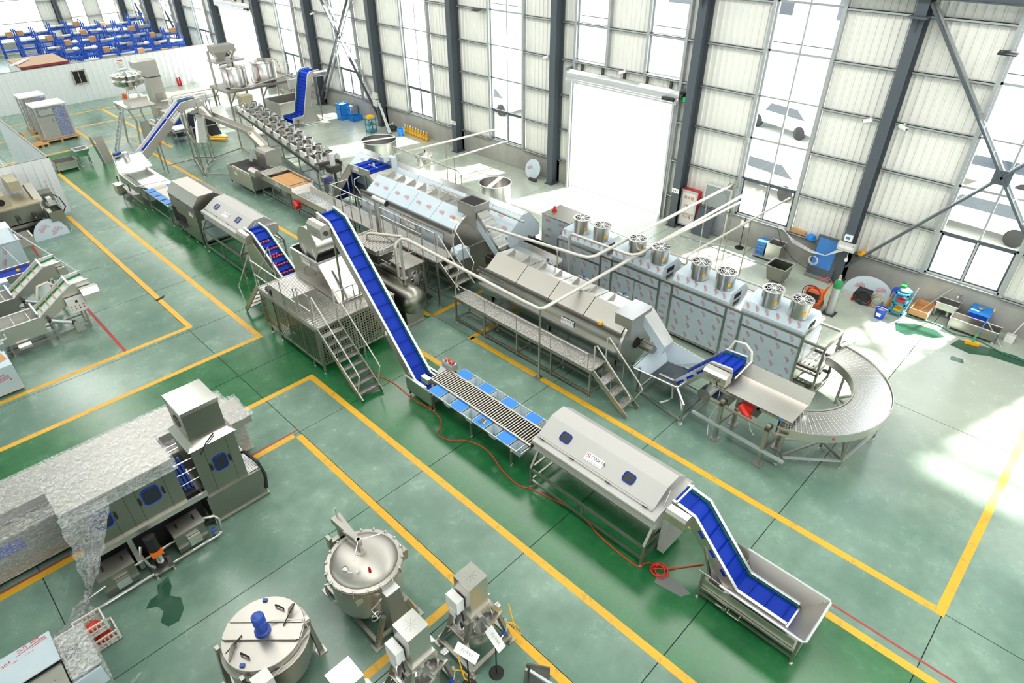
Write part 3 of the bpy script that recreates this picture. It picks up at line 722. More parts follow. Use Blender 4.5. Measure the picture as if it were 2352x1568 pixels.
for x in (7.01, 7.85):
    part(t, 'board_frame', 'alu', B().box(x-.155, x-.14, 6.72, 9.58, ZT-.03, ZT+.005).box(x+.14, x+.155, 6.72, 9.58, ZT-.03, ZT+.005).box(x-.14, x+.14, 6.72, 6.735, ZT-.03, ZT+.005).box(x-.14, x+.14, 9.565, 9.58, ZT-.03, ZT+.005))
    for k in range(4):
        yb = 9.39-k*.745
        q = wpiece(t, 'cutting_board', BM, (x, yb, ZT)); sl = bpy.data.objects.new('board_slot', GM); COL.objects.link(sl); sl.parent = q; sl.location = (.11 if x > 7.5 else .11, 0, .013)
        wpiece(t, 'scrap_chute', CHM, (x, yb-.37, ZT))
        for e in (-.185, .185): part(t, 'divider', 'alu', B().box(x-.14, x+.14, yb-.37+e-.008, yb-.37+e+.008, ZT-.03, ZT+.003))
part(t, 'control_box', 'steel', B().box(6.98, 7.10, 9.72, 9.98, ZT, ZT+.14)); dvr = drive_box(t, 7.70, 7.90, 9.70, 10.06, ZT-.02, ZT+.16, .04)
for a, b_, c_ in ((0, 0, 0), (.05, -.07, 0), (.02, -.14, .0), (.06, -.20, 0), (.0, -.22, 0), (.07, -.02, 0)): apple(7.76+a*1.1, 9.98+b_, ZT+.16, 'red apple resting on the drive cover at the end of the sorting table', 'apples on the sorting table end')
k_ = thing('wrench_set', 'grey pliers lying on a blue cutting board of the sorting table', 'tool', (7.0, 7.9, ZT+.013))
for dy in (-.035, 0, .035): part(k_, 'grip', 'cast_grey', B().box(6.93, 7.07, 7.91+dy-.010, 7.91+dy+.010, ZT+.013, ZT+.035))
part(k_, 'jaw', 'cast_grey', B().box(7.05, 7.09, 7.87, 7.95, ZT+.013, ZT+.04))
single('knife', 'yellow handled knife lying on a blue cutting board of the sorting table', 'knife', 'yellow_tag', B().bar((6.96, 7.80, ZT+.022), (7.06, 7.84, ZT+.022), .03, .018))
# ---- long elevator climbing to the crusher
t = thing('long_elevator', 'tall narrow blue belt elevator climbing from sorting table over the crusher platform', 'conveyor', (7.25, 11.5, 0))
elevator(t, 'y', [(9.86, .46), (10.30, .46), (13.12, 3.70), (13.62, 3.80)], 7.03, 7.47, .09, .16, .335, .05)
part(t, 'feed_box', 'steel', B().box(6.94, 6.955, 9.6, 10.55, .18, .58).box(7.545, 7.56, 9.6, 10.55, .18, .58).box(6.955, 7.545, 9.6, 9.615, .18, .46).box(6.955, 7.545, 9.6, 10.55, .18, .2))
[part(t, 'feed_rim', 'alu', B().box(a, a+.05, 9.58, 10.6, .575, .595)) for a in (6.92, 7.53)]
hopper_wall(t, [(7.55, 9.62, .60), (7.55, 10.1, .60), (7.72, 10.1, .72), (7.72, 9.62, .72)], 'spill_guard', 'alu')
for x in (6.97, 7.53):
    for y in (9.70, 10.48): leg(t, x, y, .3)
    rail(t, (x, 9.70, .16), (x, 10.48, .16))
d = drive_box(t, 6.70, 6.98, 13.0, 13.62, 3.44, 3.78, .08)
place(d, 'etched_name', T_ETCH, (6.70, 13.3, 3.56), (0, -1, 0), (0, 0, 1), .3)
part(d, 'shaft_cap', 'steel_dark', B().cyl((6.84, 12.99, 3.58), (6.84, 12.97, 3.58), .06, 12))
for x in (7.0, 7.5): part(t, 'support_leg', 'steel_frame', B().bar((x, 12.95, 3.5), (x, 13.05, 1.4), .04))
part(t, 'inspection_tag', 'paper', B().box(6.985, 6.994, 11.2, 11.26, 1.42, 1.52))
# ================================================================ CRUSHER PLATFORM
t = thing('crusher_platform', 'steel platform with perforated skirts and a stair facing the camera, carrying the crusher', 'platform', (6.9, 14.2, 0))
PZ = 1.38
part(t, 'deck', 'diamond_plate', B().box(5.96, 8.35, 12.72, 15.75, PZ-.05, PZ))
DK = B()
for k in range(28): DK.box(5.99+0*k, 6.72, 12.76+k*.105, 12.785+k*.105, PZ, PZ+.006)
part(t, 'deck_grating', 'steel_bright', DK, kind='stuff')
for x, y in ((5.98, 12.75), (5.98, 13.25), (5.98, 14.92), (5.98, 15.5), (8.3, 12.75), (8.3, 15.7), (7.2, 12.75), (7.2, 15.7)): leg(t, x, y, PZ-.05, .05)
for y0, y1 in ((12.80, 13.48), (13.52, 14.2), (14.24, 14.92), (14.96, 15.62)):
    p = part(t, 'perforated_panel', 'steel_olive', B().perf((5.955, y0, .28), (0, y1-y0, 0), (0, 0, 1.0), 11, 17, .36))
    part(p, 'panel_frame', 'steel_frame', B().box(5.94, 5.975, y0-.03, y0, .24, 1.32).box(5.94, 5.975, y1, y1+.02, .24, 1.32).box(5.94, 5.975, y0, y1, .24, .28).box(5.94, 5.975, y0, y1, 1.28, 1.32))
for x0, x1 in ((6.03, 6.62), (6.66, 7.45), (7.49, 8.27)):
    p = part(t, 'perforated_panel', 'steel_dull', B().perf((x0, 12.735, .28), (x1-x0, 0, 0), (0, 0, 1.0), 8 if x0 < 6.5 else 10, 13, .34))
    part(p, 'panel_frame', 'steel_frame', B().box(x0-.03, x0, 12.72, 12.75, .24, 1.32).box(x1, x1+.02, 12.72, 12.75, .24, 1.32).box(x0, x1, 12.72, 12.75, .24, .28).box(x0, x1, 12.72, 12.75, 1.28, 1.32))
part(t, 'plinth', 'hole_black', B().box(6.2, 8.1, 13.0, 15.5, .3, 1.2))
part(t, 'latch', 'steel_bright', B().box(5.925, 5.95, 14.18, 14.26, .72, .84))
stairs(t, 5.97, 6.56, 12.70, PZ+.03, 11.08, .02, 9, rail_h=.92, td=.17)
stairs(t, 5.99, 6.56, 15.78, PZ+.03, 17.1, .02, 6, tread='steel_dull', rail_h=.92, td=.17)
railing(t, [(5.98, 15.74, PZ), (5.98, 13.6, PZ)], .8, .7); railing(t, [(5.98, 13.4, PZ), (5.98, 12.85, PZ)], .9, .5)
railing(t, [(6.62, 12.78, PZ), (7.75, 12.78, PZ)], .75, .6)
# ---- crusher standing on the platform
t = thing('crusher', 'stainless crusher with open hopper and big drum standing on the platform under the long elevator', 'food machine', (7.7, 14.5, PZ))
sidep = [(15.5, PZ+.02), (15.5, 2.28), (14.12, 2.28), (13.35, PZ+.02)]
part(t, 'side_plate', 'steel', B().prism(sidep, 7.03, 7.05, 'x')); part(t, 'side_plate', 'steel', B().prism(sidep, 8.45, 8.47, 'x'))
hopper_wall(t, [(7.05, 14.12, 2.28), (8.45, 14.12, 2.28), (8.45, 13.36, PZ+.03), (7.05, 13.36, PZ+.03)], 'front_plate')
part(t, 'hopper_lip', 'alu', B().box(7.0, 8.5, 14.08, 14.13, 2.27, 2.30).box(7.0, 7.06, 14.1, 15.52, 2.27, 2.30).box(8.44, 8.5, 14.1, 15.52, 2.27, 2.30).box(7.0, 8.5, 15.48, 15.53, 2.27, 2.30))
part(t, 'back_plate', 'steel', B().box(7.05, 8.45, 15.48, 15.5, PZ+.02, 2.28)); part(t, 'hopper_bottom', 'hole_black', B().box(7.06, 8.44, 14.14, 15.47, 1.7, 1.72))
part(t, 'drum', 'steel_bright', B().lathe([(0, 7.17), (.46, 7.17), (.46, 8.3), (0, 8.3)], (0, 14.68, 2.62), 36, 'x'))
part(t, 'end_disc', 'steel', B().lathe([(0, 7.14), (.48, 7.14), (.48, 7.165), (0, 7.165)], (0, 14.68, 2.62), 36, 'x'))
for y in (14.45, 14.95): part(t, 'drum_support', 'steel', B().prism([(y-.14, 2.1), (y+.14, 2.1), (y, 2.55)], 7.12, 7.14, 'x'))
sign(t, (7.03, 14.75, 2.12), (0, -1, 0), (0, 0, 1), .42)
part(t, 'logo_tag', 'print_red', B().box(7.02, 7.029, 14.05, 14.1, 2.02, 2.07))
ov = part(t, 'access_door', 'steel_dull', B().prism([(14.62+.42*cos(a)*.9, 1.86+.15*sin(a)-.35*(cos(a)*.42)) for a in [2*pi*k/20 for k in range(20)]], 7.018, 7.03, 'x')); part(ov, 'hinge', 'steel_bright', B().tube([(7.01, 14.95, 1.75), (6.99, 14.92, 1.85), (7.01, 14.86, 1.95)], .012, 6))
part(t, 'vent_window', 'hole_black', B().box(7.3, 7.7, 13.72, 13.75, 1.5, 1.75))
bx = part(t, 'motor_housing', 'steel_dull', B().box(5.99, 6.72, 13.85, 14.92, PZ, 1.78)); GB = B()
for k in range(16): GB.box(6.01, 6.70, 13.88+k*.066, 13.895+k*.066, 1.78, 1.788)
part(bx, 'top_grating', 'steel_bright', GB, kind='stuff'); part(t, 'side_motor', 'steel_dark', B().cyl((6.05, 15.0, 1.5), (6.05, 15.25, 1.5), .09, 12))
part(t, 'chute', 'steel', B().hexa([(7.3, 13.5, 1.75), (7.8, 13.5, 1.75), (7.8, 13.9, 2.1), (7.3, 13.9, 2.1)], [(7.3, 13.3, 1.45), (7.8, 13.3, 1.45), (7.8, 13.34, 1.4), (7.3, 13.34, 1.4)]))
# ---- small apple lift between crusher stair and the second brush washer
t = thing('apple_lift', 'short blue cleated lift carrying red apples up to the second brush washer', 'conveyor', (7.45, 17.2, 0))
elevator(t, 'y', [(16.2, .42), (16.55, .42), (18.30, 1.62), (18.82, 1.66)], 7.22, 7.68, .09, .15, .30, .05)
for x in (7.15, 7.75):
    for y in (16.3, 18.55): leg(t, x, y, .45 if y < 17 else 1.5)
    rail(t, (x, 16.3, .2), (x, 18.55, .2))
part(t, 'side_skirt', 'steel', B().prism([(18.75, .12), (18.75, 1.5), (18.2, 1.5), (17.3, .85), (17.3, .12)], 7.10, 7.12, 'x'))
drive_box(t, 6.94, 7.18, 18.25, 18.85, 1.42, 1.70, .06)
part(t, 'feed_hopper', 'steel', B().hexa([(7.05, 15.95, .8), (7.85, 15.95, .8), (7.85, 15.97, .8), (7.05, 15.97, .8)], [(7.2, 16.18, .4), (7.7, 16.18, .4), (7.7, 16.2, .4), (7.2, 16.2, .4)]))
sl = (1.62-.42)/(18.30-16.55); dl = sqrt(1+sl*sl)
for k, (n, off) in enumerate(((9, .02), (5, .05), (6, .0), (8, .0), (5, .0), (4, .0))):
    s0 = .12+.30*k+.30*1 - .42*0
    y = 16.55+(s0-.23)/dl+.045; z = .42+(s0-.23)*sl/dl
    for j in range(n):
        row, c = divmod(j, 5); yy = y+row*.06; apple(7.27+c*.088+random.uniform(-.012, .012)+.03*row, yy, z+.055+sl*.0+row*.055, 'red apple held by the %s loaded cleat from the bottom of the short blue lift' % ('lowest', 'second', 'third', 'fourth', 'fifth', 'sixth')[k], 'apples on the short blue lift', .036)
brush_washer('second grey hooded brush washer between the apple lift and the green sided peeler box', 6.95, 18.92, 21.85, .28)
# ---- peeler box
t = thing('peeler_box', 'tall boxy roller peeler with slanted front lid left of the second brush washer', 'food machine', (7.4, 23.2, 0))
pr = [(6.97, .12), (8.3, .12), (8.3, 1.45), (7.78, 1.78), (7.22, 1.78), (6.97, 1.46)]
part(t, 'body', 'steel_olive', B().prism(pr, 22.12, 24.3, 'y'))
part(t, 'front_lid', 'steel_bright', B().hexa([(6.95, 22.14, 1.47), (6.95, 24.28, 1.47), (6.97, 24.28, 1.46), (6.97, 22.14, 1.46)], [(7.20, 22.14, 1.795), (7.20, 24.28, 1.795), (7.22, 24.28, 1.785), (7.22, 22.14, 1.785)]))
part(t, 'top_lid', 'steel_dull', B().box(7.21, 7.79, 22.14, 24.28, 1.782, 1.80)); part(t, 'discharge_opening', 'hole_black', B().box(6.955, 6.972, 23.2, 23.85, .5, .82)); part(t, 'discharge_tray', 'steel_olive', B().box(6.8, 6.97, 23.15, 23.9, .45, .5))
part(t, 'side_panel', 'film', B().box(7.1, 8.2, 22.10, 22.12, .2, .95)); part(t, 'open_bay', 'hole_black', B().box(6.955, 6.972, 23.95, 24.28, .15, .95))
sign(t, (6.97, 22.55, 1.1), (0, -1, 0), (0, 0, 1), .34)
for y in (22.16, 22.8, 23.5, 24.26):
    for x in (7.0, 8.26): leg(t, x, y, .12)
for y in (22.6, 23.3, 23.9): handle(t, (6.96, y+.05, 1.44), (6.96, y-.05, 1.44), (-1, 0, 0), .01)
# ================================================================ VESSEL SKID between crusher and the drums
t = thing('vacuum_vessel', 'horizontal steel pressure vessel with domed end and white pipe beside the crusher platform', 'tank', (9.0, 13.7, 0))
VX, VZ, VR = 9.08, .78, .42
prof = [(0, 12.62)]+[(VR*sin(a), 12.92-.30*cos(a)) for a in [pi/2*k/6 for k in range(1, 7)]]+[(VR, 14.9), (0, 15.1)]
part(t, 'shell', 'steel_olive', B().lathe(prof, (VX, 0, VZ), 30, 'y'))
for y in (12.95, 14.4): part(t, 'saddle', 'steel_frame', B().box(VX-.3, VX+.3, y-.04, y+.04, .05, VZ-.2)); part(t, 'foot_plate', 'steel_frame', B().box(VX-.35, VX+.35, y-.08, y+.08, 0, .05))
nz = part(t, 'nozzle', 'steel_frame', B().cyl((VX+.0, 13.25, VZ+.3), (VX, 13.25, VZ+.55), .06, 12)); part(nz, 'flange', 'steel_frame', B().cyl((VX, 13.25, VZ+.55), (VX, 13.25, VZ+.59), .11, 14))
part(t, 'pipe', 'pipe_white', B().tube([(VX, 13.25, VZ+.59), (VX, 13.25, 2.5), (VX+.03, 13.18, 2.57), (VX+.1, 13.05, 2.58), (9.60, 9.2, 2.12), (9.68, 8.72, 2.06), (9.78, 8.64, 2.06), (20.15, 8.64, 2.06)], .045, 10))
# ---- second vessel with quick opening door and perforated cover
t = thing('autoclave', 'dark steel vessel with bolted door under the perforated labelled cover beside the drums', 'tank', (9.5, 14.6, 0))
part(t, 'shell', 'steel', B().lathe([(0, 13.75), (.36, 13.78), (.42, 13.9), (.42, 15.6), (0, 15.7)], (9.75, 0, .95), 28, 'y'))
dr = part(t, 'round_door', 'steel_bright', B().lathe([(0, 13.62), (.16, 13.66), (.20, 13.72), (.20, 13.78), (0, 13.79)], (9.85, 0, .9), 24, 'y'))
for k in range(8): part(dr, 'clamp', 'steel_bright', B().ball((9.85+.215*cos(k*pi/4), 13.70, .9+.215*sin(k*pi/4)), .03, 8, 5))
part(t, 'side_mesh', 'steel_dark', B().perf((10.02, 13.85, .35), (.0, .9, 0), (0, 0, .9), 9, 9, .34))
for x, y in ((9.4, 13.6), (10.05, 13.6), (9.4, 15.6), (10.05, 15.6)): leg(t, x, y, 1.35, .06)
part(t, 'frame_top', 'steel_dull', B().box(9.36, 10.09, 13.56, 15.64, 1.35, 1.40)); part(t, 'tray', 'steel_dark', B().box(9.4, 10.05, 13.3, 13.62, .3, .34))
part(t, 'manifold_box', 'steel_dark', B().box(8.9, 9.45, 14.2, 15.2, 1.5, 1.98)); GA = B()
pf = part(t, 'perforated_cover', 'steel_dull', B().perf((8.78, 14.05, 2.02), (.72, 0, 0), (0, 1.2, 0), 10, 16, .3)); part(pf, 'cover_frame', 'steel_frame', B().box(8.74, 8.78, 14.0, 15.3, 1.9, 2.04).box(9.5, 9.54, 14.0, 15.3, 1.9, 2.04).box(8.78, 9.5, 14.0, 14.05, 1.9, 2.04).box(8.78, 9.5, 15.25, 15.3, 1.9, 2.04))
sign(t, (9.12, 14.0, 1.95), (1, 0, 0), (0, -.25, 1), .52)
part(t, 'cable_bundle', 'cable_white', B().tube([(8.95, 14.1, 1.7), (9.1, 13.9, 1.55), (9.3, 13.95, 1.75), (9.4, 13.85, 1.45)], .012, 6)); ring(t, 'pressure_gauge', 'steel_bright', (9.3, 13.98, 1.72), .05, .012, 'y', 14)
part(t, 'steam_pipe', 'pipe_white', B().tube([(9.1, 14.9, 2.02), (9.1, 14.9, 2.16), (9.2, 14.8, 2.18), (9.66, 14.0, 2.18), (9.62, 13.9, 2.18), (9.28, 13.75, 2.18), (9.22, 13.72, 2.1), (9.22, 13.72, .95)], .045, 10))
railing(t, [(9.35, 13.6, 1.4), (10.05, 13.6, 1.4), (10.05, 15.6, 1.4)], .85, .7)
# ================================================================ DRUMS
def drum(label, x, z, r, y0, y1, film, name='drum_blancher'):
    t = thing(name, label, 'food machine', (x, (y0+y1)/2, 0))
    a = [pi+.32+k*(pi-.64+.32*2+.0)/18 for k in range(19)]
    a = [radians(158+k*(382-158)/20) for k in range(21)]
    hull = [(x+r*cos(q), z+r*sin(q)) for q in a]
    top = [(x+r*.72, z+r*.86), (x-r*.72, z+r*.86)]
    part(t, 'hull', 'steel_bright' if not film else 'steel', B().prism(hull, y0, y1, 'y'), ang=25)
    L = y1-y0; n = 4
    for k in range(n):
        ya, yb = y0+.02+(L-.25)*k/n, y0+.02+(L-.25)*(k+1)/n-.02
        l = part(t, 'lid', 'film' if film else 'steel_dull', B().hexa([(x-r*.90, ya, z+r*.52), (x-r*.90, yb, z+r*.52), (x-r*.88, yb, z+r*.60), (x-r*.88, ya, z+r*.60)], [(x-r*.22, ya, z+r*.98), (x-r*.22, yb, z+r*.98), (x-r*.24, yb, z+r*1.06), (x-r*.24, ya, z+r*1.06)]))
        part(t, 'top_plate', 'steel_bright', B().hexa([(x-r*.22, ya, z+r*.98), (x-r*.22, yb, z+r*.98), (x-r*.22, yb, z+r*1.03), (x-r*.22, ya, z+r*1.03)], [(x+r*.55, ya, z+r*.88), (x+r*.55, yb, z+r*.88), (x+r*.55, yb, z+r*.93), (x+r*.55, ya, z+r*.93)]))
        for e in (.25, .75):
            ym = ya+(yb-ya)*e; part(l, 'hinge_plate', 'steel_frame', B().prism([(x-r*.25, z+r*1.0), (x+r*.35, z+r*.95), (x+r*.3, z+r*1.14)], ym-.004, ym+.004, 'y'))
        if film:
            v = Vector((r*.68, 0, r*.46)).normalized()
            for e in (.3, .75): sus(l, Vector((x-r*.58, ya+(yb-ya)*e, z+r*.835)), (0, -1, 0), v, 1.0)
    part(t, 'back_cover', 'steel', B().hexa([(x+r*.55, y0, z+r*.88), (x+r*.55, y1, z+r*.88), (x+r*.55, y1, z+r*.92), (x+r*.55, y0, z+r*.92)], [(x+r*1.0, y0, z+r*.3), (x+r*1.0, y1, z+r*.3), (x+r*1.02, y1, z+r*.34), (x+r*1.02, y0, z+r*.34)]))
    part(t, 'edge_beam', 'steel_bright', B().box(x-r*1.04, x-r*.90, y0-.02, y1+.02, z+r*.40, z+r*.47)); part(t, 'edge_seal', 'steel_dark', B().box(x-r*.97, x-r*.88, y0-.02, y1+.02, z+r*.47, z+r*.56))
    for y in (y0+.25, (y0+y1)/2, y1-.25):
        for s in (-1, 1): leg(t, x+s*r*.6, y, z-r*.7, .06)
        rail(t, (x-r*.6, y, .3), (x+r*.6, y, .3)); 
        part(t, 'saddle', 'steel_frame', B().box(x-r*.7, x+r*.7, y-.03, y+.03, z-r*1.02, z-r*.72))
    for s in (-1, 1): rail(t, (x+s*r*.6, y0+.25, .3), (x+s*r*.6, y1-.25, .3))
    return t
# drum A, under protective film
AX, AZ, AR = 11.9, 1.57, .86
t = drum('large drum blancher covered in pale protective film next to the raised walkway', AX, AZ, AR, 13.45, 18.1, True)
def shell_panel(root, x, z, r, y0, y1, a0, a1, mat, name, n=8, th=.006):
    pts = [(x+(r+.004)*cos(radians(a0+(a1-a0)*k/n)), z+(r+.004)*sin(radians(a0+(a1-a0)*k/n))) for k in range(n+1)]; q = [(x+(r+.004+th)*cos(radians(a0+(a1-a0)*k/n)), z+(r+.004+th)*sin(radians(a0+(a1-a0)*k/n))) for k in range(n+1)]
    b = B()
    for k in range(n): b.prism([pts[k], pts[k+1], q[k+1], q[k]], y0, y1, 'y')
    return part(root, name, mat, b, ang=30)
for k, (y0, y1, mat) in enumerate(((17.05, 18.05, 'film'), (15.95, 17.0, 'film'), (14.95, 15.9, 'film_clear'), (13.85, 14.9, 'film'))):
    sp = shell_panel(t, AX, AZ, AR, y0, y1, 160, 225, mat, 'hull_film')
    if mat == 'film':
        for (a, f) in ((172, .7), (185, .35), (200, .75), (212, .3)):
            ra = radians(a); o = (AX+(AR+.012)*cos(ra), y0+(y1-y0)*f, AZ+(AR+.012)*sin(ra)); sus(sp, o, (0, -1, 0), (sin(ra), 0, -cos(ra)), .9)
sign(t, (AX-AR*1.02, 15.4, AZ+.1), (0, -1, 0), (.1, 0, 1), .5)
part(t, 'end_disc', 'steel', B().lathe([(0, 13.36), (.92, 13.36), (.92, 13.44), (0, 13.44)], (AX, 0, AZ-.05), 36, 'y'))
part(t, 'end_base', 'steel', B().box(AX-.84, AX+.7, 13.34, 13.44, .25, AZ-.2))
cone = part(t, 'end_cone', 'steel', B().lathe([(.865, 13.44), (.87, 13.8)], (AX, 0, AZ), 30, 'y'))
db = part(t, 'discharge_box', 'steel', B().prism([(13.02, 2.0), (13.75, 2.3), (13.75, 2.75), (13.02, 2.75)], AX-.30, AX+.30, 'x')); part(db, 'box_opening', 'hole_black', B().box(AX-.25, AX+.25, 13.08, 13.7, 2.745, 2.755)); part(db, 'box_rim', 'steel_bright', B().box(AX-.32, AX-.26, 13.0, 13.77, 2.74, 2.77).box(AX+.26, AX+.32, 13.0, 13.77, 2.74, 2.77).box(AX-.26, AX+.26, 13.0, 13.06, 2.74, 2.77).box(AX-.26, AX+.26, 13.71, 13.77, 2.74, 2.77))
for k in range(4):
    y, z = 13.0-k*.22, 2.55-k*.21
    part(t, 'stepped_chute', 'steel_bright', B().prism([(y, z-.25), (y, z), (y-.2, z-.16), (y-.22, z-.21), (y-.22, z-.42)], AX-.22, AX+.2, 'x'))
part(t, 'chute_side', 'film', B().prism([(13.02, 2.1), (13.02, 2.35), (12.15, 1.62), (12.15, 1.35)], AX-.235, AX-.222, 'x'))
hp = part(t, 'receiving_hopper', 'steel_olive', B().box(11.35, 11.365, 11.95, 12.35, 1.28, 1.55).box(12.2, 12.215, 11.95, 12.35, 1.28, 1.55).box(11.365, 12.2, 11.95, 11.965, 1.28, 1.55).box(11.365, 12.2, 12.335, 12.35, 1.28, 1.55))
sign(hp, (11.78, 11.95, 1.42), (1, 0, 0), (0, 0, 1), .4)
gm = part(t, 'gear_motor_cover', 'film', B().prism([(10.75, 1.35), (11.25, 1.35), (11.25, 1.62), (11.18, 1.7), (10.82, 1.7), (10.75, 1.62)], 12.9, 13.2, 'y')); sus(gm, (10.75, 13.05, 1.5), (0, -1, 0), (0, 0, 1), .8)
# drum B
BX, BZ, BR = 11.32, 1.24, .72
t = drum('bare polished steel drum blancher in front of the film clad tunnel', BX, BZ, BR, 6.98, 11.85, False)
sign(t, (BX-BR*1.01-.004, 8.55, BZ+.08), (0, -1, 0), (.12, 0, 1), .42)
part(t, 'end_disc', 'steel', B().lathe([(0, 6.92), (.70, 6.92), (.72, 6.98), (0, 6.98)], (BX, 0, BZ), 32, 'y')); part(t, 'drain_port', 'hole_black', B().lathe([(0, 6.90), (.14, 6.90), (.14, 6.92)], (BX-.05, 0, BZ-.1), 18, 'y'))
part(t, 'end_box', 'steel', B().prism([(BX-.5, 1.55), (BX+.3, 1.6), (BX+.3, 2.05), (BX-.5, 2.05)], 6.82, 7.3, 'y')); part(t, 'box_lid', 'steel_bright', B().box(BX-.52, BX+.32, 6.80, 7.32, 2.05, 2.065))
part(t, 'discharge_chute', 'film', B().hexa([(BX+.0, 6.84, 1.66), (BX+.42, 6.84, 1.66), (BX+.42, 6.84, 1.96), (BX, 6.84, 1.96)], [(BX+.1, 6.28, 1.02), (BX+.48, 6.28, 1.02), (BX+.48, 6.22, 1.26), (BX+.1, 6.22, 1.26)])); part(t, 'chute_lid', 'steel_bright', B().hexa([(BX, 6.85, 1.96), (BX+.42, 6.85, 1.96), (BX+.42, 6.85, 1.972), (BX, 6.85, 1.972)], [(BX+.1, 6.22, 1.26), (BX+.48, 6.22, 1.26), (BX+.48, 6.22, 1.272), (BX+.1, 6.22, 1.272)]))
part(t, 'side_motor', 'steel_dull', B().lathe([(0, 6.55), (.13, 6.55), (.13, 6.9), (0, 6.9)], (BX+.22, 0, BZ-.25), 16, 'y')); part(t, 'warning_lamp', 'yellow_tag', B().box(BX-.70, BX-.62, 7.55, 7.65, 1.66, 1.73))
for y in (8.1, 9.4, 10.7):
    v_ = part(t, 'valve_branch', 'steel_frame', B().tube([(BX+.55, y, 1.6), (BX+.7, y, 1.75), (BX+.7, y-.35, 1.75)], .022, 8)); part(v_, 'valve_handle', 'print_blue', B().box(BX+.66, BX+.74, y-.2, y-.17, 1.78, 1.86))
part(t, 'logo_tag', 'print_red', B().box(BX-BR*.9-.012, BX-BR*.9, 11.6, 11.68, BZ+.2, BZ+.28))
# ---- walkways
t = thing('lower_walkway', 'low diamond plate walkway along the bare drum with a stair at its right end', 'walkway', (10.2, 9.6, 0))
part(t, 'deck', 'diamond_plate', B().box(9.92, 10.48, 7.2, 12.18, .80, .85))
for y in (7.25, 8.5, 9.7, 10.95, 12.12):
    for x in (9.95, 10.45): leg(t, x, y, .80, .045)
    rail(t, (9.95, y, .14), (10.45, y, .14)); rail(t, (9.95, y, .7), (10.45, y, .7))
for x in (9.95, 10.45): rail(t, (x, 7.25, .14), (x, 12.12, .14)); rail(t, (x, 7.25, .77), (x, 12.12, .77))
railing(t, [(9.95, 12.1, .85), (9.95, 7.35, .85)], .42, 1.2, ())
stairs(t, 9.95, 10.42, 7.18, .87, 6.12, .02, 4, rail_h=.75, td=.24)
t = thing('upper_walkway', 'raised diamond plate walkway with pipe railings along the film covered drum', 'walkway', (10.4, 15.6, 0))
WZ = 1.52
part(t, 'deck', 'diamond_plate', B().box(10.12, 10.82, 13.05, 18.4, WZ-.05, WZ))
for y in (13.1, 14.4, 15.7, 17.0, 18.35):
    for x in (10.15, 10.79): leg(t, x, y, WZ-.05, .05)
    rail(t, (10.15, y, .5), (10.79, y, .5))
for x in (10.15, 10.79): rail(t, (x, 13.1, .5), (x, 18.35, .5))
railing(t, [(10.15, 18.36, WZ), (10.15, 16.3, WZ)], .9, .55); railing(t, [(10.15, 16.2, WZ), (10.15, 15.0, WZ)], .9, .6); railing(t, [(10.15, 14.9, WZ), (10.15, 13.1, WZ)], .9, .6); railing(t, [(10.8, 18.36, WZ), (10.2, 18.36, WZ)], .9, .6)
stairs(t, 10.17, 10.75, 13.03, WZ+.03, 12.22, .87, 4, rail_h=.85, td=.2)
t = thing('vent_stack', 'vertical steel vent pipe with an open elbow rising through the upper walkway', 'pipe', (10.02, 15.5, 0))
part(t, 'pipe', 'steel', B().lathe([(.075, 0), (.075, 2.72)], (10.0, 15.6, 0), 16)); part(t, 'elbow_pipe', 'steel', B().lathe([(.085, 15.05), (.085, 15.7)], (10.0, 0, 2.76), 18, 'y')); part(t, 'pipe_mouth', 'hole_black', B().lathe([(0, 15.06), (.08, 15.06)], (10.0, 0, 2.76), 18, 'y')); part(t, 'pipe_end', 'steel', B().lathe([(0, 15.7), (.085, 15.7)], (10.0, 0, 2.76), 18, 'y'))
# ---- film roofed machine behind drum A
t = thing('hooded_blancher', 'long machine with sloping film covered hood panels behind the film covered drum', 'food machine', (13.3, 16.8, 0))
Y0, Y1 = 12.7, 21.4
part(t, 'body', 'steel', B().box(12.75, 14.0, Y0+.2, Y1, .35, 1.55))
n = 7
for k in range(n):
    ya, yb = Y0+(Y1-Y0)*k/n+.012, Y0+(Y1-Y0)*(k+1)/n-.012
    pl = part(t, 'hood_panel', 'film', B().hexa([(12.60, ya, 1.55), (12.60, yb, 1.55), (12.62, yb, 1.53), (12.62, ya, 1.53)], [(13.25, ya, 2.06), (13.25, yb, 2.06), (13.27, yb, 2.04), (13.27, ya, 2.04)]))
    part(t, 'lower_panel', 'film', B().box(12.60, 12.615, ya, yb, 1.2, 1.55))
    v = Vector((.65, 0, .51)).normalized()
    for (e, q) in ((.25, .3), (.6, .7), (.8, .25)): sus(pl, Vector((12.60+.65*q, ya+(yb-ya)*e, 1.55+.51*q)), (0, -1, 0), v, 1.1)
part(t, 'ridge_plate', 'steel_bright', B().box(13.25, 13.6, Y0, Y1, 2.04, 2.07)); part(t, 'back_panel', 'steel', B().hexa([(13.6, Y0, 2.04), (13.6, Y1, 2.04), (13.6, Y1, 2.07), (13.6, Y0, 2.07)], [(14.05, Y0, 1.5), (14.05, Y1, 1.5), (14.07, Y1, 1.52), (14.07, Y0, 1.52)]))
part(t, 'end_gable', 'film', B().prism([(12.6, 1.2), (12.6, 1.55), (13.25, 2.05), (13.6, 2.05), (14.05, 1.5), (14.05, 1.2)], Y0-.01, Y0, 'y')); part(t, 'end_opening', 'hole_black', B().box(12.7, 13.9, Y0+.02, Y0+.2, .9, 1.5))
for y in (13.1, 15.2, 17.3, 19.4, 21.2):
    for x in (12.8, 13.95): leg(t, x, y, .4, .06)
part(t, 'spray_pipe', 'steel', B().tube([(12.45, 16.2, 1.6), (12.45, 16.2, 2.3), (12.5, 16.1, 2.36), (12.5, 11.9, 2.36)], .035, 8)); 
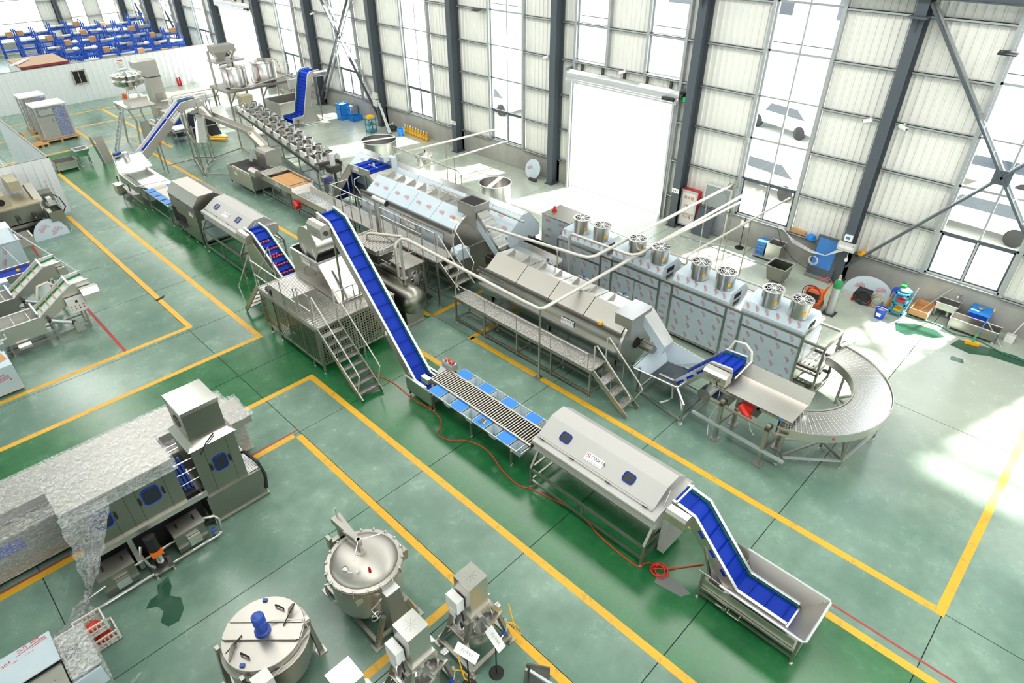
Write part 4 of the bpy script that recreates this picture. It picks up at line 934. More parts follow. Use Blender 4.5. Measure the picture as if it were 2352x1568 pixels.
for y in (16.4, 17.6, 18.8): part(t, 'spray_valve', 'steel_bright', B().tube([(12.3, y, 2.3), (12.3, y+.5, 2.3)], .02, 6).box(12.26, 12.34, y+.2, y+.26, 2.3, 2.42))
part(t, 'guard_rail', 'steel_frame', B().tube([(14.6, 21.0, 1.2), (14.6, 21.0, 2.0), (14.6, 17.2, 2.0), (14.6, 17.0, 1.9), (14.6, 17.0, 1.0)], .03, 8))
# ---- vibrating feeder between the drums and the tunnel
t = thing('vibrating_feeder', 'flat vibrating feeder with red motors and grey cover left of the tunnel', 'food machine', (12.9, 12.1, 0))
part(t, 'tray', 'steel_bright', B().box(12.3, 13.1, 10.9, 13.0, 1.18, 1.21).box(12.28, 12.3, 10.9, 13.0, 1.18, 1.32).box(13.1, 13.12, 10.9, 13.0, 1.18, 1.32)); part(t, 'side_wall', 'steel_olive', B().box(13.5, 13.52, 11.4, 13.6, 1.0, 1.35))
part(t, 'sloped_body', 'steel', B().hexa([(12.3, 11.0, .6), (13.0, 11.0, .6), (13.0, 12.4, .6), (12.3, 12.4, .6)], [(12.3, 10.9, 1.1), (13.1, 10.9, 1.1), (13.1, 13.0, 1.1), (12.3, 13.0, 1.1)]))
d = drive_box(t, 12.16, 12.42, 10.75, 11.35, 1.26, 1.52, .07, 'y'); place(d, 'etched_name', T_ETCH2, (12.16, 11.05, 1.38), (0, -1, 0), (0, 0, 1), .28)
for (y, z) in ((12.05, 1.1), (12.35, 1.05)): mm = part(t, 'vibration_motor', 'motor_red', B().cyl((12.05, y-.1, z), (12.05, y+.1, z), .07, 12)); part(mm, 'end_cap', 'motor_red', B().cyl((12.05, y-.14, z), (12.05, y-.1, z), .085, 12)); break
for x, y in ((12.35, 11.0), (13.05, 11.0), (12.35, 12.8), (13.05, 12.8)): leg(t, x, y, 1.15, .06)
for x in (12.35, 13.05): rail(t, (x, 11.0, .25), (x, 12.8, .25))
part(t, 'spring_arm', 'rubber', B().box(12.25, 12.3, 11.55, 11.62, .5, 1.1))
# ================================================================ COOLING TUNNEL with fans
t = thing('cooling_tunnel', 'long film clad cooling tunnel with eight round fans on its roof', 'food machine', (14.2, 7.7, 0))
TX, TX2, TZ = 13.60, 14.75, 1.60
part(t, 'core', 'steel_dull', B().box(TX+.03, TX2-.02, 3.9, 11.5, .14, TZ-.01))
PY = [3.88, 5.43, 5.86, 7.45, 7.85, 9.45, 9.86, 11.5]
for k, y in enumerate(PY):
    for x in (TX, TX2): leg(t, x, y, TZ, .06, 'steel_frame')
for x in (TX, TX2): rail(t, (x, PY[0], TZ), (x, PY[-1], TZ), .06); rail(t, (x, PY[0], .14), (x, PY[-1], .14), .05)
for y in (PY[0], PY[-1]): rail(t, (TX, y, TZ), (TX2, y, TZ), .06)
for k in range(7):
    a, c = PY[k]+.03, PY[k+1]-.03; wide = k % 2 == 0
    if wide:
        rail(t, (TX, a, 1.27), (TX, c, 1.27), .045)
        p = part(t, 'wall_panel', 'film', B().box(TX-.012, TX+.012, a, c, 1.30, TZ-.03)); sus_grid(p, (TX-.012, c, 1.30), (0, a-c, 0), (0, 0, .27), 4, 1, .7, -.9)
        if k in (4,):
            ym = (a+c)/2
            for (q0, q1) in ((a, ym-.01), (ym+.01, c)): p = part(t, 'door_panel', 'film', B().box(TX-.012, TX+.012, q0, q1, .17, 1.24)); sus_grid(p, (TX-.012, q1, .17), (0, q0-q1, 0), (0, 0, 1.07), 2, 5, .7, -.9)
        else:
            p = part(t, 'wall_panel', 'film', B().box(TX-.012, TX+.012, a, c, .17, 1.24)); sus_grid(p, (TX-.012, c, .17), (0, a-c, 0), (0, 0, 1.07), 4, 4, .7, -.9)
    else:
        p = part(t, 'wall_panel', 'film', B().box(TX-.01, TX+.012, a, c, .17, TZ-.03)); sus_grid(p, (TX-.01, c, .17), (0, a-c, 0), (0, 0, 1.4), 1, 7, .7, 0)
part(t, 'end_panel', 'film', B().box(TX+.03, TX2-.03, 3.86, 3.88, .9, TZ-.03))
part(t, 'roof_plate', 'steel_bright', B().box(TX+.02, TX2, 3.9, 11.5, TZ, TZ+.02))
for (a, c) in ((3.92, 5.50), (5.86, 7.50), (7.86, 9.52), (9.88, 11.42)):
    h = part(t, 'fan_hood', 'film', B().prism([(TX+.03, TZ+.02), (TX+.03, TZ+.10), (TX+.13, 1.90), (TX2-.35, 1.95), (TX2-.12, TZ+.12), (TX2-.12, TZ+.02)], a, c, 'y'), ang=20)
    sus_grid(h, (TX+.03, c, TZ+.12), (0, a-c, 0), (.10, 0, .2), 6, 1, .7, -.9)
    part(h, 'hood_vent', 'hole_black', B().box(TX+.3, TX2-.5, a-.004, a, TZ+.06, 1.8))
fan_h = B().lathe([(.195, 0), (.195, .33), (.215, .335), (.215, .35), (.18, .35), (.18, .05), (.185, 0)], (0, 0, 0), 28)
FH = mesh('fan_housing', fan_h, 'steel_bright')
gb = B()
for R_ in (.03, .075, .12, .165): gb.tube([(R_*cos(2*pi*k/20), R_*sin(2*pi*k/20), .352) for k in range(20)], .0035, 4, True)
for k in range(4): gb.bar((.2*cos(k*pi/4), .2*sin(k*pi/4), .352), (-.2*cos(k*pi/4), -.2*sin(k*pi/4), .352), .012, .006)
FG = mesh('fan_grille', gb, 'white_plastic')
FB = B()
for k in range(6):
    a = k*pi/3; FB.hexa([(.04*cos(a), .04*sin(a), .20), (.175*cos(a-.15), .175*sin(a-.15), .18), (.175*cos(a+.4), .175*sin(a+.4), .26), (.04*cos(a+.6), .04*sin(a+.6), .24)], [(.04*cos(a), .04*sin(a), .205), (.175*cos(a-.15), .175*sin(a-.15), .185), (.175*cos(a+.4), .175*sin(a+.4), .265), (.04*cos(a+.6), .04*sin(a+.6), .245)])
FB.cyl((0, 0, .12), (0, 0, .3), .045, 12)
FBM = mesh('fan_blades', FB, 'cast_grey'); FD = mesh('fan_floor', B().lathe([(0, .04), (.185, .04)], (0, 0, 0), 20), 'hole_black'); FT = mesh('rating_label', B().box(-.205, -.196, -.03, .03, .10, .17), 'yellow_tag'); FC = mesh('hub_cap', B().cyl((0, 0, .35), (0, 0, .362), .03, 12), 'white_plastic')
def fan(root, x, y, z, rz=0, s=1.0):
    f = wpiece(root, 'fan', FH, (x, y, z), (0, 0, rz), (s, s, s))
    for n, me in (('fan_grille', FG), ('fan_blades', FBM), ('fan_floor', FD), ('rating_label', FT), ('hub_cap', FC)):
        q = bpy.data.objects.new(n, me); COL.objects.link(q); q.parent = f
for y in (10.87, 10.14, 8.90, 8.15, 6.92, 6.19, 4.95, 4.24): fan(t, 13.92, y, 1.92, .55+.05*y, 1.26)
part(t, 'roof_pipe', 'steel', B().tube([(14.85, 11.4, 1.75), (14.85, 4.9, 1.75), (14.8, 4.75, 1.75), (14.6, 4.72, 1.75)], .03, 8))
for (p, q) in (((TX, 3.35, 1.52), (TX, 3.35, .14)), ((14.6, 3.35, 1.52), (14.6, 3.35, .14)), ((TX, 3.35, 1.52), (14.6, 3.35, 1.52)), ((TX, 3.35, .14), (14.6, 3.35, .14)), ((TX, 3.35, 1.52), (TX, 3.88, 1.52)), ((14.6, 3.35, 1.52), (14.6, 3.88, 1.52)), ((TX, 3.35, .75), (TX, 3.88, .75)), ((14.6, 3.35, .75), (14.6, 3.88, .75))): rail(t, p, q, .055, 'steel_frame', 'end_frame')
for y, z in ((3.45, .8), (3.45, .35)):
    part(t, 'chain_track', 'steel_dark', B().box(14.5, 14.56, 3.3, 3.9, z-.03, z+.03)); part(t, 'chain_track', 'steel_dark', B().box(13.66, 13.72, 3.3, 3.9, z-.03, z+.03))
for k in range(5): part(t, 'mesh_belt', 'steel_bright', B().box(13.74, 14.48, 3.34+k*.11, 3.42+k*.11, .78, .80))
part(t, 'drive_sprocket', 'steel_dark', B().lathe([(0, 13.52), (.07, 13.52), (.07, 13.56), (0, 13.56)], (0, 3.45, .42), 14, 'x')); part(t, 'film_flap', 'film_clear', B().box(13.7, 14.5, 3.80, 3.81, .6, 1.5))
for x in (TX, 14.6): leg(t, x, 3.35, .16)
# film clad box by the far end of the tunnel
t = thing('film_cabinet', 'film clad steel cabinet at the far end of the tunnel near the roller door', 'cabinet', (14.85, 12.3, 0))
p = part(t, 'body', 'film', B().box(14.4, 15.3, 11.75, 12.9, .1, 1.72)); sus_grid(p, (14.4, 12.9, .3), (0, -1.15, 0), (0, 0, 1.4), 2, 5, .9, .2)
for x in (14.45, 15.25):
    for y in (11.8, 12.85): leg(t, x, y, .12)
part(t, 'door_handle', 'steel_bright', B().box(14.37, 14.4, 11.85, 11.9, 1.2, 1.4)); part(t, 'top_seam', 'steel_frame', B().box(14.38, 15.32, 11.73, 12.92, 1.70, 1.73))
t = thing('alarm_lamp', 'small red alarm lamp standing on the film clad cabinet', 'lamp', (14.8, 12.72, 1.73))
part(t, 'base', 'motor_red', B().box(14.74, 14.86, 12.66, 12.78, 1.73, 1.78)); part(t, 'lens', 'motor_red', B().lathe([(.05, 1.78), (.05, 1.86), (.03, 1.9), (0, 1.9)], (14.8, 12.72, 0), 12))
# ---- service pipes running to the wall
def pipe_run(label, pts, r=.04, posts=(), mat='pipe_white'):
    t = thing('service_pipe', label, 'pipe', pts[0])
    part(t, 'pipe', mat, B().tube(pts, r, 10))
    for (x, y, z) in posts: part(t, 'post', 'steel_frame', B().tube([(x, y, 0), (x, y, z)], .02, 8)); part(t, 'clamp', 'steel_frame', B().box(x-.03, x+.03, y-.03, y+.03, z-.02, z+.03))
    return t
pipe_run('white overhead pipe from the film covered drum turning to the wall beside the red cabinet', [(11.5, 14.6, 2.2), (12.15, 9.5, 2.26), (12.22, 9.3, 2.26), (12.4, 9.2, 2.26), (20.15, 9.35, 2.06)], .045, ((18.34, 9.30, 2.1), (12.05, 10.2, 2.2)))
pipe_run('white pipe rising from the feeder valves and crossing over the tunnel fans', [(13.1, 10.66, .95), (13.1, 10.66, 2.12), (13.12, 10.6, 2.2), (13.2, 8.75, 2.2), (13.25, 8.6, 2.2), (13.42, 8.5, 2.2), (20.15, 8.35, 2.06)], .04, ((17.93, 8.40, 2.08), (18.28, 8.38, 2.08)))
pipe_run('thin pipe with a valve from the tunnel roof to the rightmost window', [(14.71, 7.75, 1.66), (14.71, 7.75, 1.9), (14.8, 7.72, 1.98), (20.15, 7.4, 2.1)], .032, ((17.86, 7.54, 2.02),))
pipe_run('upper long pipe from the hooded blancher to the window left of the roller door', [(14.3, 20.6, .8), (14.3, 20.6, 1.8), (14.4, 20.5, 1.88), (20.15, 20.36, 1.7)], .04, ((16.8, 20.45, 1.8),))
pipe_run('lower long pipe from the hooded blancher to the window left of the roller door', [(14.3, 20.1, .8), (14.3, 20.1, 1.2), (14.4, 20.08, 1.27), (20.15, 20.2, 1.12)], .035, ((16.92, 20.1, 1.2),))
rb = thing('support_post', 'slim steel post standing on the floor holding the bend of the vessel pipe', 'post', (9.7, 8.7, 0)); part(rb, 'post', 'steel', B().box(9.68, 9.72, 8.66, 8.70, .02, 2.02)); part(rb, 'base_plate', 'steel_frame', B().box(9.62, 9.78, 8.6, 8.76, 0, .02))
# ================================================================ DEWATERING HOPPER with blue lift
t = thing('dewatering_lift', 'film lined water hopper with short blue lift in front of the tunnel', 'conveyor', (11.5, 5.5, 0))
for poly in ([(10.78, 6.58, .84), (12.08, 6.62, .98), (11.9, 6.3, .42), (11.3, 6.3, .42)], [(12.10, 6.62, .98), (12.14, 5.45, .86), (12.02, 5.6, .45), (11.9, 6.3, .42)], [(10.76, 6.58, .84), (10.88, 5.48, .80), (11.32, 5.7, .44), (11.3, 6.3, .42)]):
    p = hopper_wall(t, poly, 'hopper_panel', 'film')
hopper_wall(t, [(11.3, 6.3, .42), (11.9, 6.3, .42), (12.02, 5.6, .42), (11.3, 5.6, .42)], 'hopper_floor', 'film')
part(t, 'rim', 'steel_bright', B().tube([(11.28, 5.42, .80), (10.9, 5.44, .80), (10.86, 5.5, .80), (10.75, 6.58, .84), (10.8, 6.62, .84), (12.08, 6.64, .98), (12.14, 6.58, .98), (12.16, 5.45, .86)], .018, 8))
part(t, 'water', 'water', B().prism([(11.2, 6.4), (11.95, 6.4), (12.02, 5.5), (11.25, 5.5)], .5, .515, 'z'))
elevator(t, 'y', [(4.45, 1.50), (4.92, 1.46), (5.75, .46), (6.2, .44)], 11.36, 11.98, .09, .14, .21, .06)
for k in range(3):
    y = 5.62-k*.22; z = .62+k*.265
    part(t, 'frame_slot', 'belt_blue', B().prism([(y+.05, z-.10), (y+.09, z-.06), (y-.05, z+.10), (y-.09, z+.06)], 11.316, 11.326, 'x'))
d = drive_box(t, 11.02, 11.3, 4.42, 4.98, 1.26, 1.54, .06); place(d, 'etched_name', T_ETCH2, (11.02, 4.7, 1.39), (0, -1, 0), (0, 0, 1), .36)
part(t, 'return_hose', 'hose_white', B().tube([(12.06, 4.95, 1.5), (12.1, 4.85, 1.78), (12.1, 4.6, 1.82), (12.08, 4.42, 1.7), (12.02, 4.36, 1.5)], .03, 8)); part(t, 'spray_bar', 'white_plastic', B().tube([(11.3, 4.35, 1.42), (12.05, 4.35, 1.5)], .018, 8))
for (x, y) in ((10.66, 5.1), (11.9, 5.12)):
    leg_p(t, (x, y, .1), (x, y, .62)); caster(t, x, y)
for (p, q) in (((10.66, 5.1, .14), (10.9, 6.5, .14)), ((11.9, 5.12, .14), (11.95, 6.5, .14)), ((10.66, 5.1, .14), (11.9, 5.12, .14)), ((10.9, 6.5, .14), (11.95, 6.5, .14)), ((10.66, 5.1, .6), (10.92, 5.5, .78)), ((10.66, 5.1, .35), (11.3, 5.6, .42)), ((11.9, 5.12, .6), (12.0, 4.8, 1.3))): rail(t, p, q, .04, 'steel', 'frame_bar')
for (x, y) in ((10.9, 6.5), (11.95, 6.5)): leg(t, x, y, .8)
part(t, 'blower', 'steel_dull', B().lathe([(0, 11.5), (.17, 11.5), (.17, 11.75), (0, 11.75)], (0, 5.05, .42), 20, 'x')); part(t, 'drain_pipe', 'steel', B().tube([(10.85, 5.55, .78), (10.82, 5.5, .5), (10.9, 5.62, .3), (10.75, 5.75, .25)], .025, 8)); part(t, 'power_cable', 'cable_white', B().tube([(11.2, 4.6, 1.26), (11.1, 4.5, .7), (11.0, 4.6, .3), (10.75, 4.45, .05)], .01, 6))
# ================================================================ VIBRATING TRAY
t = thing('vibrating_tray', 'steel vibrating tray with a red motor feeding the curved conveyor', 'food machine', (11.4, 3.7, 0))
VZ0 = 1.20
part(t, 'tray_floor', 'steel', B().box(11.02, 11.82, 2.88, 4.62, VZ0, VZ0+.012)); part(t, 'tray_side', 'steel', B().prism([(11.80, VZ0), (11.82, VZ0), (12.0, VZ0+.26), (11.98, VZ0+.26)], 2.86, 4.62, 'y')); part(t, 'tray_side', 'steel', B().prism([(11.02, VZ0), (11.04, VZ0), (10.99, VZ0+.07), (10.97, VZ0+.07)], 2.86, 4.62, 'y')); part(t, 'tray_back', 'steel', B().box(11.02, 11.9, 4.60, 4.62, VZ0, VZ0+.16))
part(t, 'under_beam', 'steel_frame', B().box(11.1, 11.16, 2.95, 4.55, VZ0-.12, VZ0).box(11.68, 11.74, 2.95, 4.55, VZ0-.12, VZ0).box(11.1, 11.74, 3.6, 3.66, VZ0-.12, VZ0))
for (x, y) in ((10.82, 4.30), (10.76, 3.22), (11.56, 4.24), (11.52, 3.16)):
    l = leg(t, x, y, 1.12 if x < 11 else 1.0, .08, 'steel_frame', False, .015); part(l, 'base_plate', 'steel_frame', B().box(x-.10, x+.10, y-.10, y+.10, 0, .015)); part(t, 'spring_mount', 'steel_dark', B().box(x-.05, x+.05+.1, y-.05, y+.05, .98, 1.06))
rail(t, (10.82, 4.95, .42), (10.72, 2.72, .42), .06, 'alu', 'long_beam'); rail(t, (10.82, 4.3, .45), (11.56, 4.24, .45), .06); rail(t, (10.76, 3.22, .45), (11.52, 3.16, .45), .06); rail(t, (11.56, 4.6, .9), (11.52, 2.9, .9), .06); rail(t, (10.82, 4.6, .98), (10.76, 3.0, .98), .05)
mm = part(t, 'vibration_motor', 'motor_red', B().cyl((10.92, 3.74, .92), (11.02, 3.98, 1.06), .085, 14)); part(mm, 'motor_foot', 'motor_red', B().box(11.0, 11.1, 3.72, 3.98, .9, 1.1)); part(mm, 'motor_cap', 'motor_red', B().cyl((10.90, 3.69, .89), (10.92, 3.74, .92), .07, 12))
part(t, 'motor_plate', 'steel', B().box(11.06, 11.6, 3.6, 4.1, .86, .9)); part(t, 'feed_plate', 'steel_bright', B().box(10.95, 11.5, 4.2, 4.65, .92, .94)); part(t, 'tag', 'print_blue', B().box(10.955, 10.965, 3.05, 3.13, VZ0+.0, VZ0+.06)); part(t, 'motor_cable', 'cable_white', B().tube([(10.95, 3.72, .88), (10.86, 3.6, .7), (10.9, 3.5, .55), (11.0, 3.55, .5)], .008, 6))
# ================================================================ CURVED CONVEYOR
t = thing('curved_conveyor', 'half circle steel slat conveyor on square tube legs at the right', 'conveyor', (12.8, 3.0, 0))
CX_, CY_, RI, RO, CZ = 12.8, 3.56, 1.2, 2.0, 1.06
A0, A1 = radians(194), radians(350)
NS = 96
SL = B(); w_ = (A1-A0)/NS*.5*.93
def arc(r, a, z): return (CX_+r*cos(a), CY_+r*sin(a), z)
sl_m = mesh('slat', B().hexa([(RI+.03, -(RI+.03)*w_, 0), (RI+.03, (RI+.03)*w_, 0), (RO-.03, (RO-.03)*w_, 0), (RO-.03, -(RO-.03)*w_, 0)], [(RI+.03, -(RI+.03)*w_, .012), (RI+.03, (RI+.03)*w_, .012), (RO-.03, (RO-.03)*w_, .012), (RO-.03, -(RO-.03)*w_, .012)]), 'steel_bright')
dots = B()
for j in range(9):
    rr = RI+.11+j*.075; dots.box(rr-.022, rr+.022, -.004, .004, 0, .0135)
dt_m = mesh('slat_rib', dots, 'white_plastic')
for k in range(NS):
    a = A0+(A1-A0)*(k+.5)/NS; q = wpiece(t, 'slat', sl_m, (CX_, CY_, CZ), (0, 0, a))
    if k % 2 == 0: e = bpy.data.objects.new('slat_rib', dt_m); COL.objects.link(e); e.parent = q; e['kind'] = 'stuff'
def arc_wall(r0, r1, z0, z1, name, mat, n=48):
    b = B()
    for k in range(n):
        a, c = A0+(A1-A0)*k/n, A0+(A1-A0)*(k+1)/n
        b.hexa([arc(r0, a, z0), arc(r1, a, z0), arc(r1, a, z1), arc(r0, a, z1)], [arc(r0, c, z0), arc(r1, c, z0), arc(r1, c, z1), arc(r0, c, z1)])
    return part(t, name, mat, b, ang=20)
ow = arc_wall(RO-.02, RO, CZ-.16, CZ+.05, 'outer_side_wall', 'steel'); arc_wall(RI, RI+.02, CZ-.16, CZ+.05, 'inner_side_wall', 'steel'); arc_wall(RI+.03, RO-.03, CZ-.05, CZ-.03, 'belt_bed', 'steel_dark')
part(ow, 'logo_tag', 'print_red', B().cyl(arc(RO, radians(226), CZ-.05), arc(RO+.006, radians(226), CZ-.05), .03, 12))
for a in (A0, A1):
    part(t, 'end_plate', 'steel_dark', B().bar(arc(RI, a, CZ-.06), arc(RO, a, CZ-.06), .03, .16)); part(t, 'tension_bolt', 'steel_dark', B().bar(arc(RO+.02, a+.03, CZ-.05), arc(RO+.02, a+.12, CZ-.05), .04, .03))
gm = part(t, 'gear_motor', 'galv', B().cyl(arc(RO-.12, A1+.05, CZ-.02), arc(RO+.42, A1+.02, CZ-.02), .07, 14)); part(gm, 'motor_fins', 'alu', B().cyl(arc(RO+.12, A1+.04, CZ-.02), arc(RO+.30, A1+.03, CZ-.02), .085, 14))
feet = []
for a in (199, 240, 285, 325):
    for r in (RI+.08, RO-.1):
        x, y, _ = arc(r, radians(a), 0); feet.append((x, y)); l = leg(t, x, y, CZ-.14, .05)
for k in range(4):
    i, o = feet[2*k], feet[2*k+1]; rail(t, (*i, .22), (*o, .22), .045); 
    if k < 3: rail(t, (*o, .22), (*feet[2*k+3], .22), .045, 'alu'); rail(t, (*i, .22), (*feet[2*k+2], .22), .045, 'alu'); rail(t, (*o, .24), (*feet[2*k+2], .24), .04)
rail(t, (*feet[1], .42), (10.76, 2.76, .42), .045)
# ================================================================ BACK OF THE HALL
# ---- row of paired air knife fans on a long roller line (set slightly askew)
t = thing('air_drying_line', 'long drying line with ten pairs of small round steel blowers', 'food machine', (0, 0, 0))
DL = 10.9                                                           # local frame: y runs along the line, z up, line starts at origin
part(t, 'side_rail', 'steel_frame', B().box(-.30, -.26, 0, DL, .98, 1.16)); part(t, 'side_rail', 'steel_frame', B().box(.70, .74, 0, DL, .98, 1.16)); part(t, 'roller_bed', 'steel_dark', B().box(-.26, .70, 0, DL, 1.0, 1.04))
part(t, 'cable_tray', 'black', B().box(-.34, -.30, 0, DL, .92, .98))
for k in range(6):
    for x in (-.28, .72): leg(t, x, .3+k*2.05, 1.0, .05)
    rail(t, (-.28, .3+k*2.05, .25), (.72, .3+k*2.05, .25))
for x in (-.28, .72): rail(t, (x, .3, .25), (x, 10.55, .25))
BL = mesh('blower', B().lathe([(.15, 0), (.15, .26), (.165, .265), (.165, .275), (.138, .275), (.138, .04), (.145, 0)], (0, 0, 0), 20), 'steel_bright')
BC = mesh('motor_core', B().cyl((0, 0, .05), (0, 0, .25), .06, 12).bar((-.14, 0, .25), (.14, 0, .25), .012, .01).bar((0, -.14, .25), (0, .14, .25), .012, .01), 'cast_grey')
BT = mesh('rating_label', B().box(-.156, -.149, -.02, .02, .06, .13), 'yellow_tag')
HB = B().prism([(-.36, 1.12), (-.36, 1.38), (-.30, 1.38), (-.30, 1.12)], -.22, .22, 'y')
HM = mesh('cowl_plate', HB, 'white_plastic'); SP = mesh('support_plate', B().box(-.32, .76, -.27, .27, 1.20, 1.23), 'steel_bright'); GP = mesh('gusset_plate', B().prism([(.60, 1.23), (.80, 1.12), (.80, 1.30), (.70, 1.44), (.60, 1.44)], -.24, -.22, 'y'), 'alu')
for k in range(10):
    y = .55+k*1.06; s_ = wpiece(t, 'support_plate', SP, (0, y, 0))
    for x in (0, .44):
        f = wpiece(t, 'blower', BL, (x, y, 1.24))
        for n, me in (('motor_core', BC), ('rating_label', BT)): q = bpy.data.objects.new(n, me); COL.objects.link(q); q.parent = f
    wpiece(t, 'cowl_plate', HM, (0, y, 0)); wpiece(t, 'gusset_plate', GP, (0, y, 0))
sign(t, (-.30, 8.7, 1.09), (0, -1, 0), (0, 0, 1), .4)
t.location = (12.80, 23.3, 0); t.rotation_euler = (0, 0, -atan2(.162, 1))
# ---- white drum and gear motor at the near end of the drying line
t = thing('white_cylinder', 'upright white wrapped cylinder at the near end of the drying line', 'cylinder', (12.75, 22.6, 1.35)); part(t, 'drum_wall', 'white_plastic', B().lathe([(0, 1.35), (.10, 1.35), (.10, 1.82), (0, 1.82)], (12.75, 22.6, 0), 20)); part(t, 'stand', 'steel_dark', B().box(12.5, 13.0, 22.4, 22.8, 1.1, 1.35).box(12.72, 12.78, 22.5, 22.6, 0, 1.1)); t.location.z = 1.35
t = thing('gear_motor_stand', 'dark gear motor on a slim stand beside the near end of the drying line', 'motor', (12.2, 22.4, 0)); part(t, 'motor', 'cast_grey', B().cyl((12.2, 22.4, .5), (12.2, 22.4, .85), .09, 12)); part(t, 'gearbox', 'steel', B().box(12.08, 12.5, 22.3, 22.55, .85, 1.08)); part(t, 'post', 'steel_frame', B().box(12.18, 12.22, 22.38, 22.42, 0, .5)); part(t, 'hose', 'rubber', B().tube([(12.3, 22.4, .8), (12.5, 22.2, .5), (12.4, 22.1, .2), (12.1, 22.3, .02)], .015, 6))
# ---- steep incline feeding drum A
t = thing('steep_elevator', 'steep blue cleated elevator with flat head feeding the film covered drum', 'conveyor', (12.5, 20.4, 0))
elevator(t, 'y', [(18.95, 2.12), (20.15, 2.08), (21.75, .45), (22.1, .42)], 12.06, 12.96, .10, .17, .38, .06)
for x in (12.02, 13.0):
    for y in (19.2, 20.1): leg(t, x, y, 2.0)
    leg(t, x, 21.9, .5); rail(t, (x, 19.2, .3), (x, 21.9, .3))
part(t, 'head_box', 'film', B().box(12.98, 13.22, 18.9, 19.2, 1.85, 2.45)); part(t, 'head_motor', 'alu', B().prism([(12.7, 2.35), (13.0, 2.35), (13.0, 2.45), (12.9, 2.52), (12.7, 2.52)], 18.95, 19.25, 'y')); part(t, 'discharge_apron', 'steel', B().hexa([(12.0, 18.9, 1.92), (13.0, 18.9, 1.92), (13.0, 18.92, 2.10), (12.0, 18.92, 2.10)], [(12.0, 18.3, 1.55), (13.0, 18.3, 1.55), (13.0, 18.3, 1.68), (12.0, 18.3, 1.68)]))
sign(t, (12.02, 19.75, 2.10), (0, -1, 0), (0, 0, 1), .36)
part(t, 'drain_hose', 'hose_white', B().tube([(11.98, 19.5, 1.9), (11.9, 19.75, 1.75), (11.9, 19.8, 1.5), (11.9, 19.55, 1.35), (11.92, 19.3, 1.45), (11.95, 19.2, 1.2), (11.9, 19.2, .8)], .022, 8)); rail(t, (11.7, 19.9, .6), (12.9, 19.9, .6), .05)
# ---- perforated vibrating tray and roller table
t = thing('dewatering_tray', 'perforated steel vibrating tray with red motor right of the roller inspection table', 'food machine', (11.1, 21.2, 0))
part(t, 'perforated_floor', 'steel_bright', B().perf((10.68, 20.9, .80), (.75, 0, 0), (0, 1.35, 0), 10, 18, .28)); part(t, 'plain_floor', 'steel_bright', B().box(10.68, 11.43, 19.9, 20.9, .795, .80)); part(t, 'pan', 'steel_dark', B().box(10.68, 11.43, 20.0, 22.25, .6, .62))
for x in (10.64, 11.44): part(t, 'side_wall', 'steel', B().box(x-.015, x+.015, 19.9, 22.3, .7, .95))
mm = part(t, 'vibration_motor', 'motor_red', B().cyl((10.52, 21.75, .5), (10.55, 22.02, .62), .10, 14)); part(mm, 'motor_foot', 'motor_red', B().box(10.55, 10.66, 21.75, 22.0, .45, .68))
for x in (10.7, 11.4):
    for y in (20.1, 22.1): leg(t, x, y, .6)
    rail(t, (x, 20.1, .3), (x, 22.1, .3))
t = thing('roller_table', 'roller inspection table with pale wooden rollers beside the bubble washer', 'inspection table', (11.3, 23.8, 0))
WR = mesh('roller', B().cyl((-.46, 0, 0), (.46, 0, 0), .03, 10), 'wood')
for k in range(24): wpiece(t, 'roller', WR, (11.27, 22.82+k*.066, .86))
for x in (10.77, 11.77): part(t, 'side_wall', 'steel', B().box(x-.02, x+.02, 22.55, 25.0, .72, .97))
part(t, 'end_apron', 'steel_dull', B().hexa([(10.8, 22.75, .88), (11.75, 22.75, .88), (11.75, 22.77, .86), (10.8, 22.77, .86)], [(10.8, 22.35, .72), (11.75, 22.35, .72), (11.75, 22.37, .70), (10.8, 22.37, .70)])); part(t, 'belt_bed', 'steel_dark', B().box(10.8, 11.75, 22.7, 25.0, .74, .76))
for k in range(5): part(t, 'slat', 'steel', B().box(10.8, 11.75, 24.5+k*.13, 24.6+k*.13, .93, .96))
for x in (10.77, 11.77):
    for y in (22.75, 24.1, 25.0): leg(t, x, y, .75)
    rail(t, (x, 22.75, .2), (x, 25.0, .2))
drive_box(t, 10.45, 10.72, 24.75, 25.3, .88, 1.15, .07); sign(t, (10.75, 23.6, .85), (0, -1, 0), (0, 0, 1), .36)
rail(t, (10.77, 22.6, 1.05), (11.77, 22.6, 1.05), .03)
# ---- bubble washer with domed outlet
t = thing('bubble_washer', 'bubble washing tank with a domed steel hood at the end of the chute', 'food machine', (11.1, 26.5, 0))
part(t, 'tank_wall', 'steel', B().box(10.46, 10.48, 25.2, 27.35, .2, .80).box(11.62, 11.64, 25.2, 27.35, .2, .80).box(10.48, 11.62, 25.2, 25.22, .2, .80).box(10.48, 11.62, 27.33, 27.35, .2, .80)); part(t, 'rim', 'steel_bright', B().tube([(10.46, 25.2, .81), (11.64, 25.2, .81), (11.64, 27.36, .81), (10.46, 27.36, .81)], .02, 6, True)); part(t, 'tank_floor', 'steel_dark', B().box(10.48, 11.62, 25.22, 27.33, .45, .47)); part(t, 'water_surface', 'glass_dark', B().box(10.48, 11.62, 25.22, 27.33, .6, .605)); part(t, 'divider', 'steel', B().box(10.50, 10.58, 25.3, 27.0, .62, .84))
for x in (10.5, 11.6):
    for y in (25.25, 26.3, 27.3): leg(t, x, y, .4)
    rail(t, (x, 25.25, .18), (x, 27.3, .18))
for (x, y) in ((10.9, 26.3), (11.05, 26.1), (11.2, 26.35), (10.95, 25.9), (11.2, 26.0), (11.3, 26.6)): apple(x, y, .585, 'red apple floating in the bubble washing tank', 'apples in the bubble washer')
dm = [(11.75+.0, .85)]
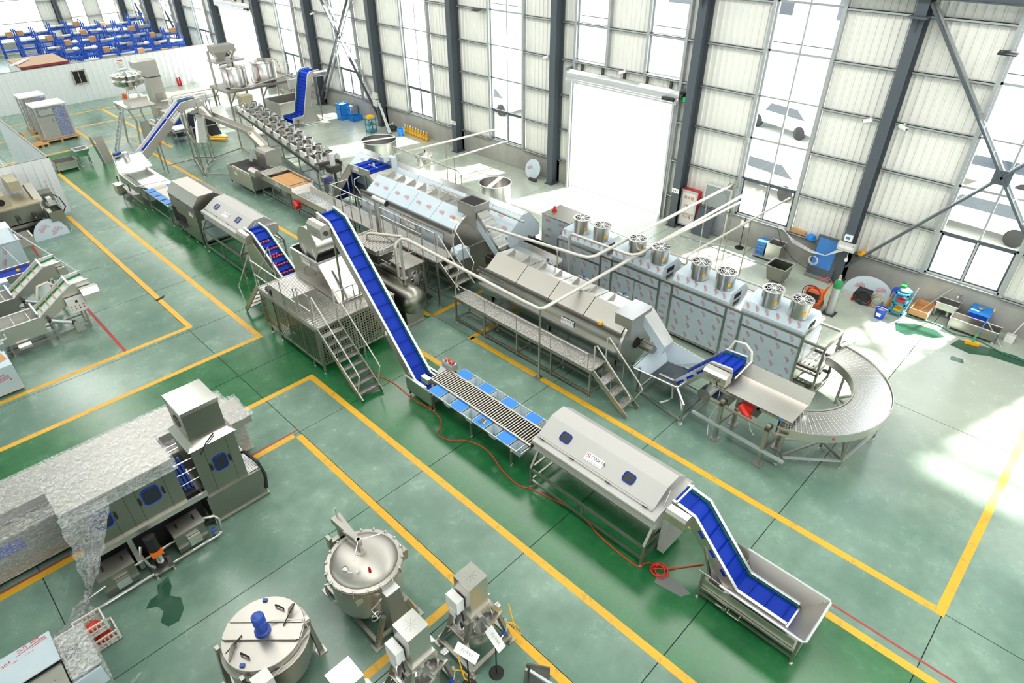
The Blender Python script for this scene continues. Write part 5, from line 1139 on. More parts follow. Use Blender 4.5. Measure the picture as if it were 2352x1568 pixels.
b = B(); pr = [(11.55, .80), (11.55, 1.28), (11.62, 1.38)]+[(11.95+.0+.33*sin(a)*.9, 1.08+.32*cos(a)) for a in [k*pi/2/6 for k in range(7)]]+[(12.25, .80)]
part(t, 'domed_hood', 'steel', B().prism(pr, 25.9, 26.75, 'y'), ang=30); part(t, 'hood_flap', 'alu', B().hexa([(11.5, 26.8, 1.35), (11.53, 26.8, 1.36), (11.53, 26.95, 1.36), (11.5, 26.95, 1.35)], [(11.35, 26.8, .82), (11.38, 26.8, .82), (11.38, 27.1, .82), (11.35, 27.1, .82)])); part(t, 'red_button', 'motor_red', B().box(11.53, 11.55, 26.2, 26.26, 1.2, 1.26)); sign(t, (10.46, 26.6, .62), (0, -1, 0), (0, 0, 1), .34)
part(t, 'blower', 'cast_grey', B().cyl((10.8, 26.0, .25), (11.2, 26.0, .25), .14, 14)); part(t, 'outlet_lift', 'black', B().hexa([(10.6, 25.75, .55), (11.5, 25.75, .55), (11.5, 25.8, .55), (10.6, 25.8, .55)], [(10.6, 25.2, .95), (11.5, 25.2, .95), (11.5, 25.25, .95), (10.6, 25.25, .95)]))
# ---- steel chutes on tall frames
def trough(root, p, q, w, h=.16, mat='steel', name='chute'):
    p, q = Vector(p), Vector(q); d = (q-p).normalized(); s = d.cross(Vector((0, 0, 1))).normalized()*(w/2); u = s.cross(d).normalized()*h
    b = B(); th = .012
    b.hexa([p-s, p+s, p+s+u*.08, p-s+u*.08], [q-s, q+s, q+s+u*.08, q-s+u*.08])
    for sg in (-1, 1): b.hexa([p+s*sg, p+s*sg*1.05, p+s*sg*1.05+u, p+s*sg+u], [q+s*sg, q+s*sg*1.05, q+s*sg*1.05+u, q+s*sg+u])
    return part(root, name, mat, b)
t = thing('chute_frame', 'branched steel chute on a tall pipe frame falling to the bubble washer', 'chute', (11.0, 29.8, 0))
trough(t, (11.3, 31.3, 2.45), (11.05, 29.6, 2.2), .42); trough(t, (11.12, 29.7, 2.2), (11.95, 27.7, 1.7), .40); trough(t, (11.93, 27.8, 1.72), (11.95, 26.7, 1.30), .36)
trough(t, (10.85, 29.9, 2.25), (10.55, 29.6, 1.2), .42, .12, 'steel_bright'); part(t, 'chute_cap', 'steel_bright', B().bar((10.65, 29.95, 2.3), (11.05, 29.7, 2.2), .06, .12))
for (x, y, z) in ((9.98, 28.85, 2.2), (10.62, 31.4, 2.5), (10.65, 30.0, 2.2), (11.28, 30.7, 2.3), (12.6, 29.0, 1.6), (12.8, 31.05, 1.7)): leg(t, x, y, z, .05)
for (p, q) in (((9.98, 28.85), (10.65, 30.0)), ((10.62, 31.4), (11.28, 30.7)), ((10.62, 31.4), (9.98, 28.85)), ((10.65, 30.0), (11.28, 30.7)), ((11.28, 30.7), (12.8, 31.05)), ((12.6, 29.0), (12.8, 31.05)), ((9.98, 28.85), (11.0, 27.7))): rail(t, (*p, .12), (*q, .12), .05)
rail(t, (9.98, 28.85, 1.4), (10.62, 31.4, 1.4), .04); rail(t, (10.62, 31.4, 1.4), (12.8, 31.05, 1.4), .04)
# ---- far left incline
t = thing('feed_incline', 'straight blue inclined conveyor with a label rising from the washing hopper to the chute', 'conveyor', (9.6, 30.5, 0))
elevator(t, 'x', [(8.15, .98), (10.38, 2.72), (11.15, 2.78)], 30.28, 30.82, .12, .20, .42, .03)
part(t, 'inner_wall', 'white_plastic', B().prism([(8.15, 1.0), (10.38, 2.74), (10.38, 2.9), (8.15, 1.16)], 30.78, 30.82, 'y'))
sign(t, (9.95, 30.24, 2.32), (.79, 0, .62), (-.62, 0, .79), .5)
for (x, y, z) in ((9.0, 30.3, 1.5), (9.0, 30.8, 1.5), (10.4, 30.3, 2.5), (10.4, 30.8, 2.5), (11.0, 30.3, 2.6)): leg(t, x, y, z)
rail(t, (9.0, 30.3, .4), (10.4, 30.3, .4)); part(t, 'emergency_stop', 'orange_paint', B().box(8.95, 9.05, 30.2, 30.26, 1.35, 1.45)); part(t, 'head_cover', 'steel', B().box(10.95, 11.3, 30.2, 30.9, 2.55, 2.75)); rail(t, (9.6, 30.2, 2.3), (9.6, 30.9, 2.3), .03)
# ---- washing hopper and first sorting table
t = thing('washing_hopper', 'wide shallow steel washing hopper at the foot of the blue incline', 'food machine', (7.3, 28.2, 0))
hopper_wall(t, [(6.75, 28.9, 1.0), (6.72, 26.95, 1.0), (7.15, 27.2, .72), (7.15, 28.7, .72)], 'hopper_panel', 'steel_bright'); hopper_wall(t, [(7.15, 27.0, .72), (8.05, 27.0, .74), (8.05, 29.6, .78), (7.15, 29.6, .74)], 'hopper_panel', 'steel_bright'); hopper_wall(t, [(6.75, 28.9, 1.0), (7.2, 30.6, 1.15), (8.2, 30.4, 1.2), (8.05, 28.9, 1.0)], 'hopper_panel', 'steel_bright')
part(t, 'side_rim', 'alu', B().tube([(7.9, 26.9, .95), (6.7, 26.95, 1.0), (6.75, 28.9, 1.0), (7.15, 30.7, 1.18), (8.3, 30.4, 1.2)], .022, 6)); part(t, 'tank', 'steel', B().box(6.95, 8.1, 27.0, 29.9, .35, .72))
for x in (6.8, 8.0):
    for y in (27.1, 28.4, 29.7): leg(t, x, y, .7)
    rail(t, (x, 27.1, .2), (x, 29.7, .2))
part(t, 'side_box', 'steel', B().box(6.35, 6.65, 28.3, 28.75, .35, .75)); part(t, 'pump', 'cast_grey', B().cyl((6.55, 27.8, .3), (6.55, 28.15, .3), .12, 14)); part(t, 'hose', 'hose_white', B().tube([(6.6, 28.2, .7), (6.5, 27.9, .8), (6.6, 27.3, .6), (6.8, 27.2, .62)], .03, 8)); part(t, 'pot', 'steel_bright', B().lathe([(0, 1.1), (.12, 1.1), (.12, 1.35), (0, 1.35)], (7.55, 30.3, 0), 16)); part(t, 'motor', 'motor_blue', B().cyl((7.2, 30.6, 1.25), (7.5, 30.75, 1.25), .07, 12))
t = thing('small_sorting_table', 'small sorting table with blue boards between the washing hopper and the peeler box', 'sorting table', (7.45, 25.8, 0))
part(t, 'perforated_bed', 'steel_dull', B().box(7.22, 7.72, 24.5, 27.0, .80, .83)); 
for x in (7.05, 7.88):
    part(t, 'board_frame', 'alu', B().box(x-.15, x-.135, 24.5, 26.95, .80, .84).box(x+.135, x+.15, 24.5, 26.95, .80, .84))
    for k in range(4):
        y = 26.6-k*.55; q = wpiece(t, 'cutting_board', BM, (x, y, .835)); wpiece(t, 'scrap_chute', CHM, (x, y-.29, .82), (0, 0, 0), (.9, .6, .8))
for x in (6.95, 8.0):
    for y in (24.7, 26.8): leg(t, x, y, .8)
    rail(t, (x, 24.7, .2), (x, 26.8, .2))
part(t, 'end_box', 'film', B().box(7.0, 7.9, 26.95, 27.0, .3, .75))
# ---- multihead weigher on its platform
t = thing('weigher_platform', 'steel weigher platform with an aluminium ladder by the white partition', 'platform', (10.05, 35.7, 0))
part(t, 'deck', 'steel_bright', B().box(9.4, 10.72, 34.7, 36.65, 1.85, 1.92))
for (x, y) in ((9.45, 34.75), (10.67, 34.75), (9.45, 36.6), (10.67, 36.6)):
    part(t, 'leg', 'steel', B().bar((x, y, 1.85), (x+(.18 if x < 10 else -.18), y, 1.3), .07).bar((x+(.18 if x < 10 else -.18), y, 1.32), (x, y, 0), .07))
for s in (0, .34): part(t, 'ladder_rail', 'alu', B().bar((8.5, 35.1+s+.1, 0), (9.38, 35.1+s+.1, 1.9), .03, .08))
for k in range(9): f = (k+1)/10; part(t, 'ladder_rung', 'alu', B().box(8.5+.88*f-.05, 8.5+.88*f+.05, 35.2, 35.54, 1.9*f-.015, 1.9*f+.015))
part(t, 'cabinet', 'steel', B().hexa([(9.7, 34.6, 0), (10.2, 34.6, 0), (10.2, 34.9, 0), (9.7, 34.9, 0)], [(9.8, 34.6, 1.3), (10.1, 34.6, 1.3), (10.1, 34.9, 1.3), (9.8, 34.9, 1.3)]))
t = thing('multihead_weigher', 'round multihead weigher with many steel buckets on the platform', 'weighing machine', (10.15, 35.8, 1.92))
part(t, 'base_box', 'steel', B().box(9.75, 10.6, 35.3, 36.3, 1.92, 2.2)); part(t, 'touch_panel', 'orange_paint', B().box(9.62, 9.75, 35.4, 35.65, 2.2, 2.42))
for k in range(4): a = k*pi/2+.6; part(t, 'strut', 'steel', B().tube([(10.15+.38*cos(a), 35.8+.38*sin(a), 2.2), (10.15+.15*cos(a), 35.8+.15*sin(a), 2.7)], .03, 8))
part(t, 'cone', 'steel_bright', B().lathe([(.15, 2.5), (.42, 2.7), (.42, 3.1), (.2, 3.25), (0, 3.36)], (10.15, 35.8, 0), 24))
hb = mesh('weigh_bucket', B().hexa([(.42, -.10, 0), (.62, -.08, .03), (.62, .08, .03), (.42, .10, 0)], [(.42, -.11, .22), (.70, -.09, .22), (.70, .09, .22), (.42, .11, .22)]), 'steel_bright')
for k in range(14):
    for z, r0 in ((2.72, 0), (2.98, .1)): wpiece(t, 'weigh_bucket', hb, (10.15, 35.8, z), (0, 0, 2*pi*k/14+r0))
t = thing('bucket_elevator', 'tall grey rectangular bucket elevator behind the multihead weigher', 'elevator', (12.4, 39.8, 0))
part(t, 'column', 'steel', B().box(12.15, 12.85, 39.5, 40.2, .6, 2.4)); part(t, 'head', 'steel', B().prism([(11.7, 2.62), (11.7, 2.95), (12.85, 2.95), (12.85, 2.4), (12.15, 2.4)], 39.5, 40.2, 'y')); part(t, 'lower_boot', 'steel', B().box(12.1, 12.9, 39.2, 40.3, 0, .6)); part(t, 'seam_band', 'steel_dark', B().box(12.14, 12.86, 39.49, 40.21, 2.1, 2.16)); part(t, 'inspection_cover', 'steel_dull', B().box(12.3, 12.7, 39.48, 39.5, .8, 1.3))
# ---- wrapped cabinets on pallets
def wrapped_cabinet(label, x0, x1, y0, y1, h):
    t = thing('wrapped_cabinet', label, 'cabinet', ((x0+x1)/2, (y0+y1)/2, .14))
    part(t, 'frame', 'steel', B().box(x0, x0+.06, y0, y0+.06, .14, h).box(x1-.06, x1, y0, y0+.06, .14, h).box(x0, x0+.06, y1-.06, y1, .14, h).box(x1-.06, x1, y1-.06, y1, .14, h).box(x0, x1, y0, y1, .14, .2)); part(t, 'roof', 'white_plastic', B().box(x0-.02, x1+.02, y0-.02, y1+.02, h, h+.05))
    part(t, 'door_panel', 'steel_dull', B().box(x0+.06, x0+(x1-x0)*.55, y0+.01, y0+.03, .2, h*.72)); part(t, 'glass_door', 'motor_blue', B().box(x0+(x1-x0)*.58, x1-.06, y0+.02, y0+.04, .2, h-.1)); part(t, 'inner_rack', 'steel_dark', B().box(x0+.1, x1-.1, y0+.3, y1-.1, .2, h-.15)); part(t, 'machine_head', 'steel_bright', B().box(x0+.2, x1-.2, y0+.15, y0+.4, h*.75, h*.9))
    part(t, 'stretch_film', 'film_clear', B().box(x0-.03, x1+.03, y0-.03, y1+.03, .16, h-.01)); part(t, 'handle', 'black', B().box(x0+.62, x0+.66, y0-.01, y0+.01, .9, 1.1)); return t
def pallet(label, x0, x1, y0, y1):
    t = thing('pallet', label, 'pallet', ((x0+x1)/2, (y0+y1)/2, 0))
    for k in range(7): part(t, 'plank', 'wood', B().box(x0, x1, y0+(y1-y0)*k/7, y0+(y1-y0)*(k+.8)/7, .11, .14))
    for x in (x0+.05, (x0+x1)/2, x1-.05): part(t, 'bearer', 'wood', B().box(x-.05, x+.05, y0, y1, 0, .11))
pallet('wooden pallet under the nearer wrapped cabinet', 6.35, 7.95, 38.95, 40.4); wrapped_cabinet('nearer wrapped steel cabinet with blue tinted glass doors on a pallet', 6.5, 7.9, 39.15, 40.3, 1.70)
pallet('wooden pallet under the farther wrapped cabinet', 6.45, 7.7, 41.25, 42.6); wrapped_cabinet('farther wrapped steel cabinet standing behind the other one', 6.5, 7.6, 41.4, 42.5, 1.75)
pallet('empty wooden pallet lying beside the left booth wall', 5.9, 6.5, 38.6, 39.4)
single('carton', 'open brown carton on the floor beside the left booth wall', 'carton', 'carton', B().box(5.2, 5.22, 39.7, 40.3, 0, .5).box(5.75, 5.77, 39.7, 40.3, 0, .5).box(5.22, 5.75, 39.7, 39.72, 0, .5).box(5.22, 5.75, 40.28, 40.3, 0, .5).box(5.22, 5.75, 39.72, 40.28, 0, .02).hexa([(5.77, 39.7, .5), (5.77, 40.3, .5), (5.78, 40.3, .5), (5.78, 39.7, .5)], [(5.98, 39.7, .36), (5.98, 40.3, .36), (5.99, 40.3, .36), (5.99, 39.7, .36)]))
single('steel_chute', 'folded grey steel sheet chute standing on end near the ladder', 'chute', 'steel_dull', B().bar((7.45, 33.75, .0), (7.30, 33.95, 1.25), .5, .02, (1, 0, 0)).bar((7.72, 33.9, .0), (7.62, 34.05, 1.2), .35, .02, (0, 1, 0)))
t = thing('weigh_hopper', 'small square steel hopper on a low frame near the left booth', 'hopper', (6.9, 34.3, 0)); part(t, 'hopper', 'steel_bright', B().hexa([(6.55, 34.1, .75), (7.15, 34.1, .75), (7.15, 34.6, .75), (6.55, 34.6, .75)], [(6.7, 34.2, .45), (7.0, 34.2, .45), (7.0, 34.5, .45), (6.7, 34.5, .45)])); part(t, 'hopper_mouth', 'steel_dark', B().box(6.6, 7.1, 34.15, 34.55, .745, .755)); part(t, 'rim', 'alu', B().tube([(6.53, 34.08, .76), (7.17, 34.08, .76), (7.17, 34.62, .76), (6.53, 34.62, .76)], .025, 6, True))
for (x, y) in ((6.65, 34.2), (7.05, 34.2), (6.65, 34.5), (7.05, 34.5)): leg(t, x, y, .5)
t = thing('low_trough', 'low rectangular steel trough left of the small square hopper', 'trough', (6.0, 34.4, 0)); part(t, 'trough_wall', 'steel', B().box(5.6, 6.5, 34.0, 34.02, .1, .42).box(5.6, 6.5, 34.75, 34.77, .1, .42).box(5.6, 5.62, 34.0, 34.77, .1, .42).box(6.48, 6.5, 34.0, 34.77, .1, .42)); part(t, 'trough_floor', 'steel_dark', B().box(5.62, 6.48, 34.02, 34.75, .15, .17))
for (x, y) in ((5.65, 34.05), (6.45, 34.05), (5.65, 34.7), (6.45, 34.7)): leg(t, x, y, .12)
# ---- small machines beyond the incline
t = thing('roller_trolley', 'small steel trolley loaded with white rollers beyond the blue incline', 'trolley', (11.4, 34.6, 0)); part(t, 'tray', 'steel', B().box(11.0, 11.7, 34.2, 35.0, .55, .6))
for k in range(5): part(t, 'roller', 'white_plastic', B().cyl((11.05, 34.3+k*.14, .66), (11.65, 34.3+k*.14, .66), .06, 10))
for (x, y) in ((11.05, 34.25), (11.65, 34.25), (11.05, 34.95), (11.65, 34.95)): leg(t, x, y, .56)
part(t, 'shelf', 'steel_dark', B().box(11.05, 11.65, 34.25, 34.95, .3, .33))
t = thing('packing_conveyor', 'steel take off conveyor with raised flights under the weigher', 'conveyor', (11.4, 37.0, 0)); part(t, 'bed', 'steel', B().box(10.9, 12.4, 36.6, 37.4, .35, .45)); 
for k in range(6): part(t, 'flight', 'steel_bright', B().box(11.0+k*.23, 11.12+k*.23, 36.65, 37.35, .45, .62))
for (x, y) in ((10.95, 36.65), (12.35, 36.65), (10.95, 37.35), (12.35, 37.35)): leg(t, x, y, .36)
part(t, 'yellow_frame', 'yellow_tag', B().tube([(10.9, 36.6, .1), (10.85, 36.5, .5), (11.1, 36.5, .1)], .02, 6))
single('hand_pallet_truck', 'yellow handled pallet truck parked under the chute frame', 'pallet truck', 'yellow_tag', B().bar((12.4, 33.6, .1), (12.9, 33.0, .1), .16, .06).bar((12.6, 33.8, .1), (13.1, 33.2, .1), .16, .06).bar((12.5, 33.7, .1), (12.2, 34.0, .7), .05).bar((12.05, 33.95, .72), (12.35, 34.1, .72), .04))
t = thing('draped_machine', 'machine hidden under black plastic sheeting behind the chute', 'machine', (12.6, 35.0, 0)); part(t, 'black_sheet', 'black', B().hexa([(12.0, 34.3, 0), (13.3, 34.3, 0), (13.3, 35.4, 0), (12.0, 35.4, 0)], [(12.2, 34.5, 1.15), (13.0, 34.5, 1.3), (13.0, 35.2, 1.3), (12.2, 35.2, 1.1)])); part(t, 'white_board', 'white_plastic', B().hexa([(13.35, 34.4, .3), (13.95, 34.2, .3), (13.95, 34.22, .3), (13.35, 34.42, .3)], [(13.2, 34.7, 1.3), (13.8, 34.5, 1.3), (13.8, 34.52, 1.3), (13.2, 34.72, 1.3)]))
t = thing('blue_glass_machine', 'machine with a blue tinted glass front beyond the incline label', 'machine', (11.7, 36.0, 0)); part(t, 'glass_front', 'motor_blue', B().box(11.3, 11.9, 35.6, 35.63, .2, 1.1)); part(t, 'body', 'steel', B().box(11.3, 12.0, 35.65, 36.4, .1, 1.2)); part(t, 'side_post', 'white_plastic', B().box(11.92, 11.98, 35.58, 35.64, 0, 1.2))
for k, (x, y) in enumerate(((13.2, 38.0), (14.0, 38.6))): t = thing('steel_table', 'long steel table with clutter in front of the white partition' if k == 0 else 'second steel table with rails behind the first one by the partition', 'table', (x, y, 0)); part(t, 'top', 'steel_bright', B().box(x-1.2, x+1.4, y, y+.6, .78, .82)); part(t, 'upper_rail', 'steel', B().tube([(x-1.1, y+.3, .82), (x-1.1, y+.3, 1.15), (x+1.3, y+.3, 1.15), (x+1.3, y+.3, .82)], .03, 8)); [leg(t, x+a, y+b_, .78) for a in (-1.1, 1.3) for b_ in (.05, .55)]
# ---- tanks on the high platform
t = thing('tank_platform', 'high steel platform carrying two mixing tanks at the back', 'platform', (16.9, 37.5, 0))
part(t, 'deck', 'steel_frame', B().box(15.0, 19.1, 36.5, 38.7, 1.28, 1.40))
for (x, y) in ((15.1, 36.6), (17.0, 36.6), (18.95, 36.6), (15.1, 38.6), (17.0, 38.6), (18.95, 38.6)): leg(t, x, y, 1.3, .09); part(t, 'knee_brace', 'steel_frame', B().bar((x, y, .7), (x+(.4 if x < 18 else -.4), y, 1.28), .06))
part(t, 'front_pipe', 'pipe_white', B().tube([(15.2, 36.45, 1.55), (15.9, 36.4, 1.45), (19.0, 36.4, 1.75)], .035, 8))
railing(t, [(18.95, 38.6, 1.4), (18.95, 36.55, 1.4)], .8, .7)
def mix_tank(label, x, y):
    t = thing('mixing_tank', label, 'tank', (x, y, 1.4))
    part(t, 'shell', 'steel_bright', B().lathe([(0, 1.45), (.62, 1.45), (.66, 1.5), (.66, 2.42), (.60, 2.5), (0, 2.62)], (x, y, 0), 32)); ring(t, 'rim', 'steel', (x, y, 2.42), .67, .02)
    part(t, 'manhole', 'steel', B().cyl((x-.2, y-.2, 2.55), (x-.2, y-.2, 2.68), .14, 14)); part(t, 'sight_tube', 'motor_red', B().tube([(x-.55, y-.42, 1.6), (x-.55, y-.42, 2.45)], .012, 6)); part(t, 'level_pipe', 'white_plastic', B().tube([(x+.3, y-.64, 1.3), (x+.3, y-.64, 2.5)], .02, 6))
    for k in range(6): a = k*pi/3; part(t, 'clamp', 'steel', B().box(x+.66*cos(a)-.03, x+.66*cos(a)+.03, y+.66*sin(a)-.03, y+.66*sin(a)+.03, 2.40, 2.48))
    for k in range(3): a = k*2*pi/3+.5; part(t, 'leg', 'steel', B().box(x+.5*cos(a)-.04, x+.5*cos(a)+.04, y+.5*sin(a)-.04, y+.5*sin(a)+.04, 1.4, 1.47))
    part(t, 'red_hose', 'red_paint', B().tube([(x+.2, y-.5, 2.55), (x+.6, y-.5, 2.5), (x+.72, y-.55, 2.1), (x+.72, y-.5, 1.6), (x+.9, y-.6, 1.42)], .014, 6)); part(t, 'agitator_motor', 'cast_grey', B().cyl((x+.1, y+.1, 2.6), (x+.1, y+.1, 2.85), .07, 12)); return t
mix_tank('left upright mixing tank on the high platform under the weighing hopper', 15.95, 37.3); mix_tank('right upright mixing tank on the high platform beside the wall', 17.75, 37.4)
t = thing('dosing_hopper', 'grey dosing hopper with funnel mounted above the left mixing tank', 'hopper', (15.6, 37.6, 2.65))
part(t, 'frame_plate', 'steel', B().box(15.0, 16.6, 37.0, 38.1, 2.72, 2.82)); part(t, 'tapered_bin', 'steel_dull', B().hexa([(15.35, 37.4, 2.82), (15.65, 37.4, 2.82), (15.65, 37.7, 2.82), (15.35, 37.7, 2.82)], [(15.1, 37.2, 3.25), (15.8, 37.2, 3.25), (15.8, 37.9, 3.25), (15.1, 37.9, 3.25)])); part(t, 'top_bin', 'steel_dull', B().box(15.1, 16.3, 37.2, 37.9, 3.25, 3.55)); part(t, 'funnel', 'steel', B().lathe([(.06, 2.82), (.08, 2.98), (.30, 3.2), (.34, 3.3), (0, 3.32)], (16.2, 37.55, 0), 20)); part(t, 'post', 'steel', B().box(15.05, 15.15, 37.95, 38.05, 1.4, 3.25))
# control cabinet under platform
t = thing('electric_cabinet', 'small grey electric cabinet with red cables on the tank platform front', 'cabinet', (18.6, 35.9, 0)); part(t, 'box', 'panel_grey', B().box(18.35, 18.95, 35.85, 36.05, 1.05, 1.55)); part(t, 'post', 'steel_frame', B().box(18.6, 18.66, 35.92, 35.98, 0, 1.05)); part(t, 'cable_loop', 'red_paint', B().tube([(18.5, 35.95, 1.05), (18.3, 35.9, .7), (18.0, 35.9, .75), (17.8, 36.0, 1.1)], .02, 6))
t = thing('white_gearbox', 'cream control box standing behind the far end of the drying line', 'cabinet', (15.6, 35.9, 0)); part(t, 'box', 'khaki', B().box(15.3, 15.95, 35.6, 36.1, .5, 1.25)); part(t, 'pedestal', 'steel_frame', B().box(15.4, 15.85, 35.7, 36.0, 0, .5))
# ---- vat and Z elevator
t = thing('steel_vat', 'large rectangular steel vat between the tanks and the blue swan neck elevator', 'vat', (17.6, 35.0, 0))
part(t, 'vat_wall', 'steel', B().box(16.7, 16.73, 34.2, 35.85, .1, .84).box(18.55, 18.58, 34.2, 35.85, .1, .84).box(16.73, 18.55, 34.2, 34.23, .1, .84).box(16.73, 18.55, 35.82, 35.85, .1, .84)); part(t, 'vat_floor', 'steel_dark', B().box(16.73, 18.55, 34.23, 35.82, .3, .33)); part(t, 'rim', 'alu', B().tube([(16.7, 34.2, .85), (18.58, 34.2, .85), (18.58, 35.85, .85), (16.7, 35.85, .85)], .03, 6, True)); part(t, 'rusty_bar', 'beam_orange', B().box(17.4, 17.46, 34.6, 34.66, .3, .85)); [leg(t, x, y, .12, .06) for x in (16.75, 18.5) for y in (34.25, 35.8)]
t = thing('swan_neck_elevator', 'steep blue swan neck elevator beside the steel vat near the wall', 'conveyor', (17.4, 32.8, 0))
elevator(t, 'x', [(16.35, .42), (16.95, .42), (17.12, .50), (17.72, 2.42), (17.85, 2.52), (18.35, 2.54)], 32.35, 33.30, .10, .20, .17, .05)
for (x, y, z) in ((16.66, 32.25, .4), (18.07, 32.28, 2.3), (18.07, 33.4, 2.3), (16.66, 33.4, .4)): leg(t, x, y, z)
rail(t, (16.66, 32.25, .12), (18.07, 32.28, .12)); rail(t, (16.66, 33.4, .12), (18.07, 33.4, .12)); rail(t, (18.07, 32.28, .12), (18.07, 33.4, .12)); rail(t, (18.07, 32.28, 1.5), (18.07, 33.4, 1.5))
part(t, 'side_cheek', 'steel', B().prism([(16.9, .15), (17.9, .12), (17.6, .9), (17.3, 1.0)], 32.28, 32.31, 'y')); d = part(t, 'head_cover', 'steel_bright', B().cyl((18.0, 32.35, 2.44), (18.75, 32.35, 2.44), .15, 14)); place(t, 'etched_name', T_ETCH2, (16.65, 32.31, .36), (1, 0, 0), (0, 0, 1), .4)
# ---- open round tanks and pressure pot
def round_tank(label, x, y, r, h, ang=0):
    t = thing('round_tank', label, 'tank', (x, y, 0))
    part(t, 'shell', 'steel_bright', B().lathe([(0, .02), (r, .02), (r, h), (r-.012, h), (r-.012, .05), (0, .05)], (x, y, 0), 44)); ring(t, 'rim', 'alu', (x, y, h), r, .018, 'z', 44)
    part(t, 'cross_plate', 'white_plastic', B().bar((x-r*cos(ang), y-r*sin(ang), h+.01), (x+r*cos(ang), y+r*sin(ang), h+.01), .16, .02)); part(t, 'base_ring', 'steel_frame', B().lathe([(r+.01, 0), (r+.01, .05), (r-.03, .05), (r-.03, 0)], (x, y, 0), 30)); return t
round_tank('wider open round steel tank behind the film hood with a bar across it', 16.45, 24.75, .78, 1.05, -.35); round_tank('narrower open round steel tank nearer the roller door with a bar across it', 16.5, 17.25, .62, 1.02, .38)
t = thing('pressure_pot', 'upright polished pressure pot with clamped lid between the two round tanks', 'tank', (16.5, 21.5, 0))
part(t, 'shell', 'steel_bright', B().lathe([(0, .25), (.30, .25), (.34, .35), (.34, 1.0), (.36, 1.02), (.36, 1.06), (.30, 1.14), (0, 1.22)], (16.5, 21.5, 0), 30)); part(t, 'knob', 'black', B().cyl((16.5, 21.5, 1.2), (16.5, 21.5, 1.32), .03, 10))
for k in range(10): a = k*pi/5; part(t, 'clamp', 'steel', B().box(16.5+.37*cos(a)-.025, 16.5+.37*cos(a)+.025, 21.5+.37*sin(a)-.025, 21.5+.37*sin(a)+.025, .98, 1.1))
for k in range(3): a = k*2*pi/3; leg(t, 16.5+.28*cos(a), 21.5+.28*sin(a), .3)
part(t, 'side_handle', 'steel', B().tube([(16.16, 21.6, .75), (16.08, 21.62, .78), (16.08, 21.42, .78), (16.16, 21.4, .75)], .015, 6))
# ================================================================ WHITE PARTITION and booths
wp = struct('wall_partition', 'steel_frame', B().box(2, 18.9, 46.44, 46.50, 0, .06).box(2, 18.9, 46.44, 46.50, 2.10, 2.16))
def ppanel(root, x0, x1, y, z0, z1, rot=pi/2, key='p'):
    k = (key, round(x1-x0, 2), round(z1-z0, 2))
    if k not in cmesh:
        b = corr(k[1], k[2], .3, .03); b.box(.002, .05, -k[1]/2, k[1]/2, 0, k[2]); cmesh[k] = mesh('partition_panel', b, 'cladding_white')
    return piece(root, 'partition_panel', cmesh[k], ((x0+x1)/2, y, z0), (0, 0, rot))
for k in range(17): ppanel(wp, 2+k*1.0, 3+k*1.0, 46.42, 0, 2.12)
wn[0] += 1
o = struct('window_%d' % wn[0], 'khaki', B().box(10.26, 10.96, 46.30, 46.36, 1.02, 1.07).box(10.26, 10.96, 46.30, 46.36, 1.72, 1.77).box(10.26, 10.31, 46.30, 46.36, 1.02, 1.77).box(10.91, 10.96, 46.30, 46.36, 1.02, 1.77).box(10.59, 10.63, 46.30, 46.36, 1.02, 1.77))
for a in (10.31, 10.63): part(o, 'pane', 'glass_dark', B().box(a, a+.28, 46.32, 46.33, 1.07, 1.72))
t = thing('notice_board', 'white printed notice with red heading hung on the partition', 'poster', (13.0, 46.34, 1.4)); part(t, 'sheet', 'paper', B().box(12.72, 13.25, 46.33, 46.345, 1.38, 2.0)); part(t, 'heading', 'print_red', B().box(12.8, 13.17, 46.325, 46.33, 1.92, 1.97)); [part(t, 'text_line', 'print_faint', B().box(12.78, 13.2-.06*(k % 2), 46.325, 46.33, 1.84-k*.06, 1.86-k*.06)) for k in range(6)]; part(t, 'footer', 'print_blue', B().box(12.72, 13.25, 46.325, 46.33, 1.38, 1.41))
for k, x in enumerate((15.95, 16.1)): t = thing('fire_extinguisher', 'left small red extinguisher at the foot of the partition' if k == 0 else 'right small red extinguisher at the foot of the partition', 'extinguisher', (x, 46.1, 0)); part(t, 'cylinder', 'red_paint', B().lathe([(0, 0), (.06, 0), (.065, .05), (.065, .38), (.03, .45), (0, .45)], (x, 46.1, 0), 12)); part(t, 'valve', 'black', B().box(x-.02, x+.02, 46.08, 46.16, .45, .52))
# brown roofed office behind the partition
t = thing('office_booth', 'flat brown roofed booth built behind the white partition', 'booth', (9.1, 48, 0)); part(t, 'roof', 'kraft', B().box(7.95, 10.4, 46.55, 49.6, 2.2, 2.3)); part(t, 'roof_edge', 'dull_red', B().box(7.93, 10.42, 46.52, 46.56, 2.18, 2.31)); part(t, 'side_wall', 'cladding_white', B().box(7.95, 8.0, 46.56, 49.55, 0, 2.2)); part(t, 'side_wall', 'cladding_white', B().box(10.35, 10.4, 46.56, 49.55, 0, 2.2)); part(t, 'back_wall', 'cladding_white', B().box(8.0, 10.35, 49.5, 49.55, 0, 2.2))
for a, b_ in (((7.6, 47.0), (8.6, 48.3)), ((8.0, 47.3), (8.9, 48.6))): single('white_tube', 'long white tube lying on the brown booth roof, %s of two' % ('left' if a[0] < 7.8 else 'right'), 'tube', 'white_plastic', B().tube([(*a, 2.36), (*b_, 2.36)], .05, 8))
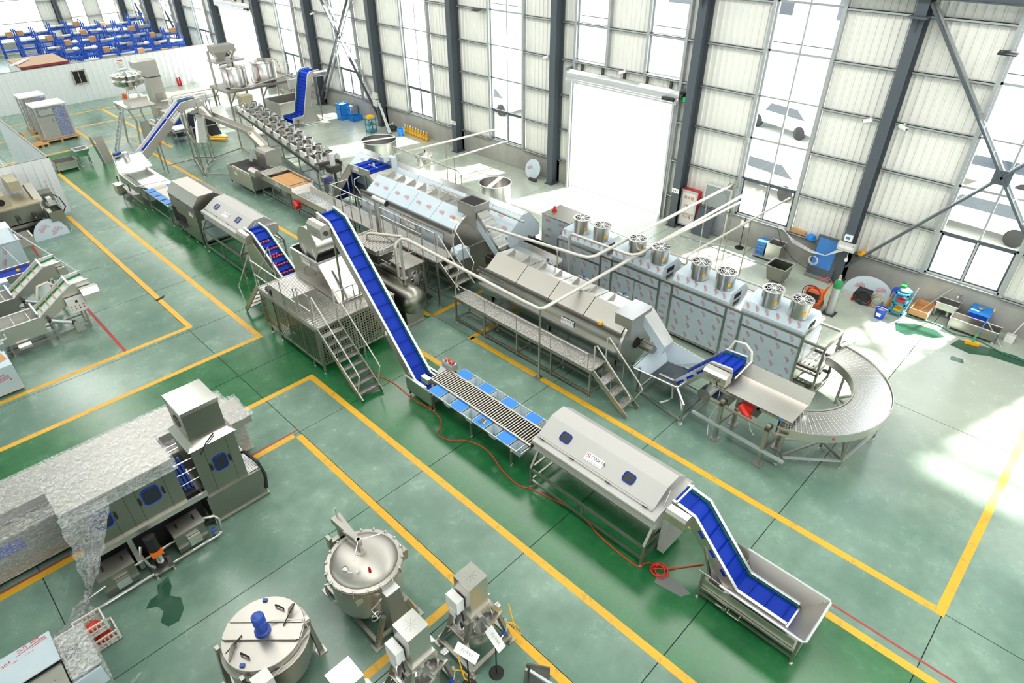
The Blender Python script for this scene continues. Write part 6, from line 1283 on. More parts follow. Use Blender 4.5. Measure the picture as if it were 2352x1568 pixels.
# left booth wall
wl2 = struct('wall_booth', 'steel_frame', B().box(-2, 4.68, 29.02, 29.08, 0, .05).box(-2, 4.68, 29.02, 29.08, 2.12, 2.18).box(4.62, 4.68, 29.02, 37.2, 2.12, 2.18))
for k in range(7): ppanel(wl2, 4.68-k*.95-.95, 4.68-k*.95, 29.0, 0, 2.15)
for k in range(8):
    q = ppanel(wl2, 0, 1.0, 0, 0, 2.15, 0, 'p'); q.location = (4.64, 29.55+k*1.0, 0)
for k, (x, y) in enumerate(((2.2, 30.2), (2.75, 30.6), (2.3, 31.1), (2.9, 31.6), (1.7, 30.5), (3.3, 31.0))): t = thing('dark_drum', 'dark lidded drum stored inside the left booth, %s' % ('nearest the wall', 'second from the wall', 'middle left', 'farthest back', 'leftmost', 'rightmost')[k], 'drum', (x, y, 0)); part(t, 'shell', 'cast_grey', B().lathe([(0, 0), (.24, 0), (.25, .05), (.25, .8), (0, .82)], (x, y, 0), 18)); part(t, 'lid', 'galv', B().lathe([(.26, .80), (.26, .84), (0, .86)], (x, y, 0), 18))
single('booth_rack', 'leaning metal frame stored inside the left booth', 'frame', 'galv', B().bar((3.8, 30.0, 0), (3.6, 33.5, 1.6), .05).bar((3.4, 30.0, 0), (3.2, 33.5, 1.6), .05).bar((3.8, 30.5, .25), (3.4, 30.5, .25), .04).bar((3.7, 32.0, .95), (3.3, 32.0, .95), .04))
# ---- blue racks with stored parts
RACK_B = B()
def rack(label, x, y, h, n=3, L=2.0):
    t = thing('storage_rack', label, 'shelf', (x+L/2, y, 0), group='blue racks behind the partition')
    for xx in (x, x+L):
        for yy in (y-.25, y+.25): part(t, 'upright', 'rack_blue', B().box(xx-.035, xx+.035, yy-.035, yy+.035, 0, h+.3))
    for k in range(n):
        z = h*(k+1)/n-.12; part(t, 'shelf_board', 'rack_blue', B().box(x, x+L, y-.25, y+.25, z-.02, z)); part(t, 'front_beam', 'rack_blue', B().box(x, x+L, y-.28, y-.24, z-.09, z+.01)); part(t, 'back_beam', 'rack_blue', B().box(x, x+L, y+.24, y+.28, z-.09, z+.01))
    return t
ordn = ('first', 'second', 'third', 'fourth', 'fifth', 'sixth')
def stock(kind, x, y, z, lab, k):
    if kind == 0: single('carton', lab, 'carton', 'carton', B().box(x-.2, x+.2, y-.18, y+.18, z, z+.3).box(x-.201, x+.201, y-.02, y+.02, z+.299, z+.303), 'stock on the blue racks')
    elif kind == 1: single('pipe_coil', lab, 'coil', 'galv', B().cyl((x-.28, y, z+.11), (x+.28, y, z+.11), .11, 12), 'stock on the blue racks')
    elif kind == 2: single('plastic_bag', lab, 'bag', 'bag_white', B().ball((x, y, z+.13), .2, 9, 6, (1.1, .9, .65)), 'stock on the blue racks')
    else: single('fitting_box', lab, 'box', 'steel_dull', B().box(x-.22, x+.22, y-.2, y+.2, z, z+.16).box(x-.2, x+.2, y-.18, y+.18, z+.16, z+.162), 'stock on the blue racks')
LB = {0: 'brown carton stored on a blue rack behind the partition', 1: 'rolled steel tube stored on a blue rack behind the partition', 2: 'white plastic bag stored on a blue rack behind the partition', 3: 'grey parts box stored on a blue rack behind the partition'}
RNG = random.Random(5)
ordn += ('seventh', 'eighth', 'ninth')
for r_, (y, h, x0, n_) in enumerate(((48.2, 1.9, 11.5, 6), (50.4, 2.15, 11.2, 7), (52.8, 2.3, 10.8, 8), (55.4, 2.4, 10.0, 8), (58.2, 2.5, 9.4, 9))):
    for c_ in range(n_):
        x = x0+c_*1.06; hh = h+RNG.uniform(-.25, .1)
        rack('blue steel rack in the %s row behind the partition, %s from the left' % (ordn[r_], ordn[c_]), x, y, hh, 3, .94)
        for sh in ((2, 1) if r_ < 2 else (2,)):
            z = hh*(sh+1)/3-.12
            for q in range(2): kd = RNG.choice((0, 1, 1, 2, 2, 3, 3)); stock(kd, x+.25+q*.45, y, z, LB[kd].replace('behind the partition', 'in the %s row behind the partition' % ordn[r_]), q)
for k, (x, y, s) in enumerate(((19.0, 50.4, .5), (18.6, 49.4, .4), (19.2, 51.3, .4))): single('green_sack', 'bright green wrapped sack piled by the far column, %s' % ('largest', 'nearest', 'farthest')[k], 'sack', 'bright_green', B().ball((x, y, .745+s*.5), s, 10, 6, (1.2, .8, .5)))
single('blue_crate_stack', 'stack of blue crates under the green sacks by the far column', 'crates', 'crate_blue', B().box(18.2, 19.6, 49, 51.6, 0, .75))
for k, (x, y, z) in enumerate(((16.4, 56.5, 0), (16.4, 56.5, .55), (17.1, 56.7, 0), (17.1, 56.7, .55), (16.7, 56.6, 1.1))): single('big_carton', 'large carton in the stack by the far windows, %s' % ('lower left', 'middle left', 'lower right', 'middle right', 'topmost')[k], 'carton', 'carton', B().box(x-.32, x+.32, y-.3, y+.3, z, z+.54).box(x-.321, x+.321, y-.03, y+.03, z+.539, z+.543))
# ================================================================ LEFT SIDE: surf washers, oven, film tunnel
def surf_washer(label, x1, y0, near, panel=True):
    """trough along x with an incline rising to x1; y0 near edge, .72 wide"""
    t = thing('surf_washer', label, 'food machine', (x1-1.6, y0+.35, 0))
    Y0, Y1 = y0, y0+.72; xb = x1-1.38; xt = x1-.46
    for y in (Y0, Y1): part(t, 'trough_side', 'steel', B().box(x1-4.6, xb, y-.012, y+.012, .35, .82)); part(t, 'top_tube', 'alu', B().tube([(x1-4.6, y, .84), (xb, y, .84)], .02, 8))
    part(t, 'trough_floor', 'white_plastic', B().box(x1-4.6, xb, Y0, Y1, .52, .54)); part(t, 'trough_hull', 'steel_dull', B().prism([(Y0, .45), (Y0+.15, .28), (Y1-.15, .28), (Y1, .45)], x1-4.6, xb, 'x'))
    for k in range(9): part(t, 'cross_bar', 'alu', B().tube([(x1-4.5+k*.36, Y0, .80), (x1-4.5+k*.36, Y1, .80)], .012, 6))
    path = [(xb-.02, .70), (xt, 1.28), (x1-.02, 1.34)]
    bed = B()
    for i in range(2): bed.prism([path[i], path[i+1], (path[i+1][0], path[i+1][1]-.03), (path[i][0], path[i][1]-.03)], Y0+.06, Y1-.06, 'y')
    part(t, 'incline_belt', 'white_plastic', bed)
    for y in (Y0+.03, Y1-.03):
        sb = B(); up_ = [(xb-.04, .82), (xt, 1.44), (x1, 1.46)]; dn_ = [(xb-.04, .55), (xt+.05, 1.05), (x1, 1.08)]
        for i in range(2): sb.prism([up_[i], up_[i+1], dn_[i+1], dn_[i]], y-.012, y+.012, 'y')
        s_ = part(t, 'incline_side', 'steel', sb); gb = B()
        for i in range(2): gb.prism([(path[i][0], path[i][1]), (path[i+1][0], path[i+1][1]), (path[i+1][0], path[i+1][1]+.05), (path[i][0], path[i][1]+.05)], y+(.014 if y < y0+.3 else -.03), y+(.03 if y < y0+.3 else -.014), 'y')
        part(s_, 'guide_strip', 'pad_green', gb); part(s_, 'edge_trim', 'alu', B().tube([(up_[0][0], y, up_[0][1]), (up_[1][0], y, up_[1][1]), (up_[2][0], y, up_[2][1])], .018, 6))
    for k in range(4): f = .12+k*.22; part(t, 'flight_bar', 'carton', B().tube([(xb+(xt-xb)*f, Y0+.04, .78+.60*f), (xb+(xt-xb)*f, Y1-.04, .78+.60*f)], .013, 6))
    part(t, 'cross_beam', 'alu', B().bar((xb-.05, Y0-.05, .95), (xb-.05, Y1+.05, .95), .04)); part(t, 'end_frame', 'alu', B().bar((xt, Y0+.03, 1.46), (xt, Y1-.03, 1.46), .05))
    for x in (x1-.38, x1-1.2, x1-2.3, x1-3.6):
        for y in (Y0+.02, Y1-.02): leg(t, x, y, .55 if x < x1-1 else 1.0, .05)
    for y in (Y0+.02, Y1-.02): rail(t, (x1-4.4, y, .18), (x1-.38, y, .18), .045)
    rail(t, (x1-.38, Y0, .18), (x1-.38, Y1, .18), .045)
    c = part(t, 'lift_cylinder', 'alu', B().cyl((xb+.12, Y0-.10, .72), (xb+.62, Y0-.10, .42), .05, 12)); part(c, 'cylinder_cap', 'black', B().cyl((xb+.10, Y0-.10, .73), (xb+.16, Y0-.10, .70), .058, 10)); part(c, 'cylinder_base', 'black', B().cyl((xb+.58, Y0-.10, .45), (xb+.66, Y0-.10, .40), .058, 10))
    part(t, 'cylinder_bracket', 'steel', B().prism([(xb+.6, .12), (xb+.85, .12), (xb+.72, .45), (xb+.62, .45)], Y0-.16, Y0-.04, 'y'))
    if near:
        p = part(t, 'control_panel', 'panel_grey', B().hexa([(xt-.26, Y0-.20, .72), (xt+.18, Y0-.20, .72), (xt+.18, Y0-.12, .72), (xt-.26, Y0-.12, .72)], [(xt-.26, Y0-.14, 1.12), (xt+.18, Y0-.14, 1.12), (xt+.18, Y0-.02, 1.12), (xt-.26, Y0-.02, 1.12)]))
        part(p, 'display', 'black', B().box(xt-.06, xt, Y0-.165, Y0-.155, .98, 1.05))
        for k in range(8): part(p, 'push_button', ('bright_green', 'motor_red', 'black', 'motor_red')[k % 4], B().cyl((xt-.2+(k % 4)*.1, Y0-.19, .90-(k//4)*.08), (xt-.2+(k % 4)*.1, Y0-.20, .90-(k//4)*.08), .016, 8))
        part(t, 'drive_cover', 'steel_bright', B().prism([(Y0-.30, .95), (Y0-.02, .95), (Y0-.02, 1.30), (Y0-.18, 1.30), (Y0-.30, 1.16)], x1-.30, x1+.12, 'x')); q = part(t, 'side_bin', 'film', B().hexa([(x1-3.1, Y0-.12, .12), (x1-2.45, Y0-.12, .12), (x1-2.45, Y0-.02, .12), (x1-3.1, Y0-.02, .12)], [(x1-3.15, Y0-.30, .62), (x1-2.4, Y0-.30, .62), (x1-2.4, Y0-.02, .62), (x1-3.15, Y0-.02, .62)])); sus(q, (x1-2.75, Y0-.2, .35), (1, 0, 0), (0, -.3, 1), 1.0); part(t, 'pipe_loop', 'alu', B().tube([(x1-3.2, Y0-.05, .75), (x1-3.2, Y0-.34, .75), (x1-2.3, Y0-.34, .75), (x1-2.3, Y0-.05, .75)], .025, 8)); part(t, 'pump', 'steel_bright', B().cyl((x1-2.15, Y0-.1, .25), (x1-1.85, Y0-.1, .25), .09, 12))
    else:
        part(t, 'side_cover', 'steel', B().box(x1-.15, x1+.08, Y0-.12, Y0-.02, 1.05, 1.32)); part(t, 'end_gear', 'steel_dark', B().cyl((x1+.02, Y0, 1.2), (x1+.02, Y0+.08, 1.2), .08, 12))
    part(t, 'arched_pipe', 'hose_white', B().tube([(xb+.2, Y1+.06, .6), (xb+.16, Y1+.06, 1.0), (xb+.3, Y1+.06, 1.35), (xb+.55, Y1+.06, 1.38), (xb+.75, Y1+.06, 1.15), (xb+.8, Y1+.06, .8)], .035, 8)) if near else None
    return t
surf_washer('nearer steel surf washer with control panel on the left side', 2.84, 19.42, True)
surf_washer('farther steel surf washer without panel behind the nearer one on the left', 2.62, 21.1, False)
t = thing('flat_conveyor', 'low flat blue belt conveyor behind the two surf washers on the left', 'conveyor', (.6, 23.0, 0))
part(t, 'belt', 'belt_blue', B().box(-2.5, 2.1, 22.75, 23.3, .72, .75)); [part(t, 'side_frame', 'steel', B().box(-2.5, 2.15, y-.02, y+.02, .6, .82)) for y in (22.7, 23.35)]; [leg(t, x, y, .62) for x in (-1.0, .4, 1.9) for y in (22.72, 23.33)]
part(t, 'middle_rail', 'alu', B().tube([(-2.5, 23.02, .84), (1.2, 23.02, .84)], .015, 6)); part(t, 'yellow_knob', 'yellow_tag', B().ball((1.75, 23.05, .78), .06)); part(t, 'drive_cover', 'film', B().box(.9, 1.35, 22.35, 22.68, .55, .85))
t = thing('film_tunnel', 'pale film covered tunnel machine at the left edge behind the flat conveyor', 'food machine', (1.0, 25.8, 0))
p = part(t, 'body', 'film', B().box(-2, 2.3, 25.1, 26.1, .1, .95)); sus_grid(p, (-.4, 25.1, .15), (2.6, 0, 0), (0, 0, .75), 3, 2, 1.1, 1.2); h = part(t, 'hood', 'film', B().prism([(25.05, .95), (26.15, .95), (25.9, 1.35), (25.3, 1.35)], -2, 2.25, 'x'), ang=15); sus(h, (1.6, 25.17, 1.15), (1, 0, 0), (0, .25, .4), 1.2); part(t, 'end_conveyor', 'steel', B().box(2.3, 2.75, 25.3, 25.95, .55, .85)); part(t, 'end_roller', 'steel_dark', B().box(2.35, 2.7, 25.35, 25.9, .85, .87)); part(t, 'end_leg', 'steel', B().box(2.65, 2.72, 25.3, 25.36, 0, .55)); part(t, 'lid_handle', 'black', B().box(1.2, 1.5, 25.02, 25.05, .93, .97)); part(t, 'base_frame', 'steel_frame', B().box(-2, 2.32, 25.08, 26.12, .04, .1))
t = thing('film_half_disc', 'half round film covered steel sheet leaning against the oven', 'sheet', (3.45, 26.95, 0))
pp = [(2.92+0, 0), (4.02, 0)]+[(3.47+.56*cos(a), .02+.66*sin(a)) for a in [pi*k/14 for k in range(0, 15)]]
p = part(t, 'sheet', 'film', B().prism([(x, z) for x, z in pp], 0, .012, 'y').xf(Matrix.Translation((0, 26.9, 0)) @ Matrix.Rotation(radians(-14), 4, 'X'))); sus(p, (3.3, 26.99, .36), (1, 0, 0), (0, .25, .97), 1.5, .7); sus(p, (3.65, 26.95, .2), (1, 0, 0), (0, .25, .97), 1.5, .7)
t = thing('tunnel_oven', 'old beige frying oven with exhaust hoods along the left booth wall', 'food machine', (1.9, 28.1, 0))
part(t, 'body', 'steel_olive', B().box(-2, 3.6, 27.55, 28.75, .55, 1.12)); part(t, 'top', 'khaki', B().box(-2, 3.65, 27.5, 28.8, 1.12, 1.17)); part(t, 'lower_pan', 'steel_dark', B().box(-2, 3.5, 27.6, 28.7, .2, .5)); part(t, 'front_beam', 'steel_frame', B().box(-2, 3.7, 27.46, 27.52, .42, .52))
for k in range(7):
    x = 3.3-k*.5; br = part(t, 'burner', 'steel_dark', B().box(x-.06, x+.06, 27.42, 27.55, .62, .85)); part(br, 'burner_valve', 'galv', B().cyl((x, 27.40, .68), (x, 27.42, .68), .03, 8))
for k, x in enumerate((2.55, .9)):
    h = part(t, 'motor_hood', 'khaki', B().prism([(x-.28, 1.17), (x+.28, 1.17), (x+.28, 1.45), (x+.2, 1.58), (x-.2, 1.58), (x-.28, 1.45)], 27.75, 28.2, 'y')); part(h, 'fan_slots', 'black', B().cyl((x, 27.75, 1.36), (x, 27.74, 1.36), .12, 14))
part(t, 'flue', 'steel_dark', B().lathe([(.11, 1.17), (.11, 1.95), (.09, 1.95)], (1.75, 28.3, 0), 14)); part(t, 'lift_column', 'steel_olive', B().bar((3.75, 27.5, .4), (3.55, 28.2, 1.65), .26, .14)); part(t, 'top_duct', 'khaki', B().box(3.0, 3.35, 28.0, 28.95, 1.55, 1.9)); part(t, 'control_box', 'panel_grey', B().box(3.85, 4.0, 27.5, 27.75, .95, 1.2))
bx = part(t, 'outlet_bin', 'steel_olive', B().box(3.65, 3.67, 27.0, 27.7, .5, .85).box(4.1, 4.12, 27.0, 27.7, .5, .85).box(3.67, 4.1, 27.0, 27.02, .5, .85).box(3.67, 4.1, 27.68, 27.7, .5, .85)); part(t, 'outlet_bin', 'steel_olive', B().box(3.7, 4.15, 27.95, 28.5, .95, 1.25)); [leg(t, x, y, .55) for x in (3.7, 4.1) for y in (27.05, 27.65)]; part(t, 'lamp_rod', 'steel', B().tube([(4.25, 28.2, .4), (4.2, 28.6, 1.5)], .03, 8)); part(t, 'hose', 'rubber', B().tube([(4.1, 28.0, 1.2), (4.3, 27.9, 1.0), (4.35, 27.7, .7), (4.2, 27.7, .5)], .02, 6))
t = thing('leaning_pole', 'long grey metal pole with a cord leaning over the surf washer on the left', 'pole', (2.85, 19.9, 1.4)); part(t, 'tube', 'galv', B().tube([(2.82, 19.95, 1.42), (1.95, 27.6, 1.25)], .022, 6)); part(t, 'cord', 'cable_white', B().tube([(1.2, 28.0, 1.9), (1.75, 25.5, 1.0), (2.0, 23.5, .5), (2.5, 22.3, .55), (2.8, 20.0, 1.5)], .012, 6))
single('cardboard_flap', 'torn brown cardboard on the film box at the left edge', 'cardboard', 'carton', B().hexa([(-.25, 17.7, .82), (.32, 17.95, .80), (.25, 18.35, .84), (-.3, 18.2, .85)], [(-.25, 17.7, .825), (.32, 17.95, .805), (.25, 18.35, .845), (-.3, 18.2, .855)]))
t = thing('film_box', 'film wrapped steel box at the left edge below the surf washers', 'box', (-.5, 17.9, 0)); p = part(t, 'body', 'film', B().box(-1.2, .35, 17.6, 18.4, .08, .80)); sus(p, (0, 17.6, .5), (1, 0, 0), (0, 0, 1), 1.6, .2); part(t, 'skid', 'steel_dark', B().box(-1.1, .25, 17.7, 18.3, 0, .08)); t2 = single('small_steel_bench', 'small steel bench partly cut off by the left picture edge', 'bench', 'steel', B().box(-.9, .3, 18.7, 19.1, .6, .63).box(.24, .28, 18.75, 18.79, 0, .6).box(.24, .28, 19.0, 19.04, 0, .6).box(-.8, -.76, 18.75, 18.79, 0, .6))
# ================================================================ WRAPPED BOTTLE WASHER in the left foreground
t = thing('bottle_washer', 'grey bottle washer with blue rimmed doors half unwrapped in the left foreground', 'food machine', (1.3, 10.4, 0))
CX0, CX1, CY0, CY1 = -.22, 1.50, 9.97, 10.78
part(t, 'door_cabinet', 'steel_olive', B().box(CX0, CX1, CY0, CY1, 1.02, 2.08)); part(t, 'cabinet_roof', 'steel_dull', B().box(CX0-.03, CX1+.02, CY0-.03, CY1+.02, 2.08, 2.11)); part(t, 'drip_sill', 'steel', B().box(CX0-.05, CX1+.35, CY0-.05, CY0, .92, 1.03))
for x in (.22, 1.02):
    porthole(t, (x, CY0-.002, 1.56), (1, 0, 0), (0, 0, 1), .30, .36)
    for s in (-1, 1): part(t, 'door_handle', 'black', B().cyl((x+s*.20, CY0-.025, 1.48), (x+s*.20, CY0-.025, 1.60), .022, 8))
for x in (-.06, .38, .62, .80, 1.28): part(t, 'door_seam', 'steel_dark', B().box(x-.004, x+.004, CY0-.003, CY0, 1.04, 2.06))
part(t, 'frame_base', 'steel_dark', B().box(-.25, 1.8, 10.1, 11.0, .08, .16)); part(t, 'dark_bay', 'hole_black', B().box(-.2, 1.75, 10.25, 10.9, .16, 1.0))
def wash_tank(x0, x1):
    k = part(t, 'water_tank', 'steel_olive', B().prism([(9.80, .08), (10.12, .08), (10.12, .62), (9.86, .60)], x0, x1, 'x')); part(k, 'tank_lid', 'steel_dull', B().prism([(9.70, .60), (10.08, .625), (10.08, .64), (9.70, .615)], x0-.01, x1+.01, 'x'))
    for f in (.22, .78): part(k, 'lid_handle', 'black', B().cyl((x0+(x1-x0)*f, 9.86, .64), (x0+(x1-x0)*f, 9.97, .65), .02, 8))
    part(k, 'sight_hatch', 'steel_bright', B().prism([(9.72, .18), (9.82, .15), (9.82, .33), (9.74, .33)], x0+.2, x0+.42, 'x'))
wash_tank(-.25, .32); wash_tank(1.03, 1.58)
part(t, 'supply_pipe', 'steel_bright', B().tube([(-.55, 9.68, .10), (1.72, 9.70, .10), (1.8, 9.72, .12), (1.82, 9.74, .45), (1.78, 9.78, .52), (1.5, 9.9, .55)], .028, 8)); part(t, 'valve', 'motor_blue', B().cyl((1.64, 9.76, .22), (1.72, 9.76, .22), .04, 10)); part(t, 'second_pipe', 'steel_bright', B().tube([(-.7, 9.78, .3), (-.2, 9.82, .35)], .025, 8)); part(t, 'middle_pipe', 'steel_bright', B().tube([(.3, 9.95, .28), (1.1, 9.98, .28)], .025, 8))
pm = part(t, 'pump_base', 'steel', B().box(.5, .85, 9.60, 10.0, .10, .13)); [leg(t, x, 9.63, .10, .03) for x in (.53, .82)]
part(t, 'pump_body', 'steel_bright', B().cyl((.69, 9.78, .2), (.69, 9.78, .42), .07, 14)); part(t, 'pump_foot', 'black', B().cyl((.69, 9.78, .13), (.69, 9.78, .2), .10, 14)); part(t, 'coupling_guard', 'pump_orange', B().box(.59, .79, 9.70, 9.86, .42, .54)); part(t, 'pump_motor', 'black', B().cyl((.69, 9.80, .54), (.69, 9.82, .86), .10, 16)); part(t, 'riser_pipe', 'steel_bright', B().tube([(.56, 9.72, .2), (.5, 9.74, .3), (.46, 9.8, .6), (.52, 9.85, .72)], .025, 8))
part(t, 'pump_post', 'steel', B().box(.38, .46, 9.95, 10.0, .1, .95))
# tower section
part(t, 'base_cabinet', 'steel_olive', B().box(1.82, 2.93, 10.06, 11.15, .06, .72)); part(t, 'tower', 'steel_olive', B().box(1.86, 2.68, 10.10, 10.98, .72, 1.92)); part(t, 'tower_roof', 'steel_bright', B().hexa([(1.82, 10.06, 1.92), (2.72, 10.06, 1.92), (2.72, 11.0, 1.92), (1.82, 11.0, 1.92)], [(1.95, 10.2, 2.0), (2.62, 10.2, 2.0), (2.62, 10.95, 2.0), (1.95, 10.95, 2.0)]))
for x in (2.08, 2.50): part(t, 'door_seam', 'steel_dark', B().box(x-.004, x+.004, 10.097, 10.10, .74, 1.9))
porthole(t, (2.29, 10.098, 1.36), (1, 0, 0), (0, 0, 1), .26, .36); [part(t, 'door_handle', 'black', B().cyl((2.29+s*.18, 10.075, 1.3), (2.29+s*.18, 10.075, 1.42), .022, 8)) for s in (-1, 1)]
part(t, 'fan_box', 'steel_olive', B().box(1.95, 2.62, 10.2, 10.95, 2.0, 2.68)); part(t, 'fan_box_roof', 'steel_bright', B().box(1.94, 2.63, 10.18, 10.96, 2.62, 2.70)); ring(t, 'fan_inlet', 'steel_dark', (1.945, 10.6, 2.3), .12, .012, 'x', 18); part(t, 'fan_grille', 'steel_dark', B().lathe([(0, 1.944), (.11, 1.944)], (0, 10.6, 2.3), 16, 'x'))
pfc = part(t, 'perforated_shelf', 'white_plastic', B().perf((2.70, 10.12, .735), (.22, 0, 0), (0, .9, 0), 5, 18, .3)); part(t, 'cable', 'black', B().tube([(2.35, 10.15, 2.02), (2.15, 10.04, 1.98), (2.0, 10.03, 1.8)], .014, 6)); part(t, 'black_conduit', 'black', B().tube([(2.7, 10.7, .85), (2.85, 10.5, .95), (2.95, 10.2, .8), (2.98, 10.08, .5), (2.92, 10.04, .2)], .035, 8)); part(t, 'plinth_flange', 'steel_frame', B().box(1.8, 2.96, 10.03, 11.17, .03, .06))
for k in range(3): part(t, 'brush_strip', 'motor_blue', B().hexa([(1.56+.07*k, 10.2, 1.05), (1.60+.07*k, 10.2, 1.05), (1.60+.07*k, 10.5, 1.05), (1.56+.07*k, 10.5, 1.05)], [(1.52+.07*k, 10.3, 1.75), (1.56+.07*k, 10.3, 1.75), (1.56+.07*k, 10.35, 1.75), (1.52+.07*k, 10.35, 1.75)]))
for z in (1.2, 1.45, 1.7): part(t, 'bottle_rail', 'steel_bright', B().tube([(1.45, 10.2, z), (1.9, 10.2, z)], .012, 6)); 
part(t, 'belt_bed', 'steel_dark', B().box(1.5, 1.86, 10.1, 10.6, 1.0, 1.03))
part(t, 'roof_wrap', 'film_clear', B().box(CX0-.05, CX1+.06, CY0-.05, CY1+.05, 1.86, 2.135))
# crumpled stretch film hanging down to the floor
def crumple(pts_fn, nu, nv, amp, seed):
    rng = random.Random(seed); vs, fs = [], []
    for i in range(nu+1):
        for j in range(nv+1):
            p = pts_fn(i/nu, j/nv); a = amp*(.3+.7*min(1, 3*j/nv)); vs.append((p[0]+rng.uniform(-a, a), p[1]+rng.uniform(-a, a), max(.006, p[2]+rng.uniform(-a, a))))
    for i in range(nu):
        for j in range(nv): a = i*(nv+1)+j; fs.append((a, a+1, a+nv+2, a+nv+1))
    return B().add(vs, fs)
def fall(u, v):
    x0 = -.30+u*.75
    if v < .45: f = v/.45; return (x0-(.15+.80*u)*f**1.3, 9.93-.06*sin(pi*f)-.10*f, 2.05-1.75*f)
    f = (v-.45)/.55; return (x0-(.15+.80*u)-.9*f*(1-u), 9.83-.75*f*(.3+.7*u), .30*(1-f)**2+.04+.12*sin(6*u+5*f)**2)
part(t, 'loose_wrap', 'film_clear', crumple(fall, 22, 26, .05, 3), ang=180)
# wrapped neighbour machine behind
t = thing('wrapped_machine', 'long low machine fully wrapped in clear film behind the bottle washer', 'food machine', (1.0, 12.1, 0))
part(t, 'body', 'steel_dull', B().box(-4, 3.3, 11.45, 12.72, .1, .95)); part(t, 'roof', 'steel_dull', B().box(-4, 2.25, 11.88, 12.78, .95, 1.16)); part(t, 'end_roof', 'steel_dull', B().box(2.3, 3.42, 11.25, 12.05, .95, 1.12)); part(t, 'guide_rails', 'steel_bright', B().box(-4, 2.3, 11.5, 11.53, .98, 1.01)); part(t, 'guide_rails', 'steel_bright', B().box(-4, 2.3, 11.65, 11.68, .98, 1.01)); part(t, 'wrap', 'film_clear', B().box(-4.02, 3.34, 11.42, 12.75, .12, .99)); part(t, 'roof_wrap', 'film_clear', B().box(-4.02, 2.28, 11.85, 12.81, .97, 1.19)); part(t, 'end_wrap', 'film_clear', crumple(lambda u, v: (2.28+u*1.2, 11.22+v*.88, 1.14+.05*sin(9*u)*sin(7*v)), 14, 10, .03, 5), ang=180); part(t, 'skid', 'black', B().box(-4, 3.2, 11.5, 12.7, .02, .1)); part(t, 'blue_hatch', 'motor_blue', B().box(-2.2, -.9, 11.44, 11.45, .6, .85))
# crates under film
for k, (x, y, z) in enumerate(((-.55, 9.05, .02), (-.95, 9.3, .02), (-.62, 9.12, .30))):
    t = thing('plastic_crate', ('white plastic crate with red parts under the loose film, front one', 'white plastic crate under the loose film, rear one', 'pink white plastic crate stacked on the front crate under the film')[k], 'crate', (x, y, z)); b = B()
    for s in (-1, 1):
        for q in range(7): b.box(x-.2+q*.062, x-.2+q*.062+.02, y+s*.15-.006, y+s*.15+.006, z, z+.24)
        b.box(x-.21, x+.21, y+s*.15-.01, y+s*.15+.01, z+.22, z+.25).box(x-.21, x+.21, y+s*.15-.008, y+s*.15+.008, z+.10, z+.12); b.box(x+s*.2-.01, x+s*.2+.01, y-.15, y+.15, z, z+.25)
    part(t, 'lattice_wall', 'bag_white', b); part(t, 'crate_floor', 'bag_white', B().box(x-.2, x+.2, y-.15, y+.15, z, z+.01)); part(t, 'red_parts', 'hose_red', B().ball((x, y, z+.08), .12, 8, 5, (1.2, .9, .6)))
# machine at the bottom left corner
t = thing('corner_machine', 'film topped machine with a dark vent grille in the bottom left corner', 'food machine', (-1.2, 8.4, 0))
part(t, 'body', 'steel', B().box(-3.0, -1.1, 7.6, 9.05, .1, .86)); p = part(t, 'film_top', 'film', B().prism([(9.08, .86), (8.42, .90), (8.42, .92), (9.08, .88)], -3.0, -1.08, 'x')); sus(p, (-1.45, 8.75, .89), (1, 0, 0), (0, 1, 0), 1.8, .2); sus(p, (-1.35, 8.95, .885), (1, 0, 0), (0, 1, 0), 1.8, .2); sus(p, (-1.75, 8.8, .89), (1, 0, 0), (0, 1, 0), 1.8, .2)
part(t, 'end_box', 'steel_bright', B().box(-1.05, -.68, 7.95, 8.8, .1, .92)); gv = part(t, 'vent_grille', 'black', B().box(-1.02, -.82, 8.32, 8.5, .92, .925)); 
for k in range(9): part(gv, 'vent_slat', 'steel_bright', B().box(-1.01+k*.022, -1.0+k*.022, 8.33, 8.49, .925, .932))
part(t, 'front_window', 'motor_blue', B().box(-1.6, -1.3, 7.58, 7.6, .4, .7)); part(t, 'front_film', 'film', B().box(-1.9, -.7, 7.9, 7.93, .5, .86)); part(t, 'door_handle', 'black', B().cyl((-1.24, 8.1, .8), (-1.24, 8.18, .85), .02, 8)); [leg(t, x, y, .12) for x in (-.72, -1.0) for y in (8.0, 8.75)]
part(t, 'wrap', 'film_clear', B().box(-1.07, -.66, 7.93, 8.82, .5, .94)); single('film_scrap', 'crumpled scrap of clear film lying on the floor near the corner machine', 'film scrap', 'film_clear', crumple(lambda u, v: (-.62+u*.28, 7.92+.1*u+v*.05, .02+.03*u), 8, 4, .015, 9), ang=180)
# ================================================================ FOREGROUND KETTLES AND MIXERS
t = thing('pressure_kettle', 'large domed pressure kettle with clamped lid and davit arm in the foreground', 'kettle', (3.0, 6.5, 0))
kx, ky, kr = 3.0, 6.48, .60
part(t, 'jacket', 'steel', B().lathe([(0, .16), (.30, .18), (.48, .24), (.57, .34), (kr, .46), (kr, 1.02), (kr+.035, 1.03), (kr+.035, 1.06), (0, 1.06)], (kx, ky, 0), 48))
part(t, 'flange', 'steel_dull', B().lathe([(kr-.02, 1.07), (kr+.04, 1.07), (kr+.04, 1.105), (kr-.02, 1.105)], (kx, ky, 0), 48))
ld = part(t, 'domed_lid', 'steel_dull', B().lathe([(kr+.03, 1.105), (kr+.03, 1.13), (kr-.04, 1.14)]+[((kr-.05)*sin(a), 1.13+.19*cos(a)) for a in [pi/2-k*pi/2/9 for k in range(10)]], (kx, ky, 0), 48), ang=50)
